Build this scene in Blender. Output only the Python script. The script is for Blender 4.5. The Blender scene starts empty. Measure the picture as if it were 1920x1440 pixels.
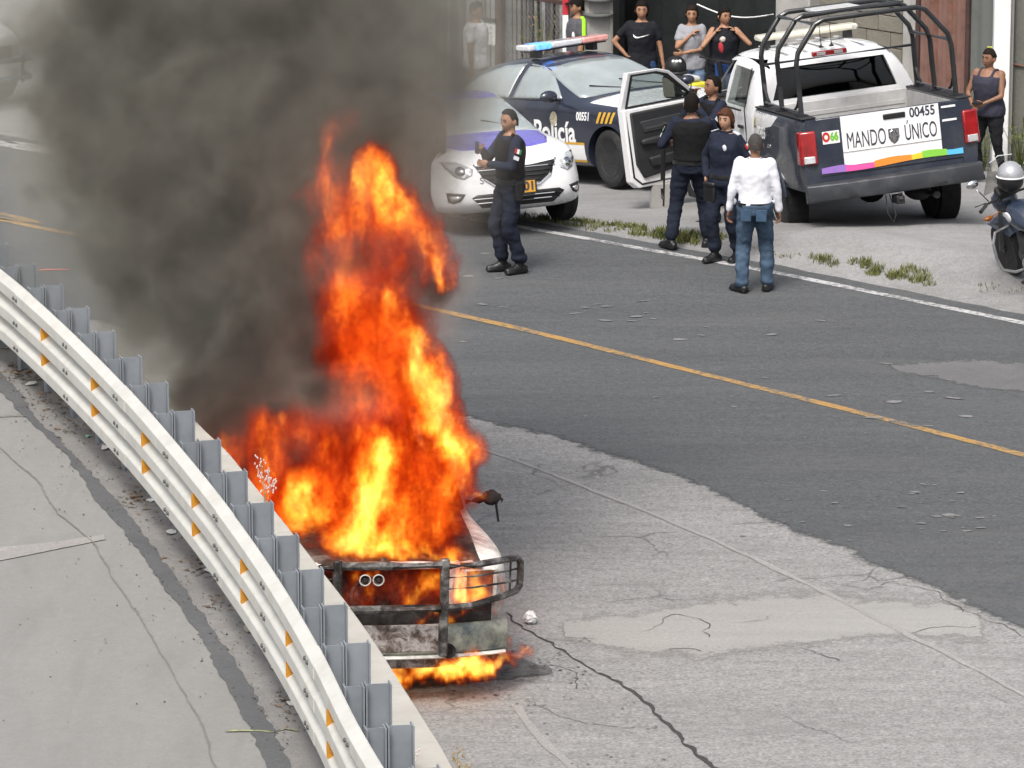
import bpy, bmesh, math, random
import numpy as np
from mathutils import Vector, Matrix, Quaternion

rnd = random.Random(7)
SC = bpy.context.scene
COL = SC.collection
PI = math.pi

# ------------------------------------------------------------------ camera
CAM_H = 10.8
PITCH = math.radians(13.048)
cd = bpy.data.cameras.new('camera')
cd.sensor_width = 36.0
cd.lens = 36.0 * 9519.0 / 1920.0
cd.clip_start = 0.5
cd.clip_end = 3000
cam = bpy.data.objects.new('camera', cd)
COL.objects.link(cam)
cam.location = (0, 0, CAM_H)
cam.rotation_euler = (PI / 2 - PITCH, 0, 0)
SC.camera = cam

# ------------------------------------------------------------------ sky and sun (bright overcast)
SUN_EL, SUN_AZ = math.radians(58), math.radians(200)   # azimuth measured from +Y, clockwise
w = bpy.data.worlds.new('World')
SC.world = w
w.use_nodes = True
wn, wl = w.node_tree.nodes, w.node_tree.links
wn.clear()
sky = wn.new('ShaderNodeTexSky')
sky.sky_type = 'NISHITA'
sky.sun_disc = False
sky.sun_elevation = SUN_EL
sky.sun_rotation = SUN_AZ
sky.air_density = 1.0
sky.dust_density = 7.0
sky.ozone_density = 1.0
bw = wn.new('ShaderNodeRGBToBW')
mx = wn.new('ShaderNodeMix')
mx.data_type = 'RGBA'
mx.inputs[0].default_value = 0.56          # cloud cover greys the sky
bg = wn.new('ShaderNodeBackground')
bg.inputs[1].default_value = 0.13
wo = wn.new('ShaderNodeOutputWorld')
wl.new(sky.outputs[0], bw.inputs[0])
wl.new(sky.outputs[0], mx.inputs[6])
wl.new(bw.outputs[0], mx.inputs[7])
wl.new(mx.outputs[2], bg.inputs[0])
wl.new(bg.outputs[0], wo.inputs[0])
sl = bpy.data.lights.new('sun', 'SUN')
sl.energy = 1.5
sl.angle = math.radians(15)
sl.color = (1.0, 0.965, 0.915)
so = bpy.data.objects.new('sun', sl)
COL.objects.link(so)
sdir = Vector((math.sin(SUN_AZ) * math.cos(SUN_EL), math.cos(SUN_AZ) * math.cos(SUN_EL), math.sin(SUN_EL)))
so.rotation_euler = sdir.to_track_quat('Z', 'Y').to_euler()
so.location = (0, 0, 40)
vs = SC.view_settings
vs.view_transform = 'Standard'
vs.look = 'None'
vs.exposure = 0.68
vs.gamma = 1.0
vs.use_curve_mapping = False
SC.render.engine = 'CYCLES'
SC.cycles.max_bounces = 6
SC.cycles.diffuse_bounces = 3
SC.cycles.glossy_bounces = 3
SC.cycles.transmission_bounces = 4
SC.cycles.transparent_max_bounces = 12
SC.cycles.volume_bounces = 2
SC.cycles.volume_step_rate = 1.0
SC.cycles.volume_max_steps = 512
SC.cycles.use_denoising = True

# ------------------------------------------------------------------ node helpers
def new_mat(name):
    m = bpy.data.materials.new(name)
    m.use_nodes = True
    nt = m.node_tree
    nt.nodes.clear()
    return m, nt

def lk(nt, a, b):
    nt.links.new(a, b)

def tex_co(nt, kind='Object', scale=None, rot=None):
    n = nt.nodes.new('ShaderNodeTexCoord')
    s = n.outputs[kind]
    if scale is not None or rot is not None:
        mp = nt.nodes.new('ShaderNodeMapping')
        if scale is not None: mp.inputs['Scale'].default_value = scale
        if rot is not None: mp.inputs['Rotation'].default_value = rot
        lk(nt, s, mp.inputs['Vector'])
        s = mp.outputs[0]
    return s

def noise(nt, vec, scale, detail=4, rough=0.55, dist=0.0):
    n = nt.nodes.new('ShaderNodeTexNoise')
    n.inputs['Scale'].default_value = scale
    n.inputs['Detail'].default_value = detail
    n.inputs['Roughness'].default_value = rough
    n.inputs['Distortion'].default_value = dist
    lk(nt, vec, n.inputs['Vector'])
    return n.outputs['Fac']

def ramp(nt, fac, stops, interp='LINEAR'):
    n = nt.nodes.new('ShaderNodeValToRGB')
    cr = n.color_ramp
    cr.interpolation = interp
    while len(cr.elements) < len(stops): cr.elements.new(0.5)
    for e, (p, c) in zip(cr.elements, stops):
        e.position = p
        e.color = c if len(c) == 4 else (*c, 1)
    lk(nt, fac, n.inputs[0])
    return n.outputs[0]

def g(v): return (v, v, v)

def mixc(nt, fac, a, b, mode='MIX'):
    n = nt.nodes.new('ShaderNodeMix')
    n.data_type = 'RGBA'
    n.blend_type = mode
    for s, i in ((fac, 0), (a, 6), (b, 7)):
        if hasattr(s, 'links'): lk(nt, s, n.inputs[i])
        elif i == 0: n.inputs[0].default_value = s
        else: n.inputs[i].default_value = (*s, 1) if len(s) == 3 else s
    return n.outputs[2]

def finish(nt, color, rough=0.6, metal=0.0, bump=None, bump_d=0.01, bump_s=1.0, ior=1.45, coat=0.0, spec=None, emit=None, emit_s=0.0, alpha=None):
    p = nt.nodes.new('ShaderNodeBsdfPrincipled')
    o = nt.nodes.new('ShaderNodeOutputMaterial')
    def put(sock, v):
        if hasattr(v, 'links'): lk(nt, v, p.inputs[sock])
        else: p.inputs[sock].default_value = (*v, 1) if isinstance(v, tuple) and len(v) == 3 else v
    put('Base Color', color)
    put('Roughness', rough)
    put('Metallic', metal)
    put('IOR', ior)
    if coat: put('Coat Weight', coat); put('Coat Roughness', 0.06)
    if spec is not None: put('Specular IOR Level', spec)
    if emit is not None:
        put('Emission Color', emit); put('Emission Strength', emit_s)
    if alpha is not None: put('Alpha', alpha)
    if bump is not None:
        b = nt.nodes.new('ShaderNodeBump')
        b.inputs['Strength'].default_value = bump_s
        b.inputs['Distance'].default_value = bump_d
        lk(nt, bump, b.inputs['Height'])
        lk(nt, b.outputs[0], p.inputs['Normal'])
    lk(nt, p.outputs[0], o.inputs['Surface'])
    return p

_M = {}
def M(name, col=(0.5, 0.5, 0.5), rough=0.55, metal=0.0, var=0.12, vscale=6.0, bump=0.0, bscale=40.0, coat=0.0, ior=1.45, dirt=None, dirt_amt=0.0, dirt_scale=3.0, spec=None):
    """general surface: base colour with procedural unevenness, optional dirt, optional fine relief"""
    if name in _M: return _M[name]
    m, nt = new_mat(name)
    v = tex_co(nt)
    n1 = noise(nt, v, vscale, 5, 0.6)
    lo = tuple(max(0, c * (1 - var)) for c in col)
    hi = tuple(min(1, c * (1 + var)) for c in col)
    c = ramp(nt, n1, [(0.3, lo), (0.7, hi)])
    if dirt is not None:
        n2 = noise(nt, v, dirt_scale, 6, 0.65)
        f = ramp(nt, n2, [(0.62 - dirt_amt * 0.35, g(0)), (0.80, g(min(1, dirt_amt * 1.2)))])
        c = mixc(nt, f, c, dirt)
    rr = ramp(nt, noise(nt, v, vscale * 2.3, 3), [(0.3, g(max(0.02, rough * 0.85))), (0.7, g(min(1, rough * 1.15)))])
    bp = noise(nt, v, bscale, 4, 0.6) if bump else None
    finish(nt, c, rr, metal, bp, bump, 0.6, ior, coat, spec)
    _M[name] = m
    return m

# ------------------------------------------------------------------ mesh helper
def basis(d, up=Vector((0, 0, 1))):
    d = Vector(d).normalized()
    if abs(d.dot(up)) > 0.97: up = Vector((0, 1, 0))
    a = d.cross(up).normalized()
    return a, a.cross(d).normalized()

class MB:
    def __init__(s):
        s.v = []; s.f = []
    def add(s, vs, fs):
        b = len(s.v)
        s.v += [Vector(p) for p in vs]
        s.f += [tuple(b + i for i in f) for f in fs]
        return s
    def box(s, c, d, R=None):
        c = Vector(c); x, y, z = d[0] / 2, d[1] / 2, d[2] / 2
        P = [Vector((i * x, j * y, k * z)) for i in (-1, 1) for j in (-1, 1) for k in (-1, 1)]
        if R is not None: P = [R @ p for p in P]
        return s.add([c + p for p in P], [(0, 1, 3, 2), (4, 6, 7, 5), (0, 4, 5, 1), (2, 3, 7, 6), (0, 2, 6, 4), (1, 5, 7, 3)])
    def hexa(s, P):
        """8 corners: bottom 4 (ccw) then top 4"""
        return s.add(P, [(3, 2, 1, 0), (4, 5, 6, 7), (0, 1, 5, 4), (1, 2, 6, 5), (2, 3, 7, 6), (3, 0, 4, 7)])
    def loft(s, rings, cap=True, close=True):
        n = len(rings[0]); vs = [p for r in rings for p in r]; fs = []
        for i in range(len(rings) - 1):
            for j in range(n if close else n - 1):
                k = (j + 1) % n
                fs.append((i * n + j, i * n + k, (i + 1) * n + k, (i + 1) * n + j))
        if cap and close:
            fs.append(tuple(reversed(range(n))))
            fs.append(tuple((len(rings) - 1) * n + j for j in range(n)))
        return s.add(vs, fs)
    def tube(s, path, r, n=8, cap=True, flat=None):
        P = [Vector(p) for p in path]
        R = r if isinstance(r, (list, tuple)) else [r] * len(P)
        rings = []; a = None
        for i, p in enumerate(P):
            d = (P[min(i + 1, len(P) - 1)] - P[max(i - 1, 0)])
            if d.length < 1e-9: d = Vector((0, 0, 1))
            d.normalize()
            if a is None: a, b = basis(d)
            else:
                a = (a - d * a.dot(d))
                a = a.normalized() if a.length > 1e-6 else basis(d)[0]
                b = d.cross(a)
            b = d.cross(a) if i else b
            fx = flat or 1.0
            rings.append([p + a * (R[i] * math.cos(t)) + b * (R[i] * fx * math.sin(t)) for t in [2 * PI * k / n for k in range(n)]])
        return s.loft(rings, cap)
    def ell(s, c, r, R=None, nu=12, nv=8):
        c = Vector(c); r = (r, r, r) if not isinstance(r, (tuple, list)) else r
        vs = []; fs = []
        for i in range(nv + 1):
            t = PI * i / nv
            for j in range(nu):
                u = 2 * PI * j / nu
                p = Vector((r[0] * math.sin(t) * math.cos(u), r[1] * math.sin(t) * math.sin(u), r[2] * math.cos(t)))
                vs.append(c + (R @ p if R is not None else p))
        for i in range(nv):
            for j in range(nu):
                k = (j + 1) % nu
                fs.append((i * nu + j, (i + 1) * nu + j, (i + 1) * nu + k, i * nu + k))
        return s.add(vs, fs)
    def capsule(s, a, b, ra, rb, n=10, flat=None, up=None):
        """tapered limb with round ends"""
        a = Vector(a); b = Vector(b); d = (b - a)
        L = d.length or 1e-4; d = d / L
        x, y = basis(d, up) if up is not None else basis(d)
        fx = flat or 1.0
        rings = []
        def ring(c, r): return [c + x * (r * math.cos(t)) + y * (r * fx * math.sin(t)) for t in [2 * PI * k / n for k in range(n)]]
        for q in (0.15, 0.45, 0.75): rings.append(ring(a - d * (ra * math.cos(q * PI / 2) ), ra * math.sin(q * PI / 2)))
        for q in (0, 0.5, 1): rings.append(ring(a.lerp(b, q), ra + (rb - ra) * q))
        for q in (0.75, 0.45, 0.15): rings.append(ring(b + d * (rb * math.cos(q * PI / 2)), rb * math.sin(q * PI / 2)))
        return s.loft(rings)
    def prism(s, poly, mat, depth):
        """2D outline in the x,y plane of mat, given thickness along its z (from 0 to depth)"""
        n = len(poly)
        vs = [mat @ Vector((p[0], p[1], 0)) for p in poly] + [mat @ Vector((p[0], p[1], depth)) for p in poly]
        fs = [tuple(reversed(range(n))), tuple(range(n, 2 * n))] + [(i, (i + 1) % n, n + (i + 1) % n, n + i) for i in range(n)]
        return s.add(vs, fs)
    def lathe(s, prof, c=(0, 0, 0), axis=(0, 0, 1), n=20):
        """profile of (radius, height) turned about axis through c"""
        c = Vector(c); d = Vector(axis).normalized(); a, b = basis(d)
        rings = [[c + d * h + a * (r * math.cos(t)) + b * (r * math.sin(t)) for t in [2 * PI * k / n for k in range(n)]] for r, h in prof]
        return s.loft(rings)
    def patch(s, c00, c10, c11, c01, bulge=(0, 0, 0), nu=6, nv=4, thick=0.0):
        """four-cornered panel, bowed by bulge at its middle; thick>0 gives it a back"""
        c00, c10, c11, c01 = map(Vector, (c00, c10, c11, c01)); B = Vector(bulge)
        def pt(u, v):
            return (c00.lerp(c10, u)).lerp(c01.lerp(c11, u), v) + B * (1 - (2 * u - 1) ** 2) * (1 - 0.85 * (2 * v - 1) ** 2)
        vs = [pt(i / nu, j / nv) for j in range(nv + 1) for i in range(nu + 1)]
        q = lambda i, j: j * (nu + 1) + i
        fs = [(q(i, j), q(i + 1, j), q(i + 1, j + 1), q(i, j + 1)) for j in range(nv) for i in range(nu)]
        if thick:
            nrm = (c10 - c00).cross(c01 - c00).normalized() * thick
            n0 = len(vs)
            vs = vs + [p - nrm for p in vs]
            fs += [tuple(n0 + i for i in reversed(f)) for f in fs]
            edge = [q(i, 0) for i in range(nu + 1)] + [q(nu, j) for j in range(1, nv + 1)] + [q(i, nv) for i in range(nu - 1, -1, -1)] + [q(0, j) for j in range(nv - 1, 0, -1)]
            for a_, b_ in zip(edge, edge[1:] + edge[:1]): fs.append((b_, a_, n0 + a_, n0 + b_))
        return s.add(vs, fs)
    def mesh(s, name, mat=None, smooth=True, ang=35, fix=True):
        me = bpy.data.meshes.new(name)
        me.from_pydata([tuple(p) for p in s.v], [], s.f)
        if fix:
            bm = bmesh.new(); bm.from_mesh(me)
            bmesh.ops.recalc_face_normals(bm, faces=bm.faces)
            bm.to_mesh(me); bm.free()
        if mat is not None: me.materials.append(mat)
        if smooth:
            me.polygons.foreach_set('use_smooth', [True] * len(me.polygons))
            me.set_sharp_from_angle(angle=math.radians(ang))
        me.update()
        return me
    def build(s, name, mat=None, parent=None, smooth=True, ang=35, bevel=0.0, sub=0, fix=True, seg=2):
        o = bpy.data.objects.new(name, s.mesh(name, mat, smooth, ang, fix))
        COL.objects.link(o)
        if parent is not None: o.parent = parent
        if bevel:
            b = o.modifiers.new('bevel', 'BEVEL'); b.width = bevel; b.segments = seg; b.limit_method = 'ANGLE'; b.angle_limit = math.radians(40)
        if sub:
            b = o.modifiers.new('sub', 'SUBSURF'); b.levels = sub; b.render_levels = sub
        return o

def freeze(o):
    """bake an object's modifiers into its mesh"""
    dg = bpy.context.evaluated_depsgraph_get()
    me = bpy.data.meshes.new_from_object(o.evaluated_get(dg), depsgraph=dg)
    old = o.data; o.modifiers.clear(); o.data = me; me.name = old.name
    return o

def cut(o, cutters):
    """subtract closed MB shapes from object o"""
    tmp = []
    for c in cutters:
        t = bpy.data.objects.new('cutter', c.mesh('cutter', None, False)); COL.objects.link(t)
        t.parent = o.parent; tmp.append(t)
        b = o.modifiers.new('cut', 'BOOLEAN'); b.operation = 'DIFFERENCE'; b.object = t; b.solver = 'EXACT'
    bpy.context.view_layer.update()
    freeze(o)
    for t in tmp: bpy.data.objects.remove(t)
    o.data.set_sharp_from_angle(angle=math.radians(35))
    return o

def tag(o, label=None, cat=None, group=None, kind=None):
    if label: o['label'] = label
    if cat: o['category'] = cat
    if group: o['group'] = group
    if kind: o['kind'] = kind
    return o

def empty(name, loc, mat3=None, rz=0.0):
    o = bpy.data.objects.new(name, None)
    COL.objects.link(o)
    o.empty_display_size = 0.2
    if mat3 is not None:
        o.matrix_world = Matrix.Translation(Vector(loc)) @ mat3.to_4x4()
    else:
        o.location = loc; o.rotation_euler = (0, 0, rz)
    return o

def copy_tree(o, parent=None):
    c = o.copy(); COL.objects.link(c)
    if parent is not None: c.parent = parent
    for ch in list(o.children): copy_tree(ch, c)
    return c

def text_mesh(txt, size, depth=0.002, bold=0.0, xs=1.0, shear=0.0, align='CENTER', space=1.0):
    cu = bpy.data.curves.new('lettering', 'FONT')
    cu.body = txt; cu.size = size; cu.extrude = depth; cu.offset = bold
    cu.align_x = align; cu.align_y = 'CENTER'; cu.shear = shear; cu.space_character = space
    cu.resolution_u = 4
    t = bpy.data.objects.new('lettering', cu); COL.objects.link(t)
    dg = bpy.context.evaluated_depsgraph_get()
    me = bpy.data.meshes.new_from_object(t.evaluated_get(dg), depsgraph=dg)
    bpy.data.objects.remove(t)
    if xs != 1.0: me.transform(Matrix.Diagonal((xs, 1, 1, 1)))
    return me

def lettering(name, txt, size, mat, parent, m4, **k):
    me = text_mesh(txt, size, **k)
    me.name = name
    me.materials.clear(); me.materials.append(mat)
    o = bpy.data.objects.new(name, me); COL.objects.link(o)
    o.parent = parent; o.matrix_local = m4
    return o

def frame(o, x, y):
    """matrix with origin o, x axis x, y axis y (made square), z = x cross y"""
    x = Vector(x).normalized(); y = Vector(y); y = (y - x * x.dot(y)).normalized(); z = x.cross(y)
    m = Matrix((x, y, z)).transposed().to_4x4(); m.translation = Vector(o)
    return m

# ------------------------------------------------------------------ lie of the land
# white edge line of the far lane: points with d = 0; the yard beyond it climbs gently
LN = Vector((0.669, 0.743)); LC = 40.34
LD = Vector((0.743, -0.669))                 # along the road, to the right of the picture
def edge_d(x, y): return LN.x * x + LN.y * y - LC
def zg(x, y):
    """height of the uneven yard: it dips behind the road edge and climbs along the road"""
    d = edge_d(x, y); t = min(3.5, max(-6.5, LD.x * x + LD.y * y + 36)); s = min(1.0, max(0.0, (d - 0.15) / 1.2)); s = s * s * (3 - 2 * s)
    d = min(d, 14.0)
    return s * (-0.066 * d + 0.112 * t - 0.04 - 0.007 * d * t)
def pose(yaw, X, Y, Z, pitch, roll):
    """vehicle stance found from its picture: heading, place, nose-up pitch and roll (degrees)"""
    y, p, r = (math.radians(a) for a in (yaw, pitch, roll))
    h = Vector((math.sin(y), math.cos(y), 0)); rt = Vector((h.y, -h.x, 0)); up = Vector((0, 0, 1))
    f = h * math.cos(p) + up * math.sin(p); u = rt.cross(f)
    rt2 = (rt * math.cos(r) + u * math.sin(r)).normalized(); u2 = rt2.cross(f)
    return Vector((X, Y, Z)), Matrix((rt2, f, u2)).transposed()
# ================================================================== SETTING: ground, roads, markings, wall
def ground_mat(name, base, speck=0.25, blot=0.15, tint=None, tint_amt=0.0, rough=0.9, bump=0.004, stretch=None, cracks=0.0, fine=90.0, pale=None, pale_amt=0.0):
    m, nt = new_mat(name)
    v = tex_co(nt)
    vb = tex_co(nt, scale=stretch[0], rot=(0, 0, stretch[1])) if stretch else v
    f1 = noise(nt, v, fine, 3, 0.75)
    f2 = noise(nt, v, fine * 0.33, 4, 0.7)
    b1 = noise(nt, vb, 0.55, 6, 0.62, 0.4)
    b2 = noise(nt, vb, 2.6, 5, 0.6)
    k = lambda a: tuple(c * a for c in base)
    c = ramp(nt, f1, [(0.30, k(1 - speck)), (0.5, base), (0.72, k(1 + speck * 1.5))])
    c2 = ramp(nt, f2, [(0.32, k(1 - speck * 0.8)), (0.7, k(1 + speck * 0.7))])
    c = mixc(nt, 0.45, c, c2)
    bl = ramp(nt, b1, [(0.25, g(1 - blot)), (0.75, g(1 + blot))])
    c = mixc(nt, 1.0, c, bl, 'MULTIPLY')
    bl2 = ramp(nt, b2, [(0.3, g(1 - blot * 0.6)), (0.7, g(1 + blot * 0.5))])
    c = mixc(nt, 1.0, c, bl2, 'MULTIPLY')
    if tint is not None:
        c = mixc(nt, ramp(nt, noise(nt, vb, 1.1, 6, 0.68, 0.6), [(0.5, g(0)), (0.72, g(tint_amt))]), c, tint)
    if pale is not None:
        c = mixc(nt, ramp(nt, noise(nt, vb, 3.4, 7, 0.72, 0.3), [(0.60, g(0)), (0.70, g(pale_amt))]), c, pale)
    hgt = mixc(nt, 0.5, f1, f2)
    if cracks:
        vo = nt.nodes.new('ShaderNodeTexVoronoi'); vo.feature = 'DISTANCE_TO_EDGE'; vo.inputs['Scale'].default_value = 0.9
        wv = nt.nodes.new('ShaderNodeMix'); wv.data_type = 'RGBA'
        n_ = nt.nodes.new('ShaderNodeTexNoise'); n_.inputs['Scale'].default_value = 2.5; n_.inputs['Detail'].default_value = 6
        lk(nt, v, n_.inputs['Vector']); lk(nt, v, wv.inputs[6]); lk(nt, n_.outputs['Color'], wv.inputs[7]); wv.inputs[0].default_value = 0.35
        lk(nt, wv.outputs[2], vo.inputs['Vector'])
        gate = ramp(nt, noise(nt, v, 0.8, 3), [(0.5, g(0)), (0.62, g(cracks))])
        cm = ramp(nt, vo.outputs['Distance'], [(0.004, g(1)), (0.012, g(0))])
        cm = mixc(nt, 1.0, cm, gate, 'MULTIPLY')
        c = mixc(nt, cm, c, k(0.3))
    finish(nt, c, rough, 0, hgt, bump, 0.7)
    return m

along = math.atan2(LD.y, LD.x)
m_old = ground_mat('old pavement', (0.232, 0.230, 0.226), 0.62, 0.14, (0.15, 0.148, 0.145), 0.55, fine=34, cracks=0.7, stretch=((0.5, 2.2, 1), -along))
m_new = ground_mat('asphalt', (0.076, 0.080, 0.083), 0.50, 0.12, (0.105, 0.105, 0.105), 0.5, rough=0.82, stretch=((0.35, 1.8, 1), -along), fine=32)
m_ramp = ground_mat('ramp concrete', (0.205, 0.203, 0.195), 0.13, 0.06, (0.165, 0.162, 0.156), 0.6, fine=40, stretch=((2.4, 0.5, 1), 0.16))
m_verge = ground_mat('ramp verge', (0.19, 0.183, 0.174), 0.28, 0.16, (0.13, 0.122, 0.113), 0.75, fine=60, bump=0.01)
m_yard = ground_mat('yard dirt', (0.232, 0.231, 0.230), 0.36, 0.14, (0.17, 0.163, 0.15), 0.6, fine=50, bump=0.01, stretch=((0.8, 1.6, 1), -along), pale=(0.31, 0.307, 0.30), pale_amt=0.5)
m_seal = ground_mat('tar seal', (0.085, 0.087, 0.09), 0.25, 0.10, (0.12, 0.12, 0.12), 0.5, fine=60)
m_crack = ground_mat('crack filler', (0.045, 0.043, 0.042), 0.3, 0.1)
m_crack2 = ground_mat('fine crack', (0.075, 0.072, 0.07), 0.3, 0.1)
m_patch = ground_mat('pale patch', (0.272, 0.267, 0.257), 0.34, 0.10, (0.275, 0.27, 0.26), 0.7, stretch=((0.4, 2.5, 1), -0.05))

def jag(pts, step=0.12, amp=0.03, seed=1, amp2=None):
    """a polyline broken into short uneven pieces"""
    r = random.Random(seed); out = []
    w1 = 0
    for a, b in zip(pts[:-1], pts[1:]):
        a = Vector(a); b = Vector(b); d = b - a; L = d.length; n = max(1, int(L / step)); p = Vector((-d.y, d.x)) / (L or 1)
        for i in range(n):
            w1 = 0.6 * w1 + r.uniform(-amp, amp)
            out.append(a + d * (i / n) + p * (w1 + (r.uniform(-amp2, amp2) if amp2 else 0)))
    out.append(Vector(pts[-1]))
    return out

def soften(mat, k=0.55, sc=9.0):
    """the sheet wears away raggedly towards its rim (vertex value 'rim': 0 at the edge, 1 inside)"""
    nt = mat.node_tree; out = [n for n in nt.nodes if n.type == 'OUTPUT_MATERIAL'][0]; src = out.inputs['Surface'].links[0].from_socket
    at = nt.nodes.new('ShaderNodeAttribute'); at.attribute_name = 'rim'
    v = tex_co(nt); n1 = noise(nt, v, sc, 8, 0.75); n2 = noise(nt, v, sc * 0.22, 4, 0.6)
    f = mixc(nt, 0.4, n1, n2)
    nc = nt.nodes.new('ShaderNodeMapRange'); nc.clamp = False; nc.inputs[1].default_value = 0.3; nc.inputs[2].default_value = 0.7; nc.inputs[3].default_value = -0.42; nc.inputs[4].default_value = 0.42; lk(nt, f, nc.inputs[0])
    ad = nt.nodes.new('ShaderNodeMath'); ad.operation = 'ADD'; lk(nt, at.outputs['Fac'], ad.inputs[0]); lk(nt, nc.outputs[0], ad.inputs[1])
    al = ramp(nt, ad.outputs[0], [(0.0, g(0)), (0.30, g(0)), (0.62, g(1))])
    tr = nt.nodes.new('ShaderNodeBsdfTransparent'); mx_ = nt.nodes.new('ShaderNodeMixShader')
    lk(nt, al, mx_.inputs[0]); lk(nt, tr.outputs[0], mx_.inputs[1]); lk(nt, src, mx_.inputs[2]); lk(nt, mx_.outputs[0], out.inputs['Surface'])
    return mat

def sheet(name, A, B, mat, z=0.004, zf=None, kind='structure', parent=None, rim=0.0, rim_b=True):
    """ground sheet between two polylines resampled to the same count"""
    def res(P, n):
        P = [Vector(p) for p in P]; L = [0]
        for a, b in zip(P[:-1], P[1:]): L.append(L[-1] + (b - a).length)
        out = []; j = 0
        for i in range(n):
            t = L[-1] * i / (n - 1)
            while j < len(P) - 2 and L[j + 1] < t: j += 1
            q = (t - L[j]) / max(1e-9, L[j + 1] - L[j]); out.append(P[j].lerp(P[j + 1], min(1, max(0, q))))
        return out
    n = max(len(A), len(B))
    A, B = res(A, n), res(B, n)
    mb = MB()
    h = (lambda p: zf(p.x, p.y) + z) if zf else (lambda p: z)
    mb.add([(p.x, p.y, h(p)) for p in A] + [(p.x, p.y, h(p)) for p in B], [(i, i + 1, n + i + 1, n + i) for i in range(n - 1)])
    if rim:
        def calm(P, w=14):
            return [sum((P[min(len(P) - 1, max(0, i + k_))] for k_ in range(-w, w + 1)), Vector((0, 0))) / (2 * w + 1) for i in range(len(P))]
        rows_ = [[], [], [], []]; val = []; cA, cB = (calm(A), calm(B)) if n > 150 else (A, B)
        for p, q, p2, q2 in zip(A, B, cA, cB):
            L = max(1e-6, (q - p).length); e = min(0.45, rim / L)
            for k_, t in enumerate((0, e, 1 - e, 1)): rows_[k_].append((p if k_ == 0 else p2).lerp(q if k_ == 3 else q2, t))
        mb = MB(); c = 0
        for k_, r_ in enumerate(rows_):
            mb.v += [Vector((p.x, p.y, h(p))) for p in r_]
            for i in range(n):
                tip = min(i, n - 1 - i) * (1.0 if rim_b else 99)
                val.append(0.0 if k_ == 0 or (k_ == 3 and rim_b) or tip == 0 else 1.0)
        for k_ in range(3): mb.f += [(k_ * n + i, k_ * n + i + 1, (k_ + 1) * n + i + 1, (k_ + 1) * n + i) for i in range(n - 1)]
    o = mb.build(name, mat, parent, smooth=False, fix=not rim)
    if rim:
        at = o.data.attributes.new('rim', 'FLOAT', 'POINT'); at.data.foreach_set('value', val)
    for p in o.data.polygons:
        if p.normal.z < 0:
            o.data.flip_normals(); break
    if kind: o['kind'] = kind
    return o

# --- base sheet: the old pavement, reaching the horizon
mb = MB(); E0 = Vector((-5.4 * 0, 0)); e_ = lambda t: (LN.x * (LC + 0.18) + LD.x * t, LN.y * (LC + 0.18) + LD.y * t, 0)
mb.add([(-1200, -300, 0), (1200, -300, 0), e_(1100), e_(40), e_(-1100)], [(0, 1, 2, 3, 4)])
tag(mb.build('ground', m_old, smooth=False), kind='structure')

# --- the newer, darker road surface laid over it
road_near = [(-60, 104), (-8, 53.2), (-3.6, 48.6), (-1.9, 46.4), (-0.39, 44.99), (0.35, 44.3), (0.9, 43.67), (1.78, 42.15), (2.4, 40.9), (3.17, 39.39), (3.96, 37.83), (6.5, 33.2), (16, 17)]
road_far = [(-70, 118.0), (-6.08, 59.75), (0.12, 54.55), (1.36, 53.4), (2.72, 52.17), (5.09, 49.72), (9, 46.0), (24, 31.5)]
tag(sheet('road', jag(road_near, 0.12, 0.045, 3, 0.02), jag(road_far, 0.10, 0.02, 4, 0.02), soften(m_new, sc=7), 0.004, rim=0.7, rim_b=False), kind='structure')

# --- the sloping yard beyond the road
yard_in = [(p.x + LN.x * 0.1, p.y + LN.y * 0.1) for p in jag(road_far, 0.14, 0.035, 9, 0.04)]
mbY = MB(); rows = [-0.35, -0.12, 0, 0.2, 0.4, 0.6, 0.8, 1.0, 1.2, 1.5, 2, 2.5, 3, 4, 5, 6, 8, 10, 14, 40]
ring = []
for (x, y) in yard_in: ring.append([(x + LN.x * q, y + LN.y * q, zg(x + LN.x * q, y + LN.y * q) + (0.008 if q >= 0 else -0.012) + 0.012 * min(1, max(0, q)) * math.sin(x * 3 + q * 5)) for q in rows])
n_ = len(rows)
mbY.add([p for r_ in ring for p in r_], [(i * n_ + j, (i + 1) * n_ + j, (i + 1) * n_ + j + 1, i * n_ + j + 1) for i in range(len(ring) - 1) for j in range(n_ - 1)])
oy = mbY.build('yard', m_yard)
tag(oy, kind='structure')
mb = MB(); far = [(e_(t)[0] + LN.x * q, e_(t)[1] + LN.y * q, -1.6) for t, q in ((-1100, 6), (1100, 6), (1100, 1500), (-1100, 1500))]; mb.add(far, [(0, 1, 2, 3)])
tag(mb.build('far_ground', m_yard, smooth=False), kind='structure')

# --- painted lines
def paint_mat(name, col, under, wear=0.4, wscale=18.0, rough=0.7):
    m, nt = new_mat(name)
    v = tex_co(nt)
    n1 = noise(nt, v, wscale, 7, 0.72)
    n2 = noise(nt, v, 1.3, 4, 0.6)
    f = mixc(nt, 0.35, n1, n2)
    k = ramp(nt, f, [(0.33 + wear * 0.25, g(0)), (0.45 + wear * 0.25, g(1))])
    c0 = ramp(nt, noise(nt, v, 5, 4), [(0.3, tuple(a * 0.82 for a in col)), (0.7, col)])
    cu = ramp(nt, noise(nt, v, 80, 3, 0.7), [(0.3, tuple(a * 0.75 for a in under)), (0.7, tuple(a * 1.25 for a in under))])
    c = mixc(nt, k, c0, cu)
    finish(nt, c, rough, 0, n1, 0.002, 0.5)
    return m
m_yel = paint_mat('yellow line paint', (0.40, 0.235, 0.072), (0.10, 0.10, 0.10), 0.55)
m_whi = paint_mat('white line paint', (0.52, 0.52, 0.52), (0.12, 0.12, 0.12), 0.45)
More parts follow.
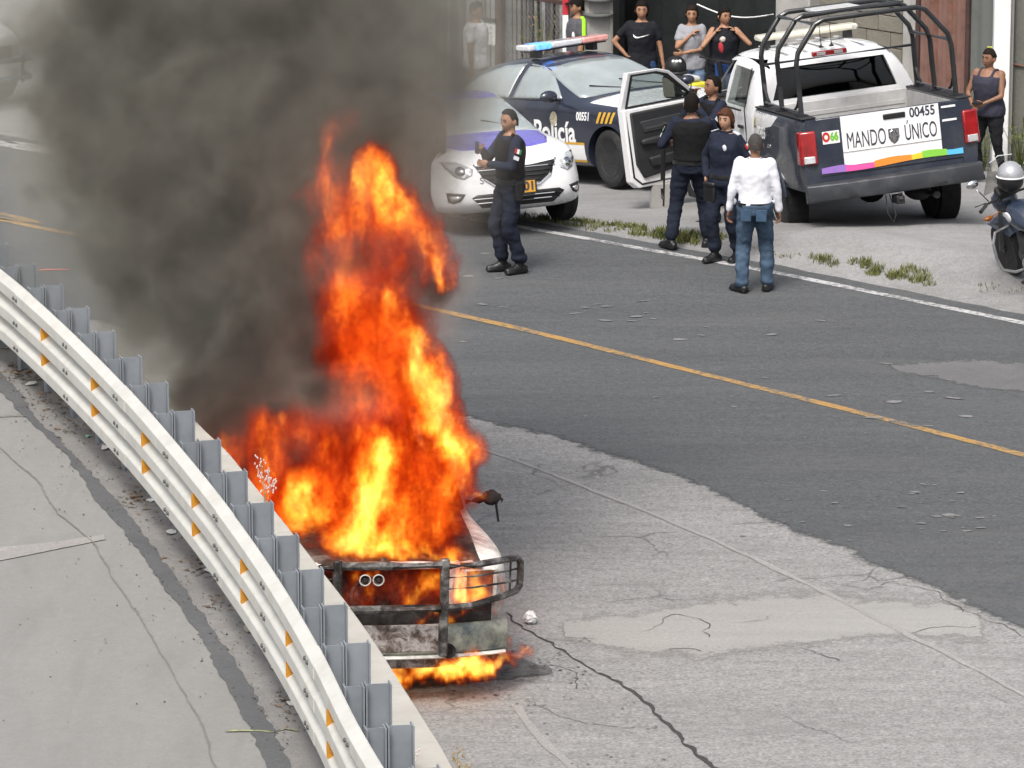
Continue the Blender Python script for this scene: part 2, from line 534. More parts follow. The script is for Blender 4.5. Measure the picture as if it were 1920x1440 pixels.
m_fad = paint_mat('faded line paint', (0.42, 0.415, 0.405), (0.262, 0.255, 0.247), 0.12, 26)
m_scrap = paint_mat('paint scrape', (0.21, 0.208, 0.205), (0.11, 0.11, 0.112), 0.6, 40)

def stripe(name, pts, w, mat, z=0.008, seed=1, amp=0.006, zf=None):
    L = []; R = []
    P = [Vector(p) for p in pts]
    for i, p in enumerate(P):
        d = (P[min(i + 1, len(P) - 1)] - P[max(0, i - 1)]).normalized(); nrm = Vector((-d.y, d.x))
        L.append(p + nrm * w / 2); R.append(p - nrm * w / 2)
    return sheet(name, jag(L, 0.08, amp, seed), jag(R, 0.08, amp, seed + 1), mat, z, zf)
def smooth_line(P, n=6):
    P = [Vector(p) for p in P]; out = []
    for i in range(len(P) - 1):
        p0, p1, p2, p3 = P[max(0, i - 1)], P[i], P[i + 1], P[min(len(P) - 1, i + 2)]
        for k in range(n):
            t = k / n
            out.append(0.5 * ((2 * p1) + (p2 - p0) * t + (2 * p0 - 5 * p1 + 4 * p2 - p3) * t * t + (3 * p1 - p0 - 3 * p2 + p3) * t ** 3))
    out.append(P[-1]); return out
stripe('yellow_centre_line', smooth_line([(-45, 93.5), (-9, 58.3), (-5.61, 54.57), (-4.04, 53.11), (-0.61, 49.73), (2.21, 46.54), (4.55, 43.77), (8, 39.4), (18, 26)]), 0.115, m_yel)
stripe('white_edge_line', smooth_line([(-50, 100.5), (-8.5, 61.4), (-6.08, 59.36), (-5.4, 58.84), (0.12, 54.1), (1.36, 52.98), (2.72, 51.72), (5.09, 49.25), (9, 45.2), (22, 32)]), 0.12, m_whi)
stripe('faded_edge_line', smooth_line([(-4.5, 48.7), (-1.7, 45.8), (-0.24, 43.97), (1.09, 41.88), (2.13, 39.96), (3.07, 37.98), (3.81, 36.31), (6, 31)]), 0.05, m_fad, 0.005, 5, 0.012)
stripe('faded_edge_line', smooth_line([(0.02, 36.1), (0.22, 35.2), (0.50, 34.3), (0.8, 33.2)]), 0.055, m_fad, 0.005, 6, 0.012)

# --- cracks and patches in the old pavement
sheet('pale_patch', jag([(0.35, 38.45), (1.0, 38.95), (2.0, 39.5), (2.6, 39.6), (3.3, 39.35), (3.75, 38.75)], 0.15, 0.05, 21, 0.04),
      jag([(0.30, 37.95), (0.75, 37.05), (1.4, 36.9), (2.2, 37.25), (2.8, 37.6), (3.7, 37.5)], 0.15, 0.06, 22, 0.04), soften(m_patch, sc=6), 0.0025, rim=0.8)
def crack(pts, w0, w1, seed, z=0.006, amp=0.02, mat=m_crack):
    P = jag(pts, 0.05, amp, seed); n = len(P); r = random.Random(seed); L = []; R = []
    for i, p in enumerate(P):
        d = (P[min(i + 1, n - 1)] - P[max(0, i - 1)]); d = d.normalized() if d.length else Vector((1, 0)); nn = Vector((-d.y, d.x))
        ww = (w0 + (w1 - w0) * i / n) * r.uniform(0.25, 1.2); L.append(p + nn * ww / 2); R.append(p - nn * ww / 2)
    return sheet('pavement_crack', L, R, mat, z)
crack([(-0.03, 38.6), (0.0, 38.36), (0.45, 37.4), (0.84, 36.55), (1.02, 36.0), (1.2, 35.35), (1.37, 34.65), (1.9, 33.4)], 0.02, 0.06, 1, amp=0.022)
for k, p in enumerate([[(1.02, 38.05), (1.25, 38.5), (1.48, 38.45), (1.53, 37.9)], [(1.75, 38.35), (1.95, 38.38), (2.0, 38.5)], [(2.62, 39.5), (2.8, 39.3), (2.98, 39.35)], [(2.85, 39.25), (3.05, 39.5), (3.4, 39.2), (3.55, 38.6)],
                       [(3.1, 38.0), (3.35, 38.15), (3.62, 38.2)], [(2.2, 37.6), (2.4, 37.3), (2.5, 37.25)], [(1.18, 37.55), (1.45, 37.5)], [(0.2, 37.2), (0.5, 36.9), (0.48, 36.5)], [(0.1, 36.2), (0.5, 35.6), (0.9, 35.5)], [(3.4, 39.0), (3.8, 38.3), (4.1, 37.7)]]):
    crack(p, 0.006, 0.012, 30 + k, 0.0065, 0.035, m_crack2)

# --- scuffs and flecks of old paint on the asphalt
def flecks(name, boxes, mat, seed, zf=None, z=0.009):
    r = random.Random(seed); mb = MB()
    for (x0, x1, y0, y1, n, s) in boxes:
        for _ in range(n):
            x, y = r.uniform(x0, x1), r.uniform(y0, y1); l = s * r.uniform(0.4, 1.6); wd = l * r.uniform(0.12, 0.35); a = r.uniform(-0.5, 0.5)
            k = r.randint(6, 9); P = []; zo = r.uniform(0, 0.004)
            for i in range(k):
                t = 2 * PI * i / k; q = r.uniform(0.55, 1.1); u, v_ = math.cos(t) * l * q, math.sin(t) * wd * q * 2.2
                X, Y = x + u * math.cos(a) - v_ * math.sin(a), y + u * math.sin(a) + v_ * math.cos(a)
                P.append((X, Y, (zf(X, Y) if zf else 0) + z + zo))
            mb.add(P, [tuple(range(k))])
    o = mb.build(name, mat, smooth=False, fix=False); o['kind'] = 'stuff'; return o
flecks('paint_scuffs', [(3.3, 4.2, 41.3, 42.8, 14, 0.035), (3.6, 4.2, 41.0, 41.9, 7, 0.06), (0.4, 1.4, 49.3, 50.4, 9, 0.07), (-0.8, 0.6, 48.0, 53.0, 10, 0.06), (1.4, 3.4, 48.0, 49.6, 6, 0.07), (0.3, 3.5, 43.5, 47.2, 18, 0.025), (2.8, 4.3, 44.8, 47.5, 10, 0.08), (-4.2, -2.6, 44.5, 51, 14, 0.06), (1.8, 3.9, 40.6, 42.5, 14, 0.03)], m_scrap, 5)
m_pink = paint_mat('survey paint', (0.62, 0.17, 0.13), (0.1, 0.1, 0.1), 0.5, 30)
for pts, w_ in (([(-4.93, 51.82), (-4.80, 51.87), (-4.62, 51.85)], 0.05), ([(-3.85, 47.2), (-3.70, 46.8), (-3.62, 46.55)], 0.03)):
    stripe('survey_mark', pts, w_, m_pink, 0.010, 40, 0.02)
# worn light apron on the far lane at the right edge of the picture
sheet('worn_lane_patch', jag([(3.55, 47.5), (4.3, 47.75), (5.6, 47.6)], 0.12, 0.03, 51, 0.03), jag([(3.6, 47.0), (4.3, 46.35), (5.6, 45.5)], 0.12, 0.04, 52, 0.03), ground_mat('worn asphalt', (0.125, 0.125, 0.127), 0.28, 0.12, (0.085, 0.085, 0.09), 0.8) if False else soften(ground_mat('worn asphalt', (0.125, 0.125, 0.127), 0.28, 0.12, (0.085, 0.085, 0.09), 0.8)), 0.0065, rim=0.4)
# soot and debris round the burning vehicle
m_soot = paint_mat('soot', (0.028, 0.026, 0.025), (0.15, 0.147, 0.143), 0.35, 9)
flecks('soot_crumbs', [(-1.6, 0.3, 36.0, 36.5, 90, 0.016), (-0.05, 0.6, 36.6, 37.9, 110, 0.014), (0.0, 1.1, 34.5, 37.2, 60, 0.012)], m_soot, 8, z=0.008)
sheet('soot_stain', jag([(-2.0, 36.4), (-1.4, 36.28), (-0.6, 36.42), (0.05, 36.68), (0.32, 36.85)], 0.05, 0.02, 61, 0.02), jag([(-2.1, 37.2), (-1.4, 37.4), (-0.5, 37.5), (0.1, 37.45), (0.32, 37.05)], 0.05, 0.02, 62, 0.02), soften(paint_mat('soot stain', (0.028, 0.026, 0.025), (0.12, 0.117, 0.113), 0.3, 9), sc=7), 0.0068, rim=0.25)

# --- the raised ramp at the left with its retaining wall
ZR = 1.80
RK = 0.95238
def RS(P): return [(p[0] * RK, p[1] * RK) for p in P]
wall_out = [(-8.9, 56.5), (-6.0, 49.0), (-4.4, 44.8), (-3.45, 42.1), (-2.72, 40.01), (-2.45, 39.1), (-2.22, 38.34), (-1.94, 37.2), (-1.63, 35.94), (-1.37, 34.85), (-1.13, 33.85), (-0.92, 32.9), (-0.73, 31.95), (-0.55, 31.06), (-0.38, 30.15), (0.05, 27.4), (0.5, 23.5)]
wo_ = smooth_line(RS(wall_out), 4)
def offs(P, d):
    out = []
    for i, p in enumerate(P):
        t = (P[min(i + 1, len(P) - 1)] - P[max(0, i - 1)]).normalized(); out.append(p + Vector((t.y, -t.x)) * -d * -1)
    return out
wi_ = offs(wo_, -0.36) if offs(wo_, -0.36)[5].x < wo_[5].x else offs(wo_, 0.36)
m_conc = M('wall concrete', (0.40, 0.385, 0.35), 0.9, var=0.09, vscale=3, bump=0.004, bscale=60, dirt=(0.25, 0.23, 0.2), dirt_amt=0.28, dirt_scale=5)
rw = empty('retaining_wall', (-1.4, 35.0, 0)); tag(rw, 'pale concrete retaining wall along the edge of the raised ramp', 'wall')
off0 = Vector((1.4, -35.0, 0))
mb = MB(); mb.loft([[Vector((a.x, a.y, 0)) + off0, Vector((b.x, b.y, 0)) + off0, Vector((b.x, b.y, ZR - 0.12)) + off0, Vector((a.x, a.y, ZR - 0.12)) + off0] for a, b in zip(wo_, wi_)])
mb.build('wall_stem', m_conc, rw)
r_ = random.Random(3)
seglen = 8
k = 0
while k < len(wo_) - 1:
    e = min(k + seglen, len(wo_) - 1)
    A = wo_[k:e + 1]; B = wi_[k:e + 1]
    A = [A[0].lerp(A[1], 0.02)] + A[1:-1] + [A[-1].lerp(A[-2], 0.02)]
    B = [B[0].lerp(B[1], 0.02)] + B[1:-1] + [B[-1].lerp(B[-2], 0.02)]
    dz = r_.uniform(-0.003, 0.003)
    mb = MB(); mb.loft([[Vector((a.x + 0.015, a.y, ZR - 0.118)) + off0, Vector((b.x, b.y, ZR - 0.118)) + off0, Vector((b.x, b.y, ZR + 0.015 + dz)) + off0, Vector((a.x + 0.015, a.y, ZR + 0.015 + dz)) + off0] for a, b in zip(A, B)])
    mb.build('coping', m_conc, rw, bevel=0.008)
    k = e
# ramp surface
ramp_l = [(-40, 56.5), (-40, 23.5)]
mb = MB(); n = len(wi_)
mb.add([(p.x, p.y, ZR) for p in wi_] + [(-60.0, p.y, ZR) for p in wi_], [(i, i + 1, n + i + 1, n + i) for i in range(n - 1)])
o = mb.build('ramp_road', m_ramp, smooth=False); o['kind'] = 'structure'
if o.data.polygons[0].normal.z < 0: o.data.flip_normals()
seamL = [(-7.5, 49.5), (-5.4, 43.8), (-4.19, 40.49), (-3.95, 39.73), (-3.49, 38.39), (-3.12, 36.88), (-2.83, 35.94), (-2.49, 34.61), (-2.16, 33.36), (-1.89, 32.08), (-1.66, 31.0), (-1.53, 30.2), (-1.1, 27.5), (-0.7, 24)]
seamR = [(-7.35, 49.7), (-5.25, 43.95), (-4.12, 40.75), (-3.79, 39.46), (-3.26, 37.87), (-2.91, 36.72), (-2.58, 35.48), (-2.28, 34.32), (-2.03, 33.3), (-1.76, 32.2), (-1.55, 31.17), (-1.38, 30.2), (-0.95, 27.5), (-0.55, 24)]
vg = sheet('ramp_verge', jag(RS(seamR), 0.1, 0.01, 70), [(p.x - 0.003, p.y) for p in wi_ if True], m_verge, ZR + 0.003)
sheet('tar_strip', jag(RS(seamL), 0.06, 0.008, 71, 0.010), jag(RS(seamR), 0.06, 0.010, 72, 0.014), m_seal, ZR + 0.007)
crk = [(-4.02, 38.6), (-3.62, 37.5), (-3.37, 36.5), (-3.05, 35.7), (-2.78, 34.5), (-2.52, 33.5), (-2.2, 32.1), (-1.98, 31.1), (-1.85, 30.2), (-1.5, 28)]
crack(RS(crk), 0.016, 0.016, 73, ZR + 0.007, 0.008, M('joint dirt', (0.155, 0.148, 0.138), 0.95))
sheet('ramp_paint_mark', jag(RS([(-3.9, 35.62), (-3.71, 35.52), (-3.3, 35.68), (-2.98, 35.88)]), 0.09, 0.004, 75), jag(RS([(-3.9, 35.2), (-3.70, 35.12), (-3.32, 35.44), (-2.96, 35.74)]), 0.09, 0.004, 76), paint_mat('ramp mark paint', (0.42, 0.41, 0.39), (0.25, 0.24, 0.23), 0.12, 9), ZR + 0.0065)
m_grt = paint_mat('chalk scribble', (0.40, 0.43, 0.16), (0.12, 0.12, 0.12), 0.3, 30)
for pts in ([(-1.82, 30.95), (-1.66, 30.98), (-1.50, 30.93), (-1.44, 31.02), (-1.36, 30.97)], [(-4.17, 39.55), (-4.02, 39.62), (-3.9, 39.6)]):
    stripe('survey_mark', RS(pts), 0.022, m_grt, ZR + 0.0105, 77, 0.015)
# ================================================================== GUARDRAIL on the ramp edge
K2 = 0.9461
bolts = [(-3.979, 40.707), (-3.419, 38.965), (-2.885, 37.183), (-2.388, 35.373), (-1.927, 33.577), (-1.521, 31.827), (-1.17, 30.088), (-0.868, 28.37)]
bolts = [Vector((x * K2, y * K2)) for x, y in bolts]
bolts = [bolts[0] + (bolts[0] - bolts[1]) * 2.0 + Vector((-0.16, -0.06)), bolts[0] + (bolts[0] - bolts[1]) + Vector((-0.05, -0.02))] + bolts + [bolts[-1] + (bolts[-1] - bolts[-2]) * 0.97 + Vector((0.05, 0)), bolts[-1] + (bolts[-1] - bolts[-2]) * 1.95 + Vector((0.12, 0))]
NB = 12
rl = smooth_line(bolts, NB)
ZT = 2.64
def rl_at(u):
    """point and unit normal (away from the ramp) at bolt-number u"""
    t = max(0, min(len(rl) - 1.001, u * NB)); i = int(t); p = rl[i].lerp(rl[i + 1], t - i)
    a = rl[max(0, i - 1)]; b = rl[min(len(rl) - 1, i + 2)]; d = (b - a).normalized()
    return p, Vector((-d.y, d.x)) if -d.y > 0 else Vector((d.y, -d.x)), d
m_rail = M('galvanised rail', (0.56, 0.56, 0.53), 0.55, 0.15, var=0.07, vscale=2.5, dirt=(0.36, 0.34, 0.29), dirt_amt=0.5, dirt_scale=5)
m_post = M('galvanised post', (0.25, 0.275, 0.30), 0.5, 0.25, var=0.14, vscale=4, dirt=(0.12, 0.12, 0.12), dirt_amt=0.2, dirt_scale=9)
m_bolt = M('dark bolt', (0.10, 0.10, 0.095), 0.5, 0.5)
m_refl = M('amber reflector', (0.50, 0.22, 0.018), 0.35, 0.0, var=0.12, vscale=20)
gr = empty('guardrail', (rl_at(6)[0].x, rl_at(6)[0].y, ZR))
tag(gr, 'long curved white three-ridge crash barrier with amber reflectors on grey posts', 'guardrail')
G0 = Vector((-rl_at(6)[0].x, -rl_at(6)[0].y, -ZR))
prof = [(0.024, 0), (0.030, -0.006), (0.082, -0.040)]
for zc in (0.085, 0.283, 0.481):
    if zc > 0.1: prof += [(0.012, -(zc - 0.092)), (0.081, -(zc - 0.048))]
    prof += [(0.087, -(zc - 0.040)), (0.087, -(zc + 0.038)), (0.080, -(zc + 0.048))]
    if zc < 0.4: prof += [(0.012, -(zc + 0.092))]
prof += [(0.02, -0.567)]
def rail_ring(u, off=0.0):
    p, n, d = rl_at(u)
    front = [Vector((p.x - n.x * (o + off), p.y - n.y * (o + off), ZT + z)) + G0 for o, z in prof]
    back = [Vector((p.x - n.x * (o + off - 0.006), p.y - n.y * (o + off - 0.006), ZT + z - 0.002)) + G0 for o, z in reversed(prof)]
    return front + back
nb = len(bolts) - 1
u = 0.0; k = 0
while u < nb - 0.01:
    e = min(nb, u + 2.0 + (0.16 if u + 2 < nb else 0))
    mb = MB(); s = int((e - u) * 10)
    mb.loft([rail_ring(u + (e - u) * i / s, 0.0045 * (k % 2)) for i in range(s + 1)])
    mb.build('rail_beam', m_rail, gr, ang=14)
    u += 2.0; k += 1
# bolts: two on every ridge at each post line
mbolt = MB(); mbolt.lathe([(0.0, 0.012), (0.010, 0.012), (0.015, 0.004), (0.016, 0.0)], n=8)
me_bolt = mbolt.mesh('bolt', m_bolt)
for i in range(nb + 1):
    for s in (-0.028, 0.028):
        for zz in (-0.085, -0.282, -0.48):
            p, n, d = rl_at(min(nb - 0.02, max(0.02, i + s)))
            o = bpy.data.objects.new('bolt', me_bolt); COL.objects.link(o); o.parent = gr
            q = Vector((p.x - n.x * 0.0925, p.y - n.y * 0.0925, ZT + zz)) + G0
            nn = Vector((-n.x, -n.y, 0.0))
            o.matrix_local = Matrix.Translation(q) @ nn.to_track_quat('Z', 'Y').to_matrix().to_4x4()
# reflectors standing in the two valleys
for i in range(nb):
    for zz in (-0.187, -0.377):
        p, n, d = rl_at(i + 0.50)
        M4 = Matrix(((-n.x, 0, d.x), (-n.y, 0, d.y), (0, 1, 0))).to_4x4(); M4.translation = Vector((p.x, p.y, ZT + zz)) + G0
        mb = MB(); mb.prism([(0.014, -0.022), (0.084, -0.054), (0.092, -0.048), (0.092, 0.048), (0.084, 0.054), (0.014, 0.022)], M4, 0.005)
        mb.build('reflector', m_refl, gr, smooth=False)
# posts and blockouts, two per bolt spacing
def ibeam(mb, c, n, d, w, t, z0, z1):
    R = Matrix((Vector((n.x, n.y, 0)), Vector((d.x, d.y, 0)), Vector((0, 0, 1)))).transposed()
    h = z1 - z0; zc = (z0 + z1) / 2
    for s in (-1, 1):
        q = c + n * (s * (w / 2 - 0.005)); mb.box((q.x, q.y, zc), (0.009, t, h), R)
    mb.box((c.x, c.y, zc - 0.002), (w - 0.02, 0.008, h - 0.004), R)
r_ = random.Random(2)
for i in range(nb * 2):
    p, n, d = rl_at(i * 0.5 + 0.02)
    lean = r_.uniform(-0.006, 0.006)
    mb = MB(); ibeam(mb, p + n * 0.20, n, d, 0.15, 0.10, ZR - 0.3, ZT + 0.012 + lean)
    for v in mb.v: v += G0
    mb.build('post', m_post, gr, smooth=False)
    mb = MB(); ibeam(mb, p + n * 0.062, n, d, 0.115, 0.10, ZR + 0.27, ZT + 0.004 + lean)
    for v in mb.v: v += G0
    mb.build('blockout', m_post, gr, smooth=False)
# ================================================================== VEHICLE HELPERS
from mathutils.bvhtree import BVHTree
m_tyre = M('tyre rubber', (0.022, 0.022, 0.023), 0.85, var=0.25, vscale=14, dirt=(0.09, 0.085, 0.08), dirt_amt=0.25, dirt_scale=6)
m_well = M('wheel well', (0.008, 0.008, 0.009), 0.95)
m_under = M('underbody', (0.02, 0.02, 0.021), 0.9)
m_rim = M('steel rim', (0.42, 0.42, 0.43), 0.35, 0.7, var=0.1, dirt=(0.1, 0.09, 0.08), dirt_amt=0.35, dirt_scale=10)
m_alloy = M('dark steel wheel', (0.05, 0.05, 0.055), 0.45, 0.4)
m_trim = M('black trim', (0.018, 0.018, 0.019), 0.55)
m_rubber = M('rubber seal', (0.015, 0.015, 0.016), 0.7)
m_chrome = M('chrome', (0.72, 0.72, 0.73), 0.12, 1.0, var=0.04)
m_wpaint = M('white car paint', (0.78, 0.785, 0.79), 0.28, 0.0, var=0.02, vscale=2, coat=0.5, dirt=(0.60, 0.59, 0.56), dirt_amt=0.15, dirt_scale=3)
m_lamp = M('clear lamp lens', (0.60, 0.61, 0.62), 0.1, 0.35, var=0.25, vscale=9, coat=0.8)
m_glassd = M('tinted car glass', (0.030, 0.034, 0.036), 0.05, 0.0, var=0.15, vscale=1.5, ior=1.85)
m_glassl = M('windscreen glass', (0.30, 0.335, 0.335), 0.07, 0.0, var=0.22, vscale=1.2, ior=2.2)  # pale base colour paints in the sky reflection on the glass
m_platey = M('amber plate', (0.55, 0.27, 0.03), 0.5)
m_black = M('black paint', (0.012, 0.012, 0.013), 0.5)

class Drape:
    """lays flat outlines onto a body surface by projecting them along an axis"""
    def __init__(s, obj):
        bm = bmesh.new(); bm.from_mesh(obj.data); bm.normal_update()
        s.t = BVHTree.FromBMesh(bm); bm.free(); s.obj = obj
    def hit(s, axis, a, b, z=None):
        """axis '+y' front: a=x b=z; '-y' rear; '+x','-x' sides: a=y b=z; '+z' top: a=x b=y"""
        if axis[1] == 'y': o, d = Vector((a, 9 if axis[0] == '+' else -9, b)), Vector((0, -1 if axis[0] == '+' else 1, 0))
        elif axis[1] == 'x': o, d = Vector((9 if axis[0] == '+' else -9, a, b)), Vector((-1 if axis[0] == '+' else 1, 0, 0))
        else: o, d = Vector((a, b, 9)), Vector((0, 0, -1))
        h = s.t.ray_cast(o, d)
        return (h[0], h[1]) if h[0] is not None else (None, None)
    def project_mesh(s, me, axis, off, depth=None):
        """mesh drawn in (a,b) plane with z as height above the surface"""
        last = None
        for v in me.vertices:
            p, n = s.hit(axis, v.co.x, v.co.y)
            if p is None:
                p = last[0] if last else Vector((0, 0, 0)); n = last[1] if last else Vector((0, 0, 1))
            last = (p, n)
            v.co = p + n * (off + v.co.z)
        me.update()
    def panel(s, name, poly, axis, mat, parent, off=0.003, thick=0.006, fine=0.07, smooth=True):
        bm = bmesh.new()
        vs = [bm.verts.new((p[0], p[1], 0)) for p in poly]
        f = bm.faces.new(vs)
        for _ in range(5):
            lng = [e for e in bm.edges if e.calc_length() > fine]
            if not lng: break
            bmesh.ops.subdivide_edges(bm, edges=lng, cuts=1, use_grid_fill=False)
            bmesh.ops.triangulate(bm, faces=bm.faces[:])
        # hit each vertex
        last = None; nrm = {}
        for v in bm.verts:
            p, n = s.hit(axis, v.co.x, v.co.y)
            if p is None:
                nrm[v] = None; continue
            last = (p, n); nrm[v] = n; v.co = p + n * off
        dead = [v for v in bm.verts if nrm[v] is None]
        if dead: bmesh.ops.delete(bm, geom=dead, context='VERTS')
        bm.normal_update()
        ref = {'+y': Vector((0, 1, 0)), '-y': Vector((0, -1, 0)), '+x': Vector((1, 0, 0)), '-x': Vector((-1, 0, 0)), '+z': Vector((0, 0, 1))}[axis]
        for f in bm.faces:
            if f.normal.dot(ref) < 0: f.normal_flip()
        me = bpy.data.meshes.new(name); bm.to_mesh(me); bm.free()
        me.materials.append(mat)
        if smooth: me.polygons.foreach_set('use_smooth', [True] * len(me.polygons))
        o = bpy.data.objects.new(name, me); COL.objects.link(o)
        if parent is not None: o.parent = parent
        if thick:
            m_ = o.modifiers.new('thick', 'SOLIDIFY'); m_.thickness = thick; m_.offset = -1
        return o
    def line(s, name, pts, axis, r, mat, parent, off=0.0, n=6):
        P = []
        for a, b in pts:
            p, nn = s.hit(axis, a, b)
            if p is not None: P.append(p + nn * off)
        mb = MB(); mb.tube(P, r, n)
        return mb.build(name, mat, parent)
    def text(s, name, txt, size, axis, a, b, mat, parent, off=0.004, flip=False, **k):
        me = text_mesh(txt, size, depth=0.0008, **k)
        if flip: me.transform(Matrix.Diagonal((-1, 1, 1, 1))); me.flip_normals()
        me.transform(Matrix.Translation((a, b, 0)))
        s.project_mesh(me, axis, off)
        me.materials.clear(); me.materials.append(mat)
        o = bpy.data.objects.new(name, me); COL.objects.link(o); o.parent = parent
        return o

def shell(name, stations, mat, parent, sub=2):
    """closed body from half outlines; station = (y, [(x,z) from keel round to crown])"""
    rings = []
    for y, pts in stations:
        R = [Vector((x, y, z)) for x, z in pts]
        Lh = [Vector((-x, y, z)) for x, z in reversed(pts) if abs(x) > 1e-6]
        rings.append(R + Lh)
    mb = MB(); mb.loft(rings)
    o = mb.build(name, mat, parent, ang=50, sub=sub)
    bpy.context.view_layer.update()
    freeze(o)
    bm = bmesh.new(); bm.from_mesh(o.data); bmesh.ops.recalc_face_normals(bm, faces=bm.faces); bm.to_mesh(o.data); bm.free()
    o.data.polygons.foreach_set('use_smooth', [True] * len(o.data.polygons))
    return o

def sedan_ring(zb, wl, wm, zm, wb, zbelt, wt, zt):
    return [(0, zb), (wl, zb), (wm * 0.985, zb + 0.10), (wm, zm), (wb + (wm - wb) * 0.5, zbelt - 0.06), (wb, zbelt), (wt + 0.05 if zt - zbelt > 0.2 else wt + (wb - wt) * 0.4, zt - (0.07 if zt - zbelt > 0.2 else 0.012)), (wt * 0.75, zt - 0.012), (0, zt)]

def wheel(parent, c, side, r, w, rim_r, rim_mat=None, spokes=5, steer=0.0, squash=0.0):
    """tyre with a rim child; side +1 faces +x"""
    M4 = Matrix.Translation(Vector(c)) @ Matrix.Rotation(steer, 4, 'Z')
    ax = Vector((1, 0, 0))
    h = w / 2
    mb = MB()
    mb.lathe([(rim_r * 0.98, -h * 0.80), (rim_r + 0.03, -h * 0.98), (r - 0.05, -h), (r - 0.012, -h * 0.86), (r, -h * 0.6), (r, -h * 0.2), (r - 0.006, -h * 0.18), (r - 0.006, -h * 0.12), (r, -h * 0.1), (r, h * 0.1), (r - 0.006, h * 0.12), (r - 0.006, h * 0.18), (r, h * 0.2), (r, h * 0.6), (r - 0.012, h * 0.86), (r - 0.05, h), (rim_r + 0.03, h * 0.98), (rim_r * 0.98, h * 0.80)], axis=ax, n=36)
    if squash:
        for v in mb.v:
            if v.z < -r + squash: v.z = -r + squash + (v.z + r - squash) * 0.15; v.x *= 1.12
    t = mb.build('wheel', m_tyre, parent, ang=40)
    t.matrix_local = M4
    rb = MB()
    s = side
    rb.lathe([(0.0, s * h * 0.45), (rim_r * 0.22, s * h * 0.50), (rim_r * 0.30, s * h * 0.34), (rim_r * 0.72, s * h * 0.26), (rim_r * 0.86, s * h * 0.62), (rim_r * 0.97, s * h * 0.84), (rim_r * 0.99, s * h * 0.70), (rim_r * 0.99, -s * h * 0.7)], axis=ax, n=28)
    for k in range(spokes):
        a = 2 * PI * k / spokes
        R = Matrix.Rotation(a, 3, 'X')
        rb.box(R @ Vector((s * h * 0.46, 0, rim_r * 0.55)), (h * 0.16, rim_r * 0.26, rim_r * 0.62), R)
    rb.build('rim', rim_mat or m_rim, t, ang=40)
    return t

def arch(body, cx, y, zc, r, depth=0.42):
    """cut both wheel openings at station y and line them"""
    cs = []
    for s in (-1, 1):
        mb = MB(); mb.lathe([(r, -depth / 2), (r, depth / 2 + 0.3)] if s > 0 else [(r, -depth / 2 - 0.3), (r, depth / 2)], c=(s * cx, y, zc), axis=(1, 0, 0), n=32)
        cs.append(mb)
    return cs
def liners(parent, cx, y, zc, r, depth=0.42):
    for s in (-1, 1):
        mb = MB(); n = 20
        prof_o = [Vector((s * cx, y + (r - 0.004) * math.cos(t), zc + (r - 0.004) * math.sin(t))) for t in [PI * k / n - 0.25 + 0.5 * k / n for k in range(n + 1)]]
        prof_i = [Vector((s * (cx - depth * 0.48), p.y, p.z)) for p in prof_o]
        mb.v += prof_o + prof_i
        mb.f += [(i, i + 1, n + 1 + i + 1, n + 1 + i) for i in range(n)]
        mb.f.append(tuple(n + 1 + i for i in range(n + 1)))
        mb.build('wheel_well', m_well, parent, smooth=False, fix=False)
# ================================================================== BURNING VEHICLE
def burnt(name, a, b, c, rough=0.75, metal=0.2, scale=3.0, mid=0.52):
    m, nt = new_mat(name); v = tex_co(nt)
    n1 = noise(nt, v, scale, 7, 0.68, 0.6); n2 = noise(nt, v, scale * 4.5, 5, 0.65)
    col = ramp(nt, n1, [(mid - 0.14, a), (mid - 0.02, b), (mid + 0.12, c)])
    col = mixc(nt, 1.0, col, ramp(nt, n2, [(0.3, g(0.55)), (0.65, g(1.0))]), 'MULTIPLY')
    finish(nt, col, rough, metal, n2, 0.006, 0.7); return m
m_ash = burnt('ash white burnt paint', (0.07, 0.055, 0.05), (0.46, 0.44, 0.41), (0.70, 0.69, 0.65), 0.8, 0.0, 3.2, 0.40)
m_burn = burnt('burnt steel', (0.022, 0.018, 0.016), (0.075, 0.05, 0.038), (0.20, 0.175, 0.155), 0.7, 0.3, 4.0)
m_char = burnt('charred plastic', (0.010, 0.009, 0.009), (0.028, 0.024, 0.022), (0.08, 0.07, 0.065), 0.85, 0.0, 6.0)
m_guard = burnt('sooty guard tube', (0.030, 0.026, 0.024), (0.10, 0.092, 0.086), (0.30, 0.29, 0.28), 0.5, 0.4, 7.0)
m_heat = burnt('heat tinted bumper steel', (0.04, 0.07, 0.13), (0.20, 0.22, 0.20), (0.50, 0.49, 0.40), 0.35, 0.5, 2.2, 0.45)
pos, R3 = pose(168.62, -1.119, 36.914, 0.004, 1.0, 2.1)
suv = empty('burning_suv', pos, R3)
tag(suv, 'burnt out sport utility vehicle on fire with a grille guard, beside the ramp wall', 'car')
def suv_ring(zb, wl, wm, zm, wb, zbelt, wt, zt):
    return sedan_ring(zb, wl, wm, zm, wb, zbelt, wt, zt)
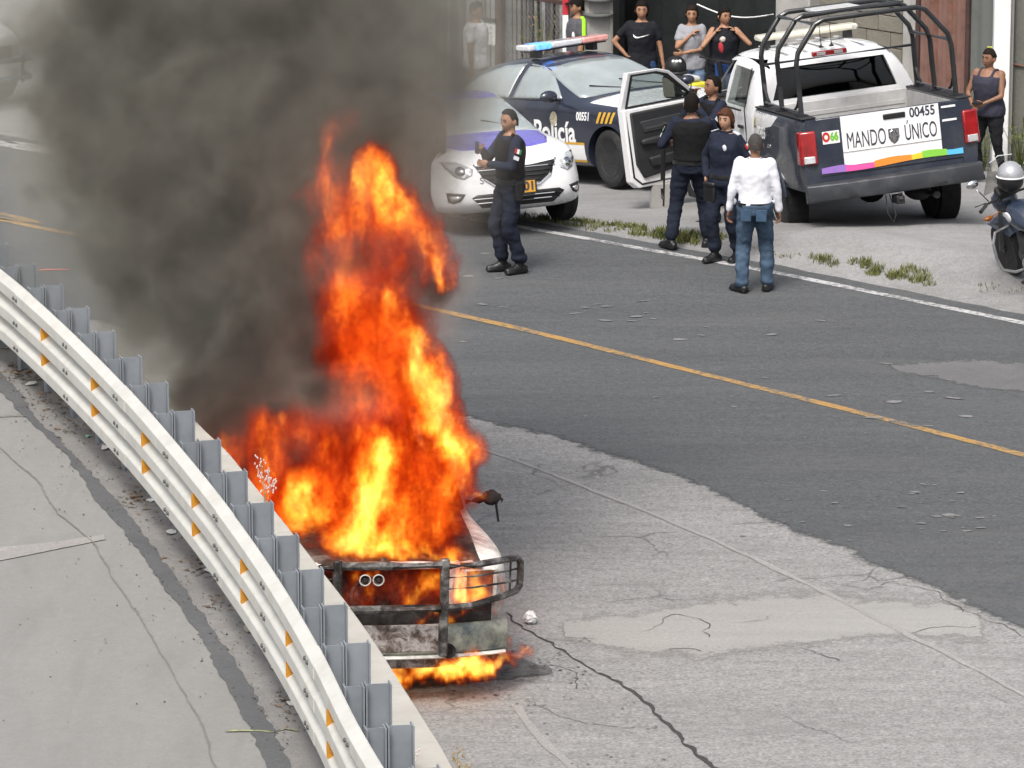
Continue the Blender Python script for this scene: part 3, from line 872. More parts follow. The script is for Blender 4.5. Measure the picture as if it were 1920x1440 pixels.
# fenders and sides as one burnt shell, the hood and roof openings stay as separate sheets
st = [(0.78, suv_ring(0.50, 0.70, 0.80, 0.70, 0.76, 0.90, 0.60, 0.95)), (0.66, suv_ring(0.42, 0.80, 0.93, 0.72, 0.88, 0.98, 0.66, 1.01)),
      (0.35, suv_ring(0.40, 0.86, 1.02, 0.80, 0.97, 1.00, 0.70, 1.06)), (-0.2, suv_ring(0.40, 0.88, 1.035, 0.82, 0.97, 1.02, 0.72, 1.10)), (-0.75, suv_ring(0.38, 0.86, 0.98, 0.78, 0.90, 1.06, 0.7, 1.12)),
      (-1.0, suv_ring(0.38, 0.86, 0.99, 0.75, 0.93, 1.08, 0.7, 1.09)), (-2.5, suv_ring(0.38, 0.86, 0.99, 0.75, 0.93, 1.08, 0.7, 1.09)), (-3.6, suv_ring(0.40, 0.86, 0.98, 0.75, 0.92, 1.08, 0.7, 1.09)), (-3.82, suv_ring(0.46, 0.8, 0.92, 0.75, 0.86, 1.05, 0.66, 1.07))]
body = shell('body_shell', st, m_ash, suv, 2)
cut(body, arch(body, 0.85, 0.0, 0.40, 0.44) + arch(body, 0.85, -2.75, 0.40, 0.44))
# hollow out engine bay front and cabin so that fire shows inside
cutb = MB(); cutb.box((0, 0.62, 0.86), (1.05, 0.9, 0.42)); cutc = MB(); cutc.box((0, -2.3, 1.0), (1.6, 2.6, 0.9)); cutd = MB(); cutd.box((0, 0.0, 1.05), (1.1, 1.3, 0.5))
cute = MB(); cute.box((0.72, 0.75, 0.84), (0.26, 0.4, 0.24)); cutf = MB(); cutf.box((-0.72, 0.75, 0.84), (0.26, 0.4, 0.24))
cut(body, [cutb, cutc, cutd, cute, cutf])
liners(suv, 0.85, 0.0, 0.40, 0.44); liners(suv, 0.85, -2.75, 0.40, 0.44)
for y in (0.0, -2.75):
    for s in (-1, 1): wheel(suv, (s * 0.82, y, 0.34), s, 0.37, 0.25, 0.21, m_burn, 6, squash=0.06)
# hood: warped scorched sheet
mb = MB(); mb.patch((-0.74, 0.72, 0.985), (0.74, 0.72, 0.985), (0.80, -0.72, 1.15), (-0.80, -0.72, 1.15), (0, 0.0, 0.055), 14, 10, 0.02)
r_ = random.Random(4)
for v in mb.v: v.z += 0.018 * math.sin(v.x * 7 + v.y * 3) * math.cos(v.y * 5) - 0.10 * max(0, 1 - ((v.x + 0.15) / 0.45) ** 2) * max(0, 1 - ((v.y + 0.1) / 0.5) ** 2)
mb.build('hood', m_burn, suv)
# cabin: pillars, roof rails and roof sheet
def bar(name, pts, r, mat, par, n=6): 
    mb = MB(); mb.tube(pts, r, n); return mb.build(name, mat, par)
for s in (-1, 1):
    bar('pillar', [(s * 0.84, -0.72, 1.10), (s * 0.80, -1.0, 1.32), (s * 0.72, -1.42, 1.66), (s * 0.70, -1.6, 1.74)], 0.035, m_burn, suv)
    bar('pillar', [(s * 0.89, -1.95, 1.05), (s * 0.72, -2.05, 1.74)], 0.04, m_burn, suv)
    bar('pillar', [(s * 0.89, -2.9, 1.05), (s * 0.72, -2.85, 1.70)], 0.04, m_burn, suv)
    bar('pillar', [(s * 0.86, -3.75, 1.05), (s * 0.70, -3.6, 1.62)], 0.05, m_burn, suv)
    bar('roof_rail', [(s * 0.71, -1.5, 1.72), (s * 0.72, -2.5, 1.76), (s * 0.70, -3.62, 1.63)], 0.035, m_burn, suv)
mb = MB(); mb.patch((-0.70, -1.5, 1.74), (0.70, -1.5, 1.74), (0.70, -3.65, 1.63), (-0.70, -3.65, 1.63), (0, 0, 0.04), 8, 8, 0.02); mb.build('roof', m_burn, suv)
mb = MB(); mb.box((0, -0.85, 1.0), (1.5, 0.2, 0.16)); mb.build('dashboard', m_char, suv, bevel=0.03)
for s in (-1, 1):
    mb = MB(); mb.box((s * 0.4, -1.75, 0.85), (0.5, 0.5, 0.14)); mb.build('seat', m_char, suv, bevel=0.04)
    mb = MB(); mb.box((s * 0.4, -2.0, 1.15), (0.48, 0.12, 0.6), Matrix.Rotation(-0.2, 3, 'X')); mb.build('backrest', m_char, suv, bevel=0.04)
# front end behind the guard: bay floor, radiator, lamp housings, horns
mb = MB(); mb.box((0, 0.30, 0.62), (1.15, 0.75, 0.06)); mb.build('engine_bay', m_char, suv, smooth=False)
mb = MB(); mb.box((0.02, 0.05, 0.78), (0.6, 0.5, 0.28)); mb.ell((-0.2, 0.2, 0.9), (0.16, 0.16, 0.1)); mb.ell((0.28, 0.1, 0.9), (0.12, 0.2, 0.1)); mb.build('engine', m_char, suv, bevel=0.02)
mb = MB(); mb.box((0, 0.60, 0.80), (1.02, 0.04, 0.30)); mb.build('radiator', burnt('scorched radiator', (0.03, 0.012, 0.01), (0.07, 0.025, 0.018), (0.15, 0.06, 0.04), 0.8, 0.1, 6), suv)
mb = MB(); mb.lathe([(0.0, 0.0), (0.14, 0.0), (0.15, 0.015), (0.13, 0.02), (0.12, 0.008), (0.05, 0.01), (0.045, 0.03), (0, 0.03)], c=(0.09, 0.635, 0.76), axis=(0, 1, 0), n=24); mb.build('fan', m_burn, suv)
for x in (0.14, 0.04):
    mb = MB(); mb.lathe([(0.012, 0.0), (0.030, 0.02), (0.040, 0.022), (0.044, 0.016), (0.040, -0.01), (0.0, -0.01)], c=(x, 0.70, 0.90), axis=(0, 1, 0), n=18); ho = mb.build('horn', m_burn, suv); mb = MB(); mb.tube([(x + 0.041 * math.cos(t), 0.722, 0.90 + 0.041 * math.sin(t)) for t in [2 * PI * k / 18 for k in range(19)]], 0.005, 5); mb.build('horn_rim', m_ash, ho); mb = MB(); mb.lathe([(0.0, 0.0), (0.014, 0.0), (0.018, -0.01)], c=(x, 0.728, 0.90), axis=(0, 1, 0), n=10); mb.build('horn_throat', m_char, ho)
for s in (-1, 1):
    mb = MB(); mb.box((s * 0.53, 0.70, 0.83), (0.08, 0.08, 0.40)); mb.build('lamp_bracket', m_ash, suv, bevel=0.008)
    mb = MB()
    for a, b in (((s * 0.60, 0.77, 0.72), (s * 0.84, 0.72, 0.72)), ((s * 0.60, 0.77, 0.97), (s * 0.84, 0.72, 0.97)), ((s * 0.84, 0.72, 0.72), (s * 0.84, 0.72, 0.97)), ((s * 0.60, 0.77, 0.72), (s * 0.60, 0.77, 0.97))): mb.tube([a, b], 0.016, 6)
    mb.build('headlight_bezel', m_ash, suv)
    bar('fender_brace', [(s * 0.50, 0.74, 0.66), (s * 0.62, 0.73, 0.60), (s * 0.70, 0.70, 0.54)], 0.02, m_ash, suv)
mb = MB(); mb.box((0, 0.68, 1.0), (1.36, 0.07, 0.05)); mb.build('hood_latch_panel', m_ash, suv, bevel=0.01)
mb = MB(); mb.lathe([(0, 0.05), (0.012, 0.04), (0.03, 0.01), (0.035, 0)], c=(0.0, 0.70, 1.025), n=10); mb.tube([(-0.05, 0.7, 1.03), (0.05, 0.7, 1.03)], 0.01); mb.build('hood_latch', m_burn, suv)
mb = MB(); mb.patch((-0.80, 0.775, 0.50), (0.80, 0.775, 0.50), (0.80, 0.80, 0.73), (-0.80, 0.80, 0.73), (0, 0.03, 0), 8, 3, 0.02); mb.build('lower_grille', m_char, suv)
# bumper
def bump_y(x): return 0.93 - 0.16 * (abs(x) / 0.95) ** 2.6
def band(name, z0, z1, xa, xb, mat, dy=0.0, lean=0.0, n=18, t=0.03):
    mb = MB(); rings = []
    for i in range(n + 1):
        x = xa + (xb - xa) * i / n; y = bump_y(x) + dy
        k = (z1 - z0)
        rings.append([Vector((x, y - 0.02, z0)), Vector((x, y + 0.012, z0 + k * 0.15)), Vector((x, y + 0.02 + lean, z0 + k * 0.5)), Vector((x, y + 0.012 + lean, z0 + k * 0.85)), Vector((x, y - 0.015 + lean, z1)), Vector((x, y - 0.035, z1)), Vector((x, y - 0.035, z0))])
    mb.loft(rings); return mb.build(name, mat, suv)
band('bumper', 0.365, 0.60, -0.93, 0.93, m_heat)
m_scorch = burnt('scorched bumper middle', (0.03, 0.024, 0.021), (0.15, 0.11, 0.09), (0.55, 0.50, 0.47), 0.6, 0.2, 9.0, 0.46)
band('bumper_centre', 0.375, 0.603, -0.40, 0.93, m_scorch, 0.006)
band('bumper_lip', 0.345, 0.372, -0.92, 0.92, m_ash, 0.012, t=0.02)
band('valance', 0.255, 0.345, -0.88, 0.90, m_scorch, -0.06)
mb = MB(); mb.lathe([(0, 0.0), (0.035, 0.0), (0.05, 0.02), (0.055, 0.022), (0.055, 0)], c=(-0.46, 0.94, 0.41), axis=(0, 1, 0), n=16); mb.build('fog_lamp', m_char, suv)
# grille guard
yG = 1.02
mb = MB(); mb.box((0.40, yG, 0.76), (0.065, 0.055, 0.74)); mb.build('guard_upright', m_guard, suv, bevel=0.012)
mb = MB(); mb.box((-0.40, yG, 0.76), (0.065, 0.055, 0.74)); mb.build('guard_upright', m_guard, suv, bevel=0.012)
bar('guard_top_bar', [(-0.37, yG + 0.005, 1.085), (0, yG + 0.02, 1.085), (0.37, yG + 0.005, 1.085)], 0.032, m_guard, suv, 10)
bar('guard_middle_bar', [(-0.37, yG + 0.005, 0.755), (0, yG + 0.02, 0.755), (0.37, yG + 0.005, 0.755)], 0.032, m_guard, suv, 10)
for s in (-1, 1):
    bar('guard_wing', [(s * 0.42, yG, 1.07), (s * 0.62, yG - 0.03, 1.07), (s * 0.90, yG - 0.17, 1.075), (s * 0.985, yG - 0.24, 1.07), (s * 1.02, yG - 0.27, 1.03), (s * 1.025, yG - 0.275, 0.93), (s * 1.02, yG - 0.27, 0.85), (s * 0.985, yG - 0.24, 0.815), (s * 0.88, yG - 0.16, 0.80), (s * 0.62, yG - 0.03, 0.765), (s * 0.42, yG, 0.755)], 0.027, m_guard, suv, 8)
    for z in (0.90, 0.985): bar('guard_rod', [(s * 0.42, yG, z), (s * 0.62, yG - 0.03, z), (s * 0.90, yG - 0.17, z), (s * 1.02, yG - 0.27, z)], 0.008, m_guard, suv)
    bar('guard_rod', [(s * 0.93, yG - 0.19, 0.81), (s * 0.93, yG - 0.19, 1.07)], 0.008, m_guard, suv)
# melted mirror on its arm
for s in (-1, 1):
    mr = bar('mirror', [(s * 0.90, -0.80, 1.13), (s * 1.0, -0.80, 1.14), (s * 1.06, -0.80, 1.16)], [0.022, 0.03, 0.025], m_char, suv)
    mb = MB(); mb.ell((s * 1.10, -0.80, 1.16), (0.075, 0.045, 0.055)); mb.tube([(s * 1.16, -0.79, 1.17), (s * 1.185, -0.79, 1.13), (s * 1.18, -0.79, 1.15)], 0.008); mb.tube([(s * 1.14, -0.79, 1.12), (s * 1.16, -0.79, 0.98)], 0.004)
    r_ = random.Random(3)
    for v in mb.v: v += Vector((r_.uniform(-1, 1), r_.uniform(-1, 1), r_.uniform(-1, 1))) * 0.012
    mb.build('mirror_head', m_char, mr)
# ================================================================== TAXI AND POLICE SEDAN
def stand(x, y, hx, hy, wb, track, front_origin=True):
    """place a vehicle with its axle on the ground as it lies: returns (point, rotation)"""
    h = Vector((hx, hy)).normalized(); r = Vector((h.y, -h.x))
    F_ = Vector((x, y)) if front_origin else Vector((x, y)) + h * wb
    B_ = F_ - h * wb
    def P(p): return Vector((p.x, p.y, zg(p.x, p.y)))
    fl, fr, bl, br = P(F_ - r * track / 2), P(F_ + r * track / 2), P(B_ - r * track / 2), P(B_ + r * track / 2)
    f = ((fl + fr) - (bl + br)).normalized(); rt = ((fr + br) - (fl + bl)).normalized()
    n = rt.cross(f).normalized(); rt = f.cross(n)
    o = (fl + fr) / 2 if front_origin else (bl + br) / 2
    return o + Vector((0, 0, 0.008)), Matrix((rt, f, n)).transposed()
m_purple = M('purple taxi paint', (0.125, 0.10, 0.52), 0.28, var=0.03, vscale=2, coat=0.5)
m_navy = M('navy police paint', (0.020, 0.024, 0.040), 0.25, var=0.06, vscale=2, coat=0.7, dirt=(0.06, 0.06, 0.065), dirt_amt=0.25, dirt_scale=3)
m_letw = M('white lettering', (0.75, 0.75, 0.75), 0.5, var=0.04)
m_lety = M('yellow lettering', (0.58, 0.33, 0.03), 0.5, var=0.05)
m_letd = M('dark lettering', (0.035, 0.042, 0.06), 0.5, var=0.05)

# ---- taxi
pos, R3 = pose(162.74, -0.144, 54.257, -0.015, 10.2, -2.12)
tx = empty('taxi', pos, R3); tag(tx, 'white saloon taxi with a purple hood and roof, half hidden by the smoke', 'car')
S = sedan_ring
st = [(0.865, S(0.34, 0.44, 0.52, 0.46, 0.42, 0.58, 0.3, 0.63)), (0.80, S(0.23, 0.56, 0.65, 0.45, 0.56, 0.68, 0.36, 0.745)), (0.62, S(0.19, 0.70, 0.78, 0.45, 0.69, 0.76, 0.5, 0.835)), (0.38, S(0.18, 0.75, 0.835, 0.5, 0.76, 0.84, 0.55, 0.90)),
      (0.0, S(0.18, 0.76, 0.845, 0.5, 0.785, 0.89, 0.56, 0.965)), (-0.40, S(0.18, 0.76, 0.845, 0.5, 0.80, 0.92, 0.58, 1.02)), (-0.52, S(0.18, 0.76, 0.845, 0.5, 0.80, 0.925, 0.60, 1.07)), (-1.12, S(0.18, 0.76, 0.845, 0.5, 0.80, 0.94, 0.53, 1.43)), (-1.35, S(0.18, 0.76, 0.845, 0.5, 0.80, 0.945, 0.53, 1.485)),
      (-1.75, S(0.18, 0.76, 0.845, 0.5, 0.80, 0.95, 0.54, 1.51)), (-2.4, S(0.18, 0.76, 0.845, 0.5, 0.79, 0.96, 0.52, 1.46)), (-3.05, S(0.2, 0.74, 0.83, 0.5, 0.76, 0.98, 0.52, 1.08)), (-3.45, S(0.25, 0.7, 0.78, 0.5, 0.70, 0.96, 0.5, 1.02)), (-3.6, S(0.35, 0.6, 0.66, 0.55, 0.58, 0.90, 0.4, 0.95))]
tb = shell('body', st, m_wpaint, tx)
cut(tb, arch(tb, 0.76, 0.0, 0.30, 0.34, 0.36) + arch(tb, 0.76, -2.6, 0.30, 0.34, 0.36))
liners(tx, 0.76, 0, 0.30, 0.34, 0.36); liners(tx, 0.76, -2.6, 0.30, 0.34, 0.36)
for y in (0, -2.6):
    for s in (-1, 1): wheel(tx, (s * 0.735, y, 0.305), s, 0.305, 0.185, 0.19, m_alloy, 7, steer=0.12 if y == 0 else 0)
D = Drape(tb)
def sym(f):
    for s in (1, -1): f(s)
D.panel('windscreen', [(-0.70, 1.005), (-0.35, 1.03), (0, 1.04), (0.35, 1.03), (0.70, 1.005), (0.545, 1.385), (0.3, 1.415), (0, 1.425), (-0.3, 1.415), (-0.545, 1.385)], '+y', m_glassl, tx)
D.panel('hood', [(-0.66, -0.37), (-0.60, 0.10), (-0.50, 0.42), (-0.28, 0.52), (0.28, 0.52), (0.50, 0.42), (0.60, 0.10), (0.66, -0.37), (0.3, -0.42), (-0.3, -0.42)], '+z', m_purple, tx, 0.003)
D.panel('roof_panel', [(-0.47, -1.18), (-0.50, -2.5), (0.50, -2.5), (0.47, -1.18), (0.25, -1.12), (-0.25, -1.12)], '+z', m_purple, tx, 0.003)
gp = [(-0.46, 0.70), (-0.16, 0.665), (0.16, 0.665), (0.46, 0.70), (0.36, 0.535), (0.26, 0.475), (-0.26, 0.475), (-0.36, 0.535)]
D.panel('grille', gp, '+y', m_black, tx, 0.004, 0.02)
for k in range(4):
    z = 0.51 + k * 0.044; wv = 0.29 + k * 0.05
    D.line('grille_slat', [(-wv + wv * 2 * i / 10, z) for i in range(11)], '+y', 0.007, m_chrome if k == 3 else m_trim, tx, 0.010)
sym(lambda s: D.line('chrome_strip', [(s * 0.46, 0.71), (s * 0.37, 0.55), (s * 0.24, 0.455), (s * 0.1, 0.445)], '+y', 0.014, m_chrome, tx, 0.008))
sym(lambda s: D.panel('headlight', [(s * 0.47, 0.665), (s * 0.50, 0.60), (s * 0.58, 0.565), (s * 0.66, 0.60), (s * 0.725, 0.70), (s * 0.74, 0.775), (s * 0.62, 0.755)], '+y', m_lamp, tx, 0.006))
sym(lambda s: D.panel('lamp_reflector', [(s * 0.60 + 0.05 * math.cos(t), 0.655 + 0.05 * math.sin(t)) for t in [2 * PI * k / 12 for k in range(12)]], '+y', m_chrome, tx, 0.010))
D.panel('lower_intake', [(-0.52, 0.36), (-0.40, 0.245), (0.40, 0.245), (0.52, 0.36), (0.46, 0.39), (-0.46, 0.39)], '+y', m_black, tx, 0.004, 0.02)
for z, wv in ((0.30, 0.46), (0.345, 0.50)): D.line('intake_bar', [(-wv + wv * 2 * i / 10, z) for i in range(11)], '+y', 0.007, m_chrome, tx, 0.010)
sym(lambda s: D.panel('fog_lamp_bezel', [(s * 0.58, 0.41), (s * 0.745, 0.44), (s * 0.735, 0.34), (s * 0.69, 0.315), (s * 0.63, 0.335)], '+y', m_trim, tx, 0.005))
sym(lambda s: D.panel('fog_lamp', [(s * 0.62, 0.385), (s * 0.72, 0.40), (s * 0.71, 0.345), (s * 0.66, 0.345)], '+y', m_lamp, tx, 0.010))
pl = MB(); pl.box((-0.03, 0.895, 0.435), (0.33, 0.012, 0.17)); pl.build('plate_frame', m_trim, tx)
pl = MB(); pl.box((-0.03, 0.903, 0.435), (0.29, 0.006, 0.125)); po = pl.build('number_plate', m_platey, tx)
lettering('plate_lettering', 'A  01', 0.13, m_letd, po, frame((-0.03, 0.9075, 0.435), (-1, 0, 0), (0, 0, 1)), bold=0.004)
D.text('fender_badge', 'S', 0.10, '+y', 0.40, 0.535, m_letd, tx, flip=True)
sym(lambda s: D.panel('side_window', [(-0.80, 1.0), (-1.2, 1.36), (-1.55, 1.40), (-1.62, 0.99)], '+x' if s > 0 else '-x', m_glassd, tx))
sym(lambda s: D.panel('side_window', [(-1.68, 0.99), (-1.62, 1.40), (-2.2, 1.36), (-2.55, 1.02)], '+x' if s > 0 else '-x', m_glassd, tx))
for s in (1,):
    mb = MB(); mb.ell((s * 0.93, -0.72, 1.02), (0.10, 0.055, 0.07)); mb.tube([(s * 0.80, -0.72, 0.97), (s * 0.88, -0.72, 1.0)], 0.025); mb.build('mirror', m_wpaint, tx)
mb = MB(); mb.tube([(-0.55, -0.50, 1.045), (-0.1, -0.66, 1.16)], 0.009); mb.build('wiper', m_trim, tx)
mb = MB(); mb.tube([(0.15, -0.50, 1.055), (0.5, -0.66, 1.13)], 0.009); mb.build('wiper', m_trim, tx)

# ---- police sedan
hp = Vector((0.58, -0.815)).normalized()
lp = Vector((-hp.y, hp.x))
wq = Vector((1.11, 56.1)) + lp * 0.83
pos, R3 = pose(144.35, 1.93, 59.643, -0.493, 6.64, -1.31)
pc = empty('police_car', pos, R3); tag(pc, 'dark navy police saloon with a white hood and a red and blue light bar', 'car')
st = [(0.98, S(0.42, 0.55, 0.62, 0.55, 0.55, 0.72, 0.4, 0.76)), (0.90, S(0.26, 0.70, 0.78, 0.55, 0.70, 0.80, 0.5, 0.86)), (0.65, S(0.20, 0.82, 0.90, 0.55, 0.82, 0.87, 0.55, 0.93)), (0.3, S(0.19, 0.85, 0.945, 0.58, 0.86, 0.92, 0.6, 0.97)),
      (-0.1, S(0.19, 0.86, 0.95, 0.6, 0.88, 0.945, 0.6, 1.0)), (-0.5, S(0.19, 0.86, 0.95, 0.62, 0.89, 0.965, 0.6, 1.025)), (-0.68, S(0.19, 0.86, 0.95, 0.62, 0.89, 0.97, 0.64, 1.06)), (-1.42, S(0.19, 0.86, 0.95, 0.62, 0.89, 0.98, 0.58, 1.40)), (-1.7, S(0.19, 0.86, 0.95, 0.62, 0.89, 0.985, 0.57, 1.455)),
      (-2.1, S(0.19, 0.86, 0.95, 0.62, 0.89, 0.985, 0.57, 1.475)), (-2.8, S(0.19, 0.86, 0.95, 0.62, 0.89, 1.0, 0.55, 1.43)), (-3.55, S(0.2, 0.86, 0.95, 0.62, 0.87, 1.03, 0.55, 1.12)), (-3.9, S(0.25, 0.82, 0.92, 0.62, 0.83, 1.03, 0.55, 1.08)), (-4.05, S(0.35, 0.7, 0.82, 0.62, 0.74, 1.0, 0.5, 1.04))]
pb = shell('body', st, m_navy, pc)
cut(pb, arch(pb, 0.85, 0.0, 0.34, 0.40, 0.42) + arch(pb, 0.85, -3.05, 0.34, 0.40, 0.42))
liners(pc, 0.85, 0, 0.34, 0.40, 0.42); liners(pc, 0.85, -3.05, 0.34, 0.40, 0.42)
for y in (0, -3.05):
    for s in (-1, 1): wheel(pc, (s * 0.82, y, 0.345), s, 0.345, 0.215, 0.225, m_alloy, 5, steer=-0.1 if y == 0 else 0)
D = Drape(pb)
D.panel('hood', [(-0.80, -0.46), (-0.80, 0.1), (-0.72, 0.62), (-0.3, 0.83), (0.3, 0.83), (0.72, 0.62), (0.80, 0.1), (0.80, -0.46), (0.3, -0.55), (-0.3, -0.55)], '+z', m_wpaint, pc, 0.003)
D.panel('windscreen', [(-0.76, 1.035), (-0.4, 1.05), (0, 1.06), (0.4, 1.05), (0.76, 1.035), (0.585, 1.36), (0.3, 1.395), (0, 1.405), (-0.3, 1.395), (-0.585, 1.36)], '+y', m_glassl, pc)
sym(lambda s: D.panel('front_side_window', [(-0.98, 1.03), (-1.42, 1.305), (-1.66, 1.375), (-1.92, 1.40), (-1.96, 1.02)], '+x' if s > 0 else '-x', m_glassl, pc, 0.003))
sym(lambda s: D.panel('rear_side_window', [(-2.05, 1.02), (-2.02, 1.40), (-2.45, 1.37), (-2.9, 1.25), (-3.15, 1.08), (-2.9, 1.045)], '+x' if s > 0 else '-x', m_glassl, pc, 0.003))
m_line = M('door gap', (0.004, 0.004, 0.005), 0.8)
for s in (-1, 1):
    ax = '+x' if s > 0 else '-x'
    D.line('door_seam', [(-0.86, 0.95), (-0.86, 0.5), (-0.82, 0.27)], ax, 0.006, m_line, pc, 0.0)
    D.line('door_seam', [(-2.0, 1.0), (-2.02, 0.6), (-2.0, 0.27)], ax, 0.006, m_line, pc, 0.0)
    D.line('window_trim', [(-0.95, 1.015), (-1.5, 1.005), (-2.4, 1.01), (-3.15, 1.06)], ax, 0.008, m_trim, pc, 0.003)
    mb = MB(); mb.ell((s * 1.05, -0.95, 1.08 if s > 0 else 1.03), (0.125, 0.065, 0.075) if s > 0 else (0.10, 0.055, 0.06)); mb.tube([(s * 0.88, -1.0, 1.01), (s * 0.97, -0.97, 1.05)], [0.04, 0.05]); mb.build('mirror', m_navy, pc)
    D.line('door_handle', [(-1.72, 0.86), (-1.80, 0.87), (-1.92, 0.865)], ax, 0.014, m_navy, pc, 0.015)
D.text('unit_number', '00551', 0.135, '+x', -0.46, 0.835, m_letw, pc, xs=0.78, bold=0.004)
D.text('door_lettering', 'Policía', 0.36, '+x', -1.04, 0.635, m_letw, pc, bold=0.008, xs=0.92)
for k in range(4):
    a = -0.20 + k * 0.085
    D.panel('hatch_stripe', [(a, 0.765), (a + 0.045, 0.765), (a + 0.095, 0.895), (a + 0.05, 0.895)], '+x', m_lety, pc, 0.004, 0)
D.panel('side_stripe', [(-0.45, 0.29), (-0.45, 0.515), (-2.7, 0.515), (-2.7, 0.29)], '+x', m_letw, pc, 0.004, 0, fine=0.12)
for z in (0.50, 0.29): D.panel('stripe_border', [(-0.44, z), (-0.44, z + 0.028), (-2.7, z + 0.028), (-2.7, z)], '+x', m_lety, pc, 0.006, 0, fine=0.12)
D.panel('door_medallion', [(-1.05 + 0.075 * math.cos(t), 0.80 + 0.085 * math.sin(t)) for t in [2 * PI * k / 16 for k in range(16)]], '+x', M('medallion', (0.45, 0.40, 0.28), 0.4, var=0.3, vscale=30), pc, 0.005, 0)
mb = MB(); mb.tube([(-0.55, -0.66, 1.055), (0.05, -0.86, 1.18)], 0.009); mb.build('wiper', m_trim, pc)
mb = MB(); mb.tube([(0.0, -0.66, 1.07), (0.5, -0.86, 1.15)], 0.009); mb.build('wiper', m_trim, pc)
D.panel('grille', [(-0.55, 0.50), (0.55, 0.50), (0.60, 0.70), (-0.60, 0.70)], '+y', m_black, pc, 0.005)
sym(lambda s: D.panel('headlight', [(s * 0.62, 0.62), (s * 0.82, 0.64), (s * 0.84, 0.76), (s * 0.64, 0.76)], '+y', m_lamp, pc, 0.006))
# light bar
lb = empty('light_bar', (0, 0, 0)); bpy.data.objects.remove(lb)
mb = MB()
for s in (-1, 1): mb.box((s * 0.42, -2.02, 1.50), (0.06, 0.18, 0.09))
mb.box((0, -2.02, 1.545), (1.16, 0.20, 0.02))
lb = mb.build('light_bar_mount', m_trim, pc, bevel=0.005)
m_lbw = M('light bar clear lens', (0.62, 0.63, 0.66), 0.15, 0.0, var=0.12, vscale=12, coat=0.6)
def lens(name, x0, x1, mat, z0=1.555, z1=1.63, yw=0.14):
    mb = MB(); mb.box(((x0 + x1) / 2, -2.02, (z0 + z1) / 2), (abs(x1 - x0) - 0.004, yw * 2, z1 - z0)); return mb.build(name, mat, lb, bevel=0.02)
def lit(name, col, s):
    if name in _M: return _M[name]
    m, nt = new_mat(name); v = tex_co(nt)
    c = ramp(nt, noise(nt, v, 14, 3), [(0.3, tuple(a * 0.5 for a in col)), (0.65, col)])
    finish(nt, c, 0.2, 0, emit=c, emit_s=s); _M[name] = m; return m
lens('light_bar_lens', 0.62, 0.50, m_lbw); lens('lit_blue_lens', 0.50, 0.26, lit('lit blue lens', (0.10, 0.30, 0.95), 1.6)); lens('light_bar_lens', 0.26, -0.20, m_lbw)
lens('red_lens', -0.20, -0.60, M('pale red lens', (0.62, 0.30, 0.27), 0.2, var=0.25, vscale=9, coat=0.6))
# ================================================================== POLICE PICKUP
hk = Vector((-0.25, 0.968)).normalized(); rk = Vector((hk.y, -hk.x))
ax = Vector((2.92, 53.39)) + rk * 0.98
pos, R3 = pose(-12.86, 3.888, 54.693, -0.106, -5.34, 5.36)
pk = empty('police_pickup', pos, R3); tag(pk, 'white and navy police pickup truck with a black roll cage and open driver door', 'truck')
m_navyp = M('navy truck paint', (0.022, 0.028, 0.044), 0.30, var=0.10, vscale=1.5, coat=0.5, dirt=(0.10, 0.105, 0.11), dirt_amt=0.45, dirt_scale=2.5)
m_bedl = M('worn bed paint', (0.50, 0.50, 0.49), 0.5, var=0.08, dirt=(0.25, 0.24, 0.23), dirt_amt=0.5, dirt_scale=5)
m_bedf = M('bed floor', (0.13, 0.128, 0.125), 0.8, var=0.2, dirt=(0.24, 0.23, 0.22), dirt_amt=0.5, dirt_scale=6)
m_cage = M('black cage paint', (0.018, 0.019, 0.021), 0.38, var=0.2, coat=0.2, dirt=(0.05, 0.05, 0.05), dirt_amt=0.3)
m_redl = M('red tail lens', (0.28, 0.012, 0.014), 0.12, var=0.35, vscale=8, coat=0.8)
m_bump = M('dull bumper', (0.062, 0.066, 0.074), 0.45, 0.4, var=0.2, vscale=3, dirt=(0.20, 0.20, 0.20), dirt_amt=0.35)
ZRr = 1.40      # bed rail height
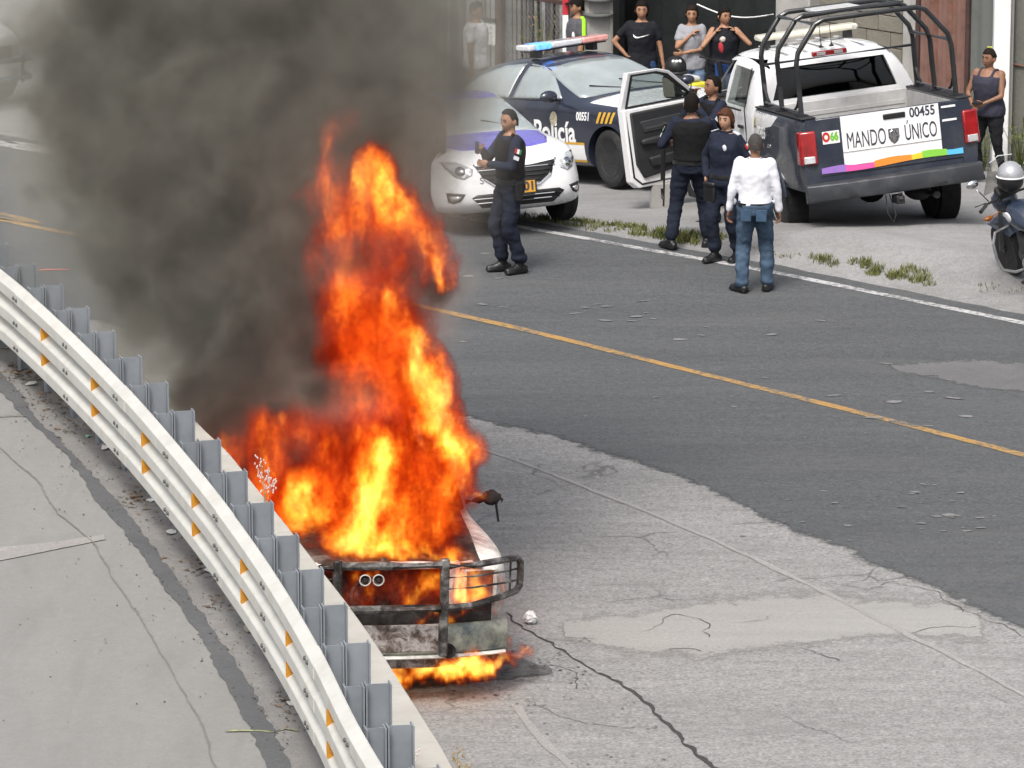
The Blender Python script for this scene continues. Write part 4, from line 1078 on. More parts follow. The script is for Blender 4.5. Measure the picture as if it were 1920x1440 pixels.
# bed sides: one panel each, wheel arch cut out
for s in (-1, 1):
    sec = [(0.80, 0.62), (0.97, 0.62), (1.005, 0.80), (1.005, 1.05), (0.985, 1.25), (0.96, ZRr - 0.03), (0.93, ZRr), (0.80, ZRr), (0.79, ZRr - 0.05), (0.80, 0.9)]
    rings = []
    for y, k in ((0.60, 1.0), (0.2, 1.01), (-0.3, 1.01), (-0.8, 1.0), (-1.15, 0.985), (-1.26, 0.96)):
        rings.append([Vector((s * (x if x < 0.85 else x * k), y, z)) for x, z in sec])
    mb = MB(); mb.loft(rings)
    o = mb.build('bed_side', m_navyp, pk, ang=40)
    c = MB(); c.lathe([(0.49, -0.3), (0.49, 0.3)], c=(s * 0.95, 0.0, 0.44), axis=(1, 0, 0), n=32)
    cut(o, [c])
    mb = MB(); prof = []
    n = 22
    mb.lathe([(0.487, -0.12), (0.487, 0.10), (0.0, 0.10)], c=(s * 0.86, 0.0, 0.44), axis=(-s, 0, 0), n=32); mb.f = [f for f in mb.f if len(f) < 30]; mb.build('wheel_well', m_well, pk, smooth=False)
    # flared lip
    mb = MB(); mb.tube([(s * 1.005, 0.50 * math.cos(t), 0.44 + 0.50 * math.sin(t)) for t in [0.15 + (PI - 0.3) * i / 16 for i in range(17)]], 0.022, 6); mb.build('arch_lip', m_navyp, pk)
    Dd = Drape(o)
    if s < 0:
        for poly, mt, nm in (([(0.595, 1.06), (0.595, 1.375), (-0.35, 1.375), (-0.15, 1.26), (0.30, 1.20)], m_wpaint, 'white_stripe'),):
            Dd.panel(nm, poly, '-x', mt, pk, 0.003, 0)
        me = text_mesh('00455', 0.17, 0.0008, bold=0.004, xs=0.85); me.transform(Matrix.Diagonal((-1, 1, 1, 1))); me.flip_normals(); me.transform(Matrix.Translation((0.26, 1.155, 0))); Dd.project_mesh(me, '-x', 0.004)
        me.materials.clear(); me.materials.append(m_letw); q = bpy.data.objects.new('unit_number', me); COL.objects.link(q); q.parent = pk
        Dd.panel('side_badge', [(0.02, 1.02), (0.02, 1.06), (-0.12, 1.06), (-0.12, 1.02)], '-x', m_chrome, pk, 0.006, 0.004)
        Dd.panel('fuel_cap', [(0.56, 1.20), (0.47, 1.20), (0.47, 1.31), (0.56, 1.31)], '-x', M('tan sticker', (0.42, 0.36, 0.20), 0.5, var=0.3, vscale=25), pk, 0.005, 0.003)
    # bed rail cap
    mb = MB(); mb.box((s * 0.87, -0.32, ZRr + 0.012), (0.17, 1.82, 0.02)); mb.build('rail_cap', m_trim, pk, bevel=0.006)
    # tail lamp
    mb = MB(); mb.hexa([Vector(p) for p in ((s * 0.825, -1.300, 0.92), (s * 1.012, -1.262, 0.92), (s * 1.015, -1.13, 0.92), (s * 0.825, -1.13, 0.92), (s * 0.825, -1.300, 1.28), (s * 1.0, -1.262, 1.28), (s * 1.0, -1.13, 1.28), (s * 0.825, -1.13, 1.28))])
    tl = mb.build('tail_light', m_redl, pk, bevel=0.02)
    mb = MB(); mb.box((s * 0.915, -1.286, 0.975), (0.12, 0.03, 0.075), Matrix.Rotation(s * 0.2, 3, 'Z')); mb.build('reverse_lamp', m_lamp, tl, bevel=0.006)
mb = MB(); mb.box((0, -0.33, 0.84), (1.58, 1.80, 0.05))
mb.build('bed_floor', m_bedf, pk, smooth=False)
for i in range(9):
    mb = MB(); mb.box((-0.64 + i * 0.16, -0.33, 0.872), (0.06, 1.76, 0.014)); mb.build('bed_rib', m_bedf, pk, bevel=0.004)
mb = MB(); mb.box((0, 0.585, 1.12), (1.66, 0.04, 0.56)); mb.build('bed_front_wall', m_bedl, pk, bevel=0.01)
for i in range(3):
    mb = MB(); mb.box((0, 0.562, 0.98 + i * 0.14), (1.5, 0.012, 0.05)); mb.build('bed_rib', m_bedl, pk, bevel=0.004)
for s in (-1, 1):
    mb = MB(); mb.box((s * 0.785, -0.33, 1.12), (0.012, 1.78, 0.52)); mb.build('bed_lining', m_bedl, pk, smooth=False)
    mb = MB(); mb.box((s * 0.70, 0.0, 1.0), (0.18, 0.95, 0.28)); mb.build('wheel_housing', m_bedf, pk, bevel=0.06)
# tailgate with its decals
yT = -1.262
mb = MB(); mb.box((0, yT + 0.03, 1.085), (1.63, 0.055, 0.63)); tg = mb.build('tailgate', m_navyp, pk, bevel=0.015)
def tface(x, z, d=0.0): return Vector((x, yT + 0.0005 - d, z))
def tquad(name, pts, mat, d=0.003, parent=None):
    mb = MB(); P = [tface(x, z, d) for x, z in pts]; Q = [tface(x, z, -0.001) for x, z in pts]
    n = len(pts); mb.add(P + Q, [tuple(range(n)), tuple(range(2 * n - 1, n - 1, -1))] + [(i, n + i, n + (i + 1) % n, (i + 1) % n) for i in range(n)])
    return mb.build(name, mat, parent or tg, smooth=False)
# picture left is -x
tquad('white_panel', [(-0.53, 0.86), (0.57, 0.86), (0.57, 1.395), (-0.53, 1.395)], m_letw)
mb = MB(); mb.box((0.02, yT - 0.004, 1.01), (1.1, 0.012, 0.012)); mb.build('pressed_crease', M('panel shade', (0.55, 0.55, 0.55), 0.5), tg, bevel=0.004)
mb = MB(); mb.box((0.07, yT - 0.004, 1.325), (0.25, 0.02, 0.06)); mb.build('tailgate_handle', m_black, tg, bevel=0.01)
def tl_(name, txt, size, x, z, **k): return lettering(name, txt, size, m_letd, tg, frame((x, yT - 0.0045, z), (1, 0, 0), (0, 0, 1)), depth=0.001, **k)
tl_('tailgate_lettering', 'MANDO', 0.250, -0.262, 1.115, xs=0.47, bold=0.0)
tl_('tailgate_lettering', 'ÚNICO', 0.240, 0.350, 1.118, xs=0.47, bold=0.0012)
tl_('tailgate_number', '00455', 0.145, 0.385, 1.328, xs=0.80, bold=0.003)
# emblem: shield with two curled horns
m_emb = M('grey emblem', (0.12, 0.12, 0.125), 0.35, 0.3, var=0.2)
tquad('emblem', [(-0.013, 1.19), (0.107, 1.19), (0.107, 1.10), (0.086, 1.055), (0.047, 1.025), (0.008, 1.055), (-0.013, 1.10)], m_emb, 0.008)
for s in (-1, 1):
    c = 0.047
    mb = MB(); mb.tube([tface(c + s * a, b, 0.010) for a, b in ((0.005, 1.15), (0.02, 1.17), (0.042, 1.155), (0.042, 1.12), (0.028, 1.10))], [0.008, 0.012, 0.012, 0.009, 0.006], 6); mb.build('emblem_horn', m_chrome, tg)
mb = MB(); mb.prism([(-0.014, 0.14), (0.014, 0.14), (0.02, 0.08), (0.008, 0.03), (-0.008, 0.03), (-0.02, 0.08)], frame(tface(0.047, 1.015, 0.008), (1, 0, 0), (0, 0, 1)), 0.006); mb.build('emblem_face', m_chrome, tg)
# coloured ribbon along the bottom
cols = [((-0.79, -0.52), (0.30, 0.16, 0.50)), ((-0.52, -0.20), (0.72, 0.10, 0.36)), ((-0.20, 0.22), (0.74, 0.26, 0.035)), ((0.22, 0.34), (0.68, 0.56, 0.04)), ((0.34, 0.62), (0.22, 0.55, 0.06)), ((0.62, 0.80), (0.10, 0.45, 0.78))]
rz = lambda x: 0.80 + 0.030 * (x + 0.8) / 1.6 + 0.010 * math.sin(x * 5)
for i, ((a, b), c) in enumerate(cols):
    n = 5; xs_ = [a + (b - a) * k / n for k in range(n + 1)]
    tquad('ribbon_band', [(x, rz(x)) for x in xs_] + [(x, rz(x) + 0.066 + 0.012 * math.sin(x * 9 + i)) for x in reversed(xs_)], M('ribbon colour ' + 'abcdef'[i], c, 0.5, var=0.04), 0.0065)
st_ = tquad('sticker', [(-0.745, 1.12), (-0.555, 1.12), (-0.555, 1.255), (-0.745, 1.255)], m_letw, 0.004)
lettering('sticker_mark', 'O', 0.13, M('sticker red', (0.5, 0.03, 0.02), 0.5), st_, frame((-0.705, yT - 0.0055, 1.19), (1, 0, 0), (0, 0, 1)), depth=0.001, bold=0.008, xs=0.75)
lettering('sticker_mark', '66', 0.12, M('sticker green', (0.15, 0.45, 0.04), 0.5), st_, frame((-0.615, yT - 0.0055, 1.19), (1, 0, 0), (0, 0, 1)), depth=0.001, bold=0.006, xs=0.75)
for z in (1.19, 1.335): tquad('badge_strip', [(0.60, z), (0.76, z), (0.76, z + 0.022), (0.60, z + 0.022)], m_letw, 0.004)
# below the gate: bumper, hitch
mb = MB(); mb.box((0, -1.20, 0.72), (1.86, 0.10, 0.12)); mb.build('lower_panel', m_navyp, pk, bevel=0.01)
mb = MB(); mb.loft([[Vector((x, -1.42 + abs(x) ** 3 * 0.10, 0.70)), Vector((x, -1.24, 0.715)), Vector((x, -1.24, 0.50)), Vector((x, -1.40 + abs(x) ** 3 * 0.10, 0.52)), Vector((x, -1.43 + abs(x) ** 3 * 0.10, 0.60))] for x in (-0.99, -0.9, -0.6, -0.2, 0.2, 0.6, 0.9, 0.99)]); mb.build('rear_bumper', m_bump, pk, bevel=0.012)
mb = MB(); mb.box((0, -1.35, 0.44), (0.09, 0.2, 0.09)); mb.tube([(0, -1.45, 0.44), (0, -1.45, 0.52)], 0.025); mb.build('tow_hitch', m_trim, pk, bevel=0.01)
mb = MB(); mb.tube([(-0.12, -1.3, 0.5), (-0.13, -1.34, 0.3), (-0.08, -1.36, 0.2), (-0.04, -1.34, 0.28), (-0.08, -1.3, 0.5)], 0.006); mb.build('safety_chain', m_trim, pk)
mb = MB(); mb.tube([(0.45, -1.3, 0.42), (0.45, -0.6, 0.42), (0.4, 1.0, 0.45)], 0.04, 10); mb.ell((0.40, -0.75, 0.42), (0.13, 0.3, 0.10)); mb.build('exhaust', m_under, pk)
mb = MB(); mb.tube([(-0.9, 0, 0.42), (0.9, 0, 0.42)], 0.05); mb.ell((0.1, 0, 0.42), (0.17, 0.15, 0.16)); mb.build('axle', m_under, pk)
for s in (-1, 1):
    mb = MB(); mb.box((s * 0.5, 0.9, 0.62), (0.1, 4.6, 0.16)); mb.build('chassis_rail', m_under, pk, smooth=False)
    wheel(pk, (s * 0.86, 0.0, 0.405), s, 0.405, 0.28, 0.225, m_rim, 6); wheel(pk, (s * 0.86, 3.57, 0.405), s, 0.405, 0.28, 0.225, m_rim, 6)
# cab: shell, hollowed, openings cut
def cab_ring(zb, w, zbelt, wb, wt, zt):
    return [(0, zb), (w * 0.9, zb), (w, zb + 0.12), (w * 1.005, 0.85), (w * 0.995, 1.10), (wb, zbelt), (wt + 0.05, zt - 0.09), (wt * 0.8, zt - 0.01), (0, zt)]
st = [(0.66, cab_ring(0.55, 0.97, 1.36, 0.945, 0.70, 1.80)), (0.70, cab_ring(0.48, 0.985, 1.36, 0.955, 0.72, 1.86)), (0.95, cab_ring(0.46, 0.99, 1.37, 0.96, 0.74, 1.92)), (1.5, cab_ring(0.45, 0.99, 1.37, 0.96, 0.75, 1.945)), (2.1, cab_ring(0.45, 0.99, 1.36, 0.96, 0.74, 1.93)),
      (2.35, cab_ring(0.45, 0.99, 1.34, 0.96, 0.73, 1.88)), (2.95, cab_ring(0.45, 0.99, 1.31, 0.955, 0.72, 1.42)), (3.1, cab_ring(0.45, 0.99, 1.28, 0.95, 0.72, 1.36)), (3.6, cab_ring(0.5, 0.99, 1.25, 0.93, 0.7, 1.31)), (4.2, cab_ring(0.5, 0.97, 1.2, 0.90, 0.68, 1.26)), (4.5, cab_ring(0.55, 0.92, 1.1, 0.85, 0.6, 1.17))]
cb = shell('cab_body', st, m_wpaint, pk, 2)
inner = MB()
def iring(y, w, wt, z0, zt): return [Vector((s * a, y, z)) for s, a, z in ((1, w, z0), (1, w, 1.30), (1, wt, zt), (-1, wt, zt), (-1, w, 1.30), (-1, w, z0))]
inner.loft([iring(0.76, 0.90, 0.70, 0.62, 1.80), iring(1.0, 0.90, 0.72, 0.62, 1.87), iring(2.2, 0.90, 0.70, 0.62, 1.86), iring(2.75, 0.90, 0.70, 0.62, 1.46), iring(3.0, 0.88, 0.7, 0.62, 1.25)])
dopen = MB(); dopen.prism([(1.86, 0.60), (2.92, 0.60), (2.96, 1.24), (2.86, 1.34), (2.40, 1.76), (2.26, 1.80), (1.90, 1.82)], frame((-1.2, 0, 0), (0, 1, 0), (0, 0, 1)), 0.6)
rwin = MB(); rwin.prism([(1.02, 1.38), (1.74, 1.385), (1.74, 1.78), (1.06, 1.76)], frame((-1.2, 0, 0), (0, 1, 0), (0, 0, 1)), 0.6)
rwin2 = MB(); rwin2.prism([(1.02, 1.38), (1.74, 1.385), (1.74, 1.78), (1.06, 1.76)], frame((0.6, 0, 0), (0, 1, 0), (0, 0, 1)), 0.6)
fwin2 = MB(); fwin2.prism([(1.90, 1.385), (2.82, 1.37), (2.36, 1.74), (1.90, 1.78)], frame((0.6, 0, 0), (0, 1, 0), (0, 0, 1)), 0.6)
back = MB(); back.prism([(-0.72, 1.44), (0.72, 1.44), (0.60, 1.79), (-0.60, 1.79)], frame((0, 0.95, 0), (1, 0, 0), (0, 0, 1)), 0.5)
wsc = MB(); wsc.prism([(-0.80, 1.40), (0.80, 1.40), (0.64, 1.80), (-0.64, 1.80)], frame((0, 3.2, 0), (1, 0, 0), (0, 0, 1)), 1.1)
cut(cb, [inner]); cut(cb, [dopen]); cut(cb, [rwin, rwin2, fwin2]); cut(cb, [back, wsc])
cut(cb, arch(cb, 0.9, 3.57, 0.44, 0.48, 0.40))
liners(pk, 0.9, 3.57, 0.44, 0.48, 0.40)
def pane_mat(name, tint, ior=1.5):
    m, nt = new_mat(name)
    t = nt.nodes.new('ShaderNodeBsdfTransparent'); t.inputs[0].default_value = (*tint, 1)
    gl = nt.nodes.new('ShaderNodeBsdfGlossy'); gl.inputs['Roughness'].default_value = 0.03
    fr = nt.nodes.new('ShaderNodeFresnel'); ge = nt.nodes.new('ShaderNodeNewGeometry')
    mr_ = nt.nodes.new('ShaderNodeMapRange'); mr_.inputs[3].default_value = ior; mr_.inputs[4].default_value = 1 / ior
    lk(nt, ge.outputs['Backfacing'], mr_.inputs[0]); lk(nt, mr_.outputs[0], fr.inputs[0])
    mx_ = nt.nodes.new('ShaderNodeMixShader'); lk(nt, fr.outputs[0], mx_.inputs[0]); lk(nt, t.outputs[0], mx_.inputs[1]); lk(nt, gl.outputs[0], mx_.inputs[2])
    o = nt.nodes.new('ShaderNodeOutputMaterial'); lk(nt, mx_.outputs[0], o.inputs['Surface']); return m
m_pane = pane_mat('clear pane', (0.72, 0.75, 0.74)); m_paned = pane_mat('dark pane', (0.10, 0.105, 0.11), 1.55)
mb = MB(); mb.patch((-0.735, 0.71, 1.43), (0.735, 0.71, 1.43), (0.615, 0.755, 1.80), (-0.615, 0.755, 1.80), (0, -0.03, 0), 8, 4, 0.006); mb.build('rear_window', m_paned, pk)
mb = MB(); mb.patch((-0.955, 1.01, 1.37), (-0.955, 1.75, 1.38), (-0.80, 1.75, 1.785), (-0.80, 1.05, 1.765), (0, 0, 0), 4, 4, 0.005); mb.build('rear_door_window', m_pane, pk)
mb = MB(); mb.patch((0.955, 1.01, 1.37), (0.955, 1.75, 1.38), (0.80, 1.75, 1.785), (0.80, 1.05, 1.765), (0, 0, 0), 4, 4, 0.005); mb.build('rear_door_window', m_pane, pk)
mb = MB(); mb.patch((-0.82, 2.98, 1.38), (0.82, 2.98, 1.38), (0.65, 2.37, 1.81), (-0.65, 2.37, 1.81), (0, 0.08, 0.02), 8, 5, 0.006); mb.build('windscreen', m_pane, pk)
mb = MB(); mb.tube([(-0.99, 0.98, 0.62), (-0.985, 0.95, 1.35), (-0.83, 1.0, 1.80)], 0.007); mb.build('door_seam', m_line, pk)
mb = MB(); mb.box((-1.0, 1.12, 1.16), (0.03, 0.17, 0.035)); mb.build('door_handle', m_trim, pk, bevel=0.008)
mb = MB(); mb.box((-1.0, 1.8, 0.40), (0.16, 2.3, 0.05)); mb.build('side_step', m_trim, pk, bevel=0.015)
mb = MB(); mb.box((-1.0, 1.5, 1.345), (0.02, 0.9, 0.02)); mb.build('window_trim', m_trim, pk, bevel=0.004)
# interior
m_seat = M('grey seat cloth', (0.055, 0.055, 0.058), 0.9, var=0.2)
for s in (-1, 1):
    mb = MB(); mb.box((s * 0.45, 2.2, 0.98), (0.56, 0.55, 0.18)); mb.build('front_seat', m_seat, pk, bevel=0.05)
    mb = MB(); mb.box((s * 0.45, 1.90, 1.36), (0.54, 0.16, 0.66), Matrix.Rotation(-0.15, 3, 'X') if False else Matrix.Rotation(0.15, 3, 'X')); mb.ell((s * 0.45, 1.86, 1.72), (0.14, 0.06, 0.09)); mb.build('front_backrest', m_seat, pk, bevel=0.05)
mb = MB(); mb.box((0, 0.95, 1.30), (1.5, 0.16, 0.6)); mb.build('rear_backrest', m_seat, pk, bevel=0.05)
mb = MB(); mb.box((0, 2.85, 1.20), (1.7, 0.35, 0.26)); mb.build('dashboard', m_trim, pk, bevel=0.06)
mb = MB(); R_ = Matrix.Rotation(0.5, 3, 'X'); mb.tube([Vector((-0.45, 2.55, 1.30)) + R_ @ Vector((0.19 * math.cos(t), 0, 0.19 * math.sin(t))) for t in [2 * PI * k / 18 for k in range(19)]], 0.016); mb.build('steering_wheel', m_trim, pk)
# roof ribs, third brake light, light bar, aerials
for i in range(5):
    mb = MB(); mb.box((-0.44 + i * 0.22, 1.45, 1.952 - 0.03 * abs(i - 2) * 0.35), (0.05, 1.1, 0.012)); mb.build('roof_rib', m_wpaint, pk, bevel=0.005)
mb = MB(); mb.box((0, 0.765, 1.885), (0.40, 0.06, 0.055)); tb3 = mb.build('third_brake_light', m_redl, pk, bevel=0.012)
mb = MB(); mb.box((-0.10, 0.733, 1.885), (0.10, 0.012, 0.035)); mb.build('cargo_lamp', m_lamp, tb3, bevel=0.003)
mb = MB(); mb.box((0.10, 0.733, 1.885), (0.10, 0.012, 0.035)); mb.build('cargo_lamp', m_lamp, tb3, bevel=0.003)
m_cream = M('cream light bar', (0.60, 0.58, 0.47), 0.35, var=0.08, vscale=8, coat=0.3)
mb = MB(); mb.box((0, 1.62, 2.06), (1.16, 0.24, 0.065)); lb2 = mb.build('light_bar', m_cream, pk, bevel=0.025)
for s in (-1, 1):
    mb = MB(); mb.box((s * 0.48, 1.62, 1.985), (0.07, 0.14, 0.10)); mb.build('bar_foot', m_trim, lb2)
    mb = MB(); mb.lathe([(0.0, 0.02), (0.022, 0.02), (0.022, 0)], c=(s * 0.52, 1.497, 2.06), axis=(0, -1, 0), n=10); mb.build('bar_lamp', m_lamp, lb2)
for x in (-0.03, 0.09):
    mb = MB(); mb.lathe([(0.028, 0), (0.028, 0.015), (0.008, 0.03), (0.004, 0.06), (0.0035, 0.42)], c=(x, 0.95, 1.93), n=10); mb.build('aerial', m_trim, pk)
# roll cage: three hoops with braces
for y in (0.42, -0.22, -0.98):
    P = [(-0.87, y, ZRr), (-0.87, y, 1.98), (-0.84, y, 2.10), (-0.62, y, 2.38), (-0.52, y, 2.42), (0.52, y, 2.42), (0.62, y, 2.38), (0.84, y, 2.10), (0.87, y, 1.98), (0.87, y, ZRr)]
    P = [tuple(p) for p in P]
    mb = MB(); mb.tube(P, 0.029, 10); mb.build('cage_hoop', m_cage, pk)
    for s in (-1, 1):
        mb = MB(); mb.box((s * 0.87, y, ZRr + 0.03), (0.12, 0.12, 0.012)); mb.build('cage_foot', m_cage, pk)
for s in (-1, 1):
    mb = MB(); mb.tube([(s * 0.62, 0.42, 2.38), (s * 0.62, -0.98, 2.38)], 0.028, 8); mb.build('cage_top_rail', m_cage, pk)
    mb = MB(); mb.tube([(s * 0.855, 0.42, 2.03), (s * 0.855, -0.98, 2.03)], 0.024, 8); mb.build('cage_side_rail', m_cage, pk) if s > 0 else None
    mb = MB(); mb.tube([(s * 0.87, 0.42, ZRr + 0.065), (s * 0.87, -0.98, ZRr + 0.065)], 0.018, 8); mb.build('cage_base_rail', M('grey cage tube', (0.16, 0.165, 0.17), 0.4, 0.3), pk)
    for a, b in ((0.42, 0.24), (-0.98, -0.72)):
        mb = MB(); mb.tube([(s * 0.87, a, ZRr + 0.26), (s * 0.87, (a + b) / 2, ZRr + 0.12), (s * 0.87, b, ZRr + 0.065)], 0.016, 6); mb.build('cage_brace', m_cage, pk)
mb = MB(); mb.tube([(-0.87, 0.42, 1.88), (0.87, 0.42, 1.88)], 0.016, 8); mb.build('cage_cross_bar', m_cage, pk)
mb = MB(); mb.tube([(-0.55, -0.3, 2.415), (0.55, -0.3, 2.415)], 0.028, 8); mb.build('cage_cross_bar', m_cage, pk)
mb = MB(); mb.box((-0.1, 0.1, 2.43), (0.5, 0.45, 0.025)); mb.build('cage_plate', m_wpaint, pk, bevel=0.006)
# open driver's door, hinged at the front of its opening
hy_ = 2.94
dr = bpy.data.objects.new('driver_door', None)
Rd = Matrix.Rotation(math.radians(-66), 4, 'Z')
# door frame: u runs from the hinge backwards (closed: -y), outside is -x
def dm(mb): 
    for i, p in enumerate(mb.v): mb.v[i] = Rd @ Vector((p.x, p.y * 1.10, p.z)) + Vector((-0.985, hy_, 0))
    return mb
outline = [(-0.02, 0.47), (-0.98, 0.47), (-1.06, 0.55), (-1.08, 1.36), (-1.06, 1.80), (-0.66, 1.79), (-0.50, 1.74), (-0.06, 1.38), (0.0, 1.28)]
win = [(-0.17, 1.40), (-0.54, 1.69), (-0.70, 1.735), (-0.99, 1.745), (-1.01, 1.40)]
def lean(z): return 0.0 if z < 1.34 else (z - 1.34) * 0.36
def plate(poly, x0, x1):
    mb = MB(); n = len(poly)
    vs = [Vector((x0 + lean(z), y, z)) for y, z in poly] + [Vector((x1 + lean(z), y, z)) for y, z in poly]
    mb.add(vs, [tuple(range(n)), tuple(range(2 * n - 1, n - 1, -1))] + [(i, n + i, n + (i + 1) % n, (i + 1) % n) for i in range(n)]); return mb
def ring_plate(outer, inner, x0, x1):
    """frame between two outlines of equal count"""
    n = len(outer); mb = MB()
    vs = [Vector((x0 + lean(z), y, z)) for y, z in outer + inner] + [Vector((x1 + lean(z), y, z)) for y, z in outer + inner]
    fs = []
    for i in range(n):
        j = (i + 1) % n
        fs += [(i, j, n + j, n + i), (2 * n + i, 3 * n + i, 3 * n + j, 2 * n + j), (i, 2 * n + i, 2 * n + j, j), (n + i, n + j, 3 * n + j, 3 * n + i)]
    return mb.add(vs, fs)
lower = [(-0.02, 0.47), (-0.98, 0.47), (-1.06, 0.55), (-1.085, 1.38), (0.0, 1.37), (0.0, 1.28)]
mb = plate(lower, 0.0, 0.11); d_o = dm(mb).build('driver_door', m_wpaint, pk, bevel=0.012)
fo_ = [(-0.02, 1.37), (-0.50, 1.745), (-0.66, 1.795), (-1.06, 1.805), (-1.085, 1.37)]
fi_ = [(-0.11, 1.385), (-0.52, 1.712), (-0.675, 1.762), (-1.01, 1.772), (-1.03, 1.385)]
dm(ring_plate(fo_, fi_, 0.0, 0.075)).build('window_frame', m_wpaint, d_o, bevel=0.008)
fi2 = [(-0.14, 1.40), (-0.532, 1.695), (-0.682, 1.742), (-0.99, 1.752), (-1.01, 1.40)]
dm(ring_plate(fi_, fi2, 0.012, 0.085)).build('window_seal', m_rubber, d_o)
dm(plate(fi2, 0.03, 0.036)).build('door_window', m_pane, d_o)
tri = [(-0.06, 0.68), (-0.90, 0.57), (-0.985, 0.74), (-1.005, 1.335), (-0.03, 1.345)]
m_dtrim = M('door trim', (0.020, 0.021, 0.023), 0.6, var=0.2)
dm(plate(tri, 0.10, 0.145)).build('door_trim_panel', m_dtrim, d_o, bevel=0.02)
dm(plate([(-0.12, 1.10), (-0.86, 1.09), (-0.90, 1.22), (-0.14, 1.24)], 0.14, 0.158)).build('door_inset', M('door inset', (0.035, 0.037, 0.04), 0.5), d_o, bevel=0.01)
dm(plate([(-0.14, 1.135), (-0.84, 1.125), (-0.85, 1.145), (-0.14, 1.16)], 0.155, 0.163)).build('trim_strip', M('trim strip', (0.12, 0.12, 0.125), 0.35, 0.5), d_o)
dm(plate([(-0.16, 0.93), (-0.92, 0.95), (-0.92, 1.02), (-0.55, 1.04), (-0.18, 1.0)], 0.14, 0.20)).build('armrest', m_dtrim, d_o, bevel=0.025)
dm(plate([(-0.14, 0.70), (-0.80, 0.69), (-0.84, 0.80), (-0.16, 0.84)], 0.14, 0.18)).build('map_pocket', m_dtrim, d_o, bevel=0.02)
mb = MB(); mb.box((0.165, -0.26, 1.165), (0.02, 0.09, 0.03)); dm(mb).build('inner_handle', m_chrome, d_o, bevel=0.006)
sealp = [(-0.03, 0.53), (-0.93, 0.51), (-1.025, 0.60), (-1.05, 1.36)]
mb = MB(); mb.tube([(0.112, y, z) for y, z in sealp], 0.012, 6); dm(mb).build('door_seal', m_rubber, d_o)
# mirror on the door
mb = MB(); mb.tube([(-0.02, -0.13, 1.40), (-0.20, -0.12, 1.43)], 0.03, 8); mr = dm(mb).build('mirror_arm', m_trim, d_o)
mb = MB(); mb.box((-0.27, -0.13, 1.49), (0.24, 0.10, 0.26)); dm(mb).build('mirror', m_trim, d_o, bevel=0.03)
mb = MB(); mb.box((-0.27, -0.183, 1.49), (0.205, 0.008, 0.215)); dm(mb).build('mirror_glass', M('mirror glass', (0.70, 0.68, 0.56), 0.08, 0.9, var=0.05, vscale=3), d_o, bevel=0.02)  # cream reflection put into the mirror's base colour
# ================================================================== MOTORCYCLE AND FAR VAN
m_mcb = M('blue grey tank paint', (0.022, 0.032, 0.055), 0.3, var=0.08, coat=0.6)
m_steel = M('bare steel', (0.35, 0.35, 0.36), 0.35, 0.8, var=0.2)
m_engine = M('engine casing', (0.045, 0.045, 0.048), 0.5, 0.4, var=0.3)
pos, R3 = stand(5.14, 50.85, -0.38, 0.925, 1.42, 0.4)
mc = empty('motorcycle', pos, R3 @ Matrix.Rotation(math.radians(-7), 3, 'Y')); tag(mc, 'police motorcycle with a clear windscreen parked at the edge of the yard', 'motorcycle')
def torus_wheel(y, r):
    mb = MB(); mb.lathe([(r - 0.10, -0.045), (r - 0.03, -0.058), (r - 0.005, -0.035), (r, 0), (r - 0.005, 0.035), (r - 0.03, 0.058), (r - 0.10, 0.045), (r - 0.11, 0)], c=(0, 0, 0), axis=(1, 0, 0), n=32)
    t = mb.build('wheel', m_tyre, mc); t.location = (0, y, r)
    mb = MB(); mb.lathe([(r - 0.10, -0.04), (r - 0.13, -0.02), (r - 0.13, 0.02), (r - 0.10, 0.04)], axis=(1, 0, 0), n=28); mb.tube([(-0.07, 0, 0), (0.07, 0, 0)], 0.04)
    for k in range(6):
        a = 2 * PI * k / 6; mb.tube([(0, 0.03 * math.cos(a), 0.03 * math.sin(a)), (0, (r - 0.12) * math.cos(a), (r - 0.12) * math.sin(a))], 0.014, 6)
    mb.build('rim', m_alloy, t); return t
torus_wheel(0.0, 0.30); torus_wheel(-1.42, 0.30)
mb = MB()
for s in (-1, 1): mb.tube([(s * 0.085, 0.0, 0.30), (s * 0.085, -0.22, 0.92)], 0.024, 8)
mb.build('fork', m_steel, mc)
mb = MB(); mb.patch((-0.07, 0.28, 0.50), (0.07, 0.28, 0.50), (0.07, -0.25, 0.52), (-0.07, -0.25, 0.52), (0, 0.0, 0.14), 4, 8, 0.006); mb.build('front_mudguard', m_mcb, mc)
mb = MB(); mb.tube([(-0.38, -0.40, 0.985), (-0.28, -0.34, 1.0), (-0.10, -0.26, 0.975), (0.10, -0.26, 0.975), (0.28, -0.34, 1.0), (0.38, -0.40, 0.985)], 0.013, 8); hb = mb.build('handlebar', m_trim, mc)
for s in (-1, 1):
    mb = MB(); mb.tube([(s * 0.30, -0.352, 0.998), (s * 0.40, -0.415, 0.98)], 0.020, 8); mb.build('grip', m_rubber, hb)
    mb = MB(); mb.tube([(s * 0.28, -0.33, 1.01), (s * 0.40, -0.30, 1.0)], 0.007, 6); mb.build('lever', m_trim, hb)
    mb = MB(); mb.tube([(s * 0.24, -0.30, 1.0), (s * 0.31, -0.20, 1.15)], 0.007); mb.ell((s * 0.33, -0.19, 1.19), (0.07, 0.03, 0.045)); mb.build('mirror', m_chrome, hb)
mb = MB(); mb.ell((0, -0.14, 0.88), (0.14, 0.13, 0.13)); mb.build('headlamp_fairing', m_mcb, mc)
mb = MB(); mb.box((0, -0.24, 1.02), (0.24, 0.12, 0.09), Matrix.Rotation(0.5, 3, 'X')); mb.build('instrument_panel', m_trim, mc, bevel=0.02)
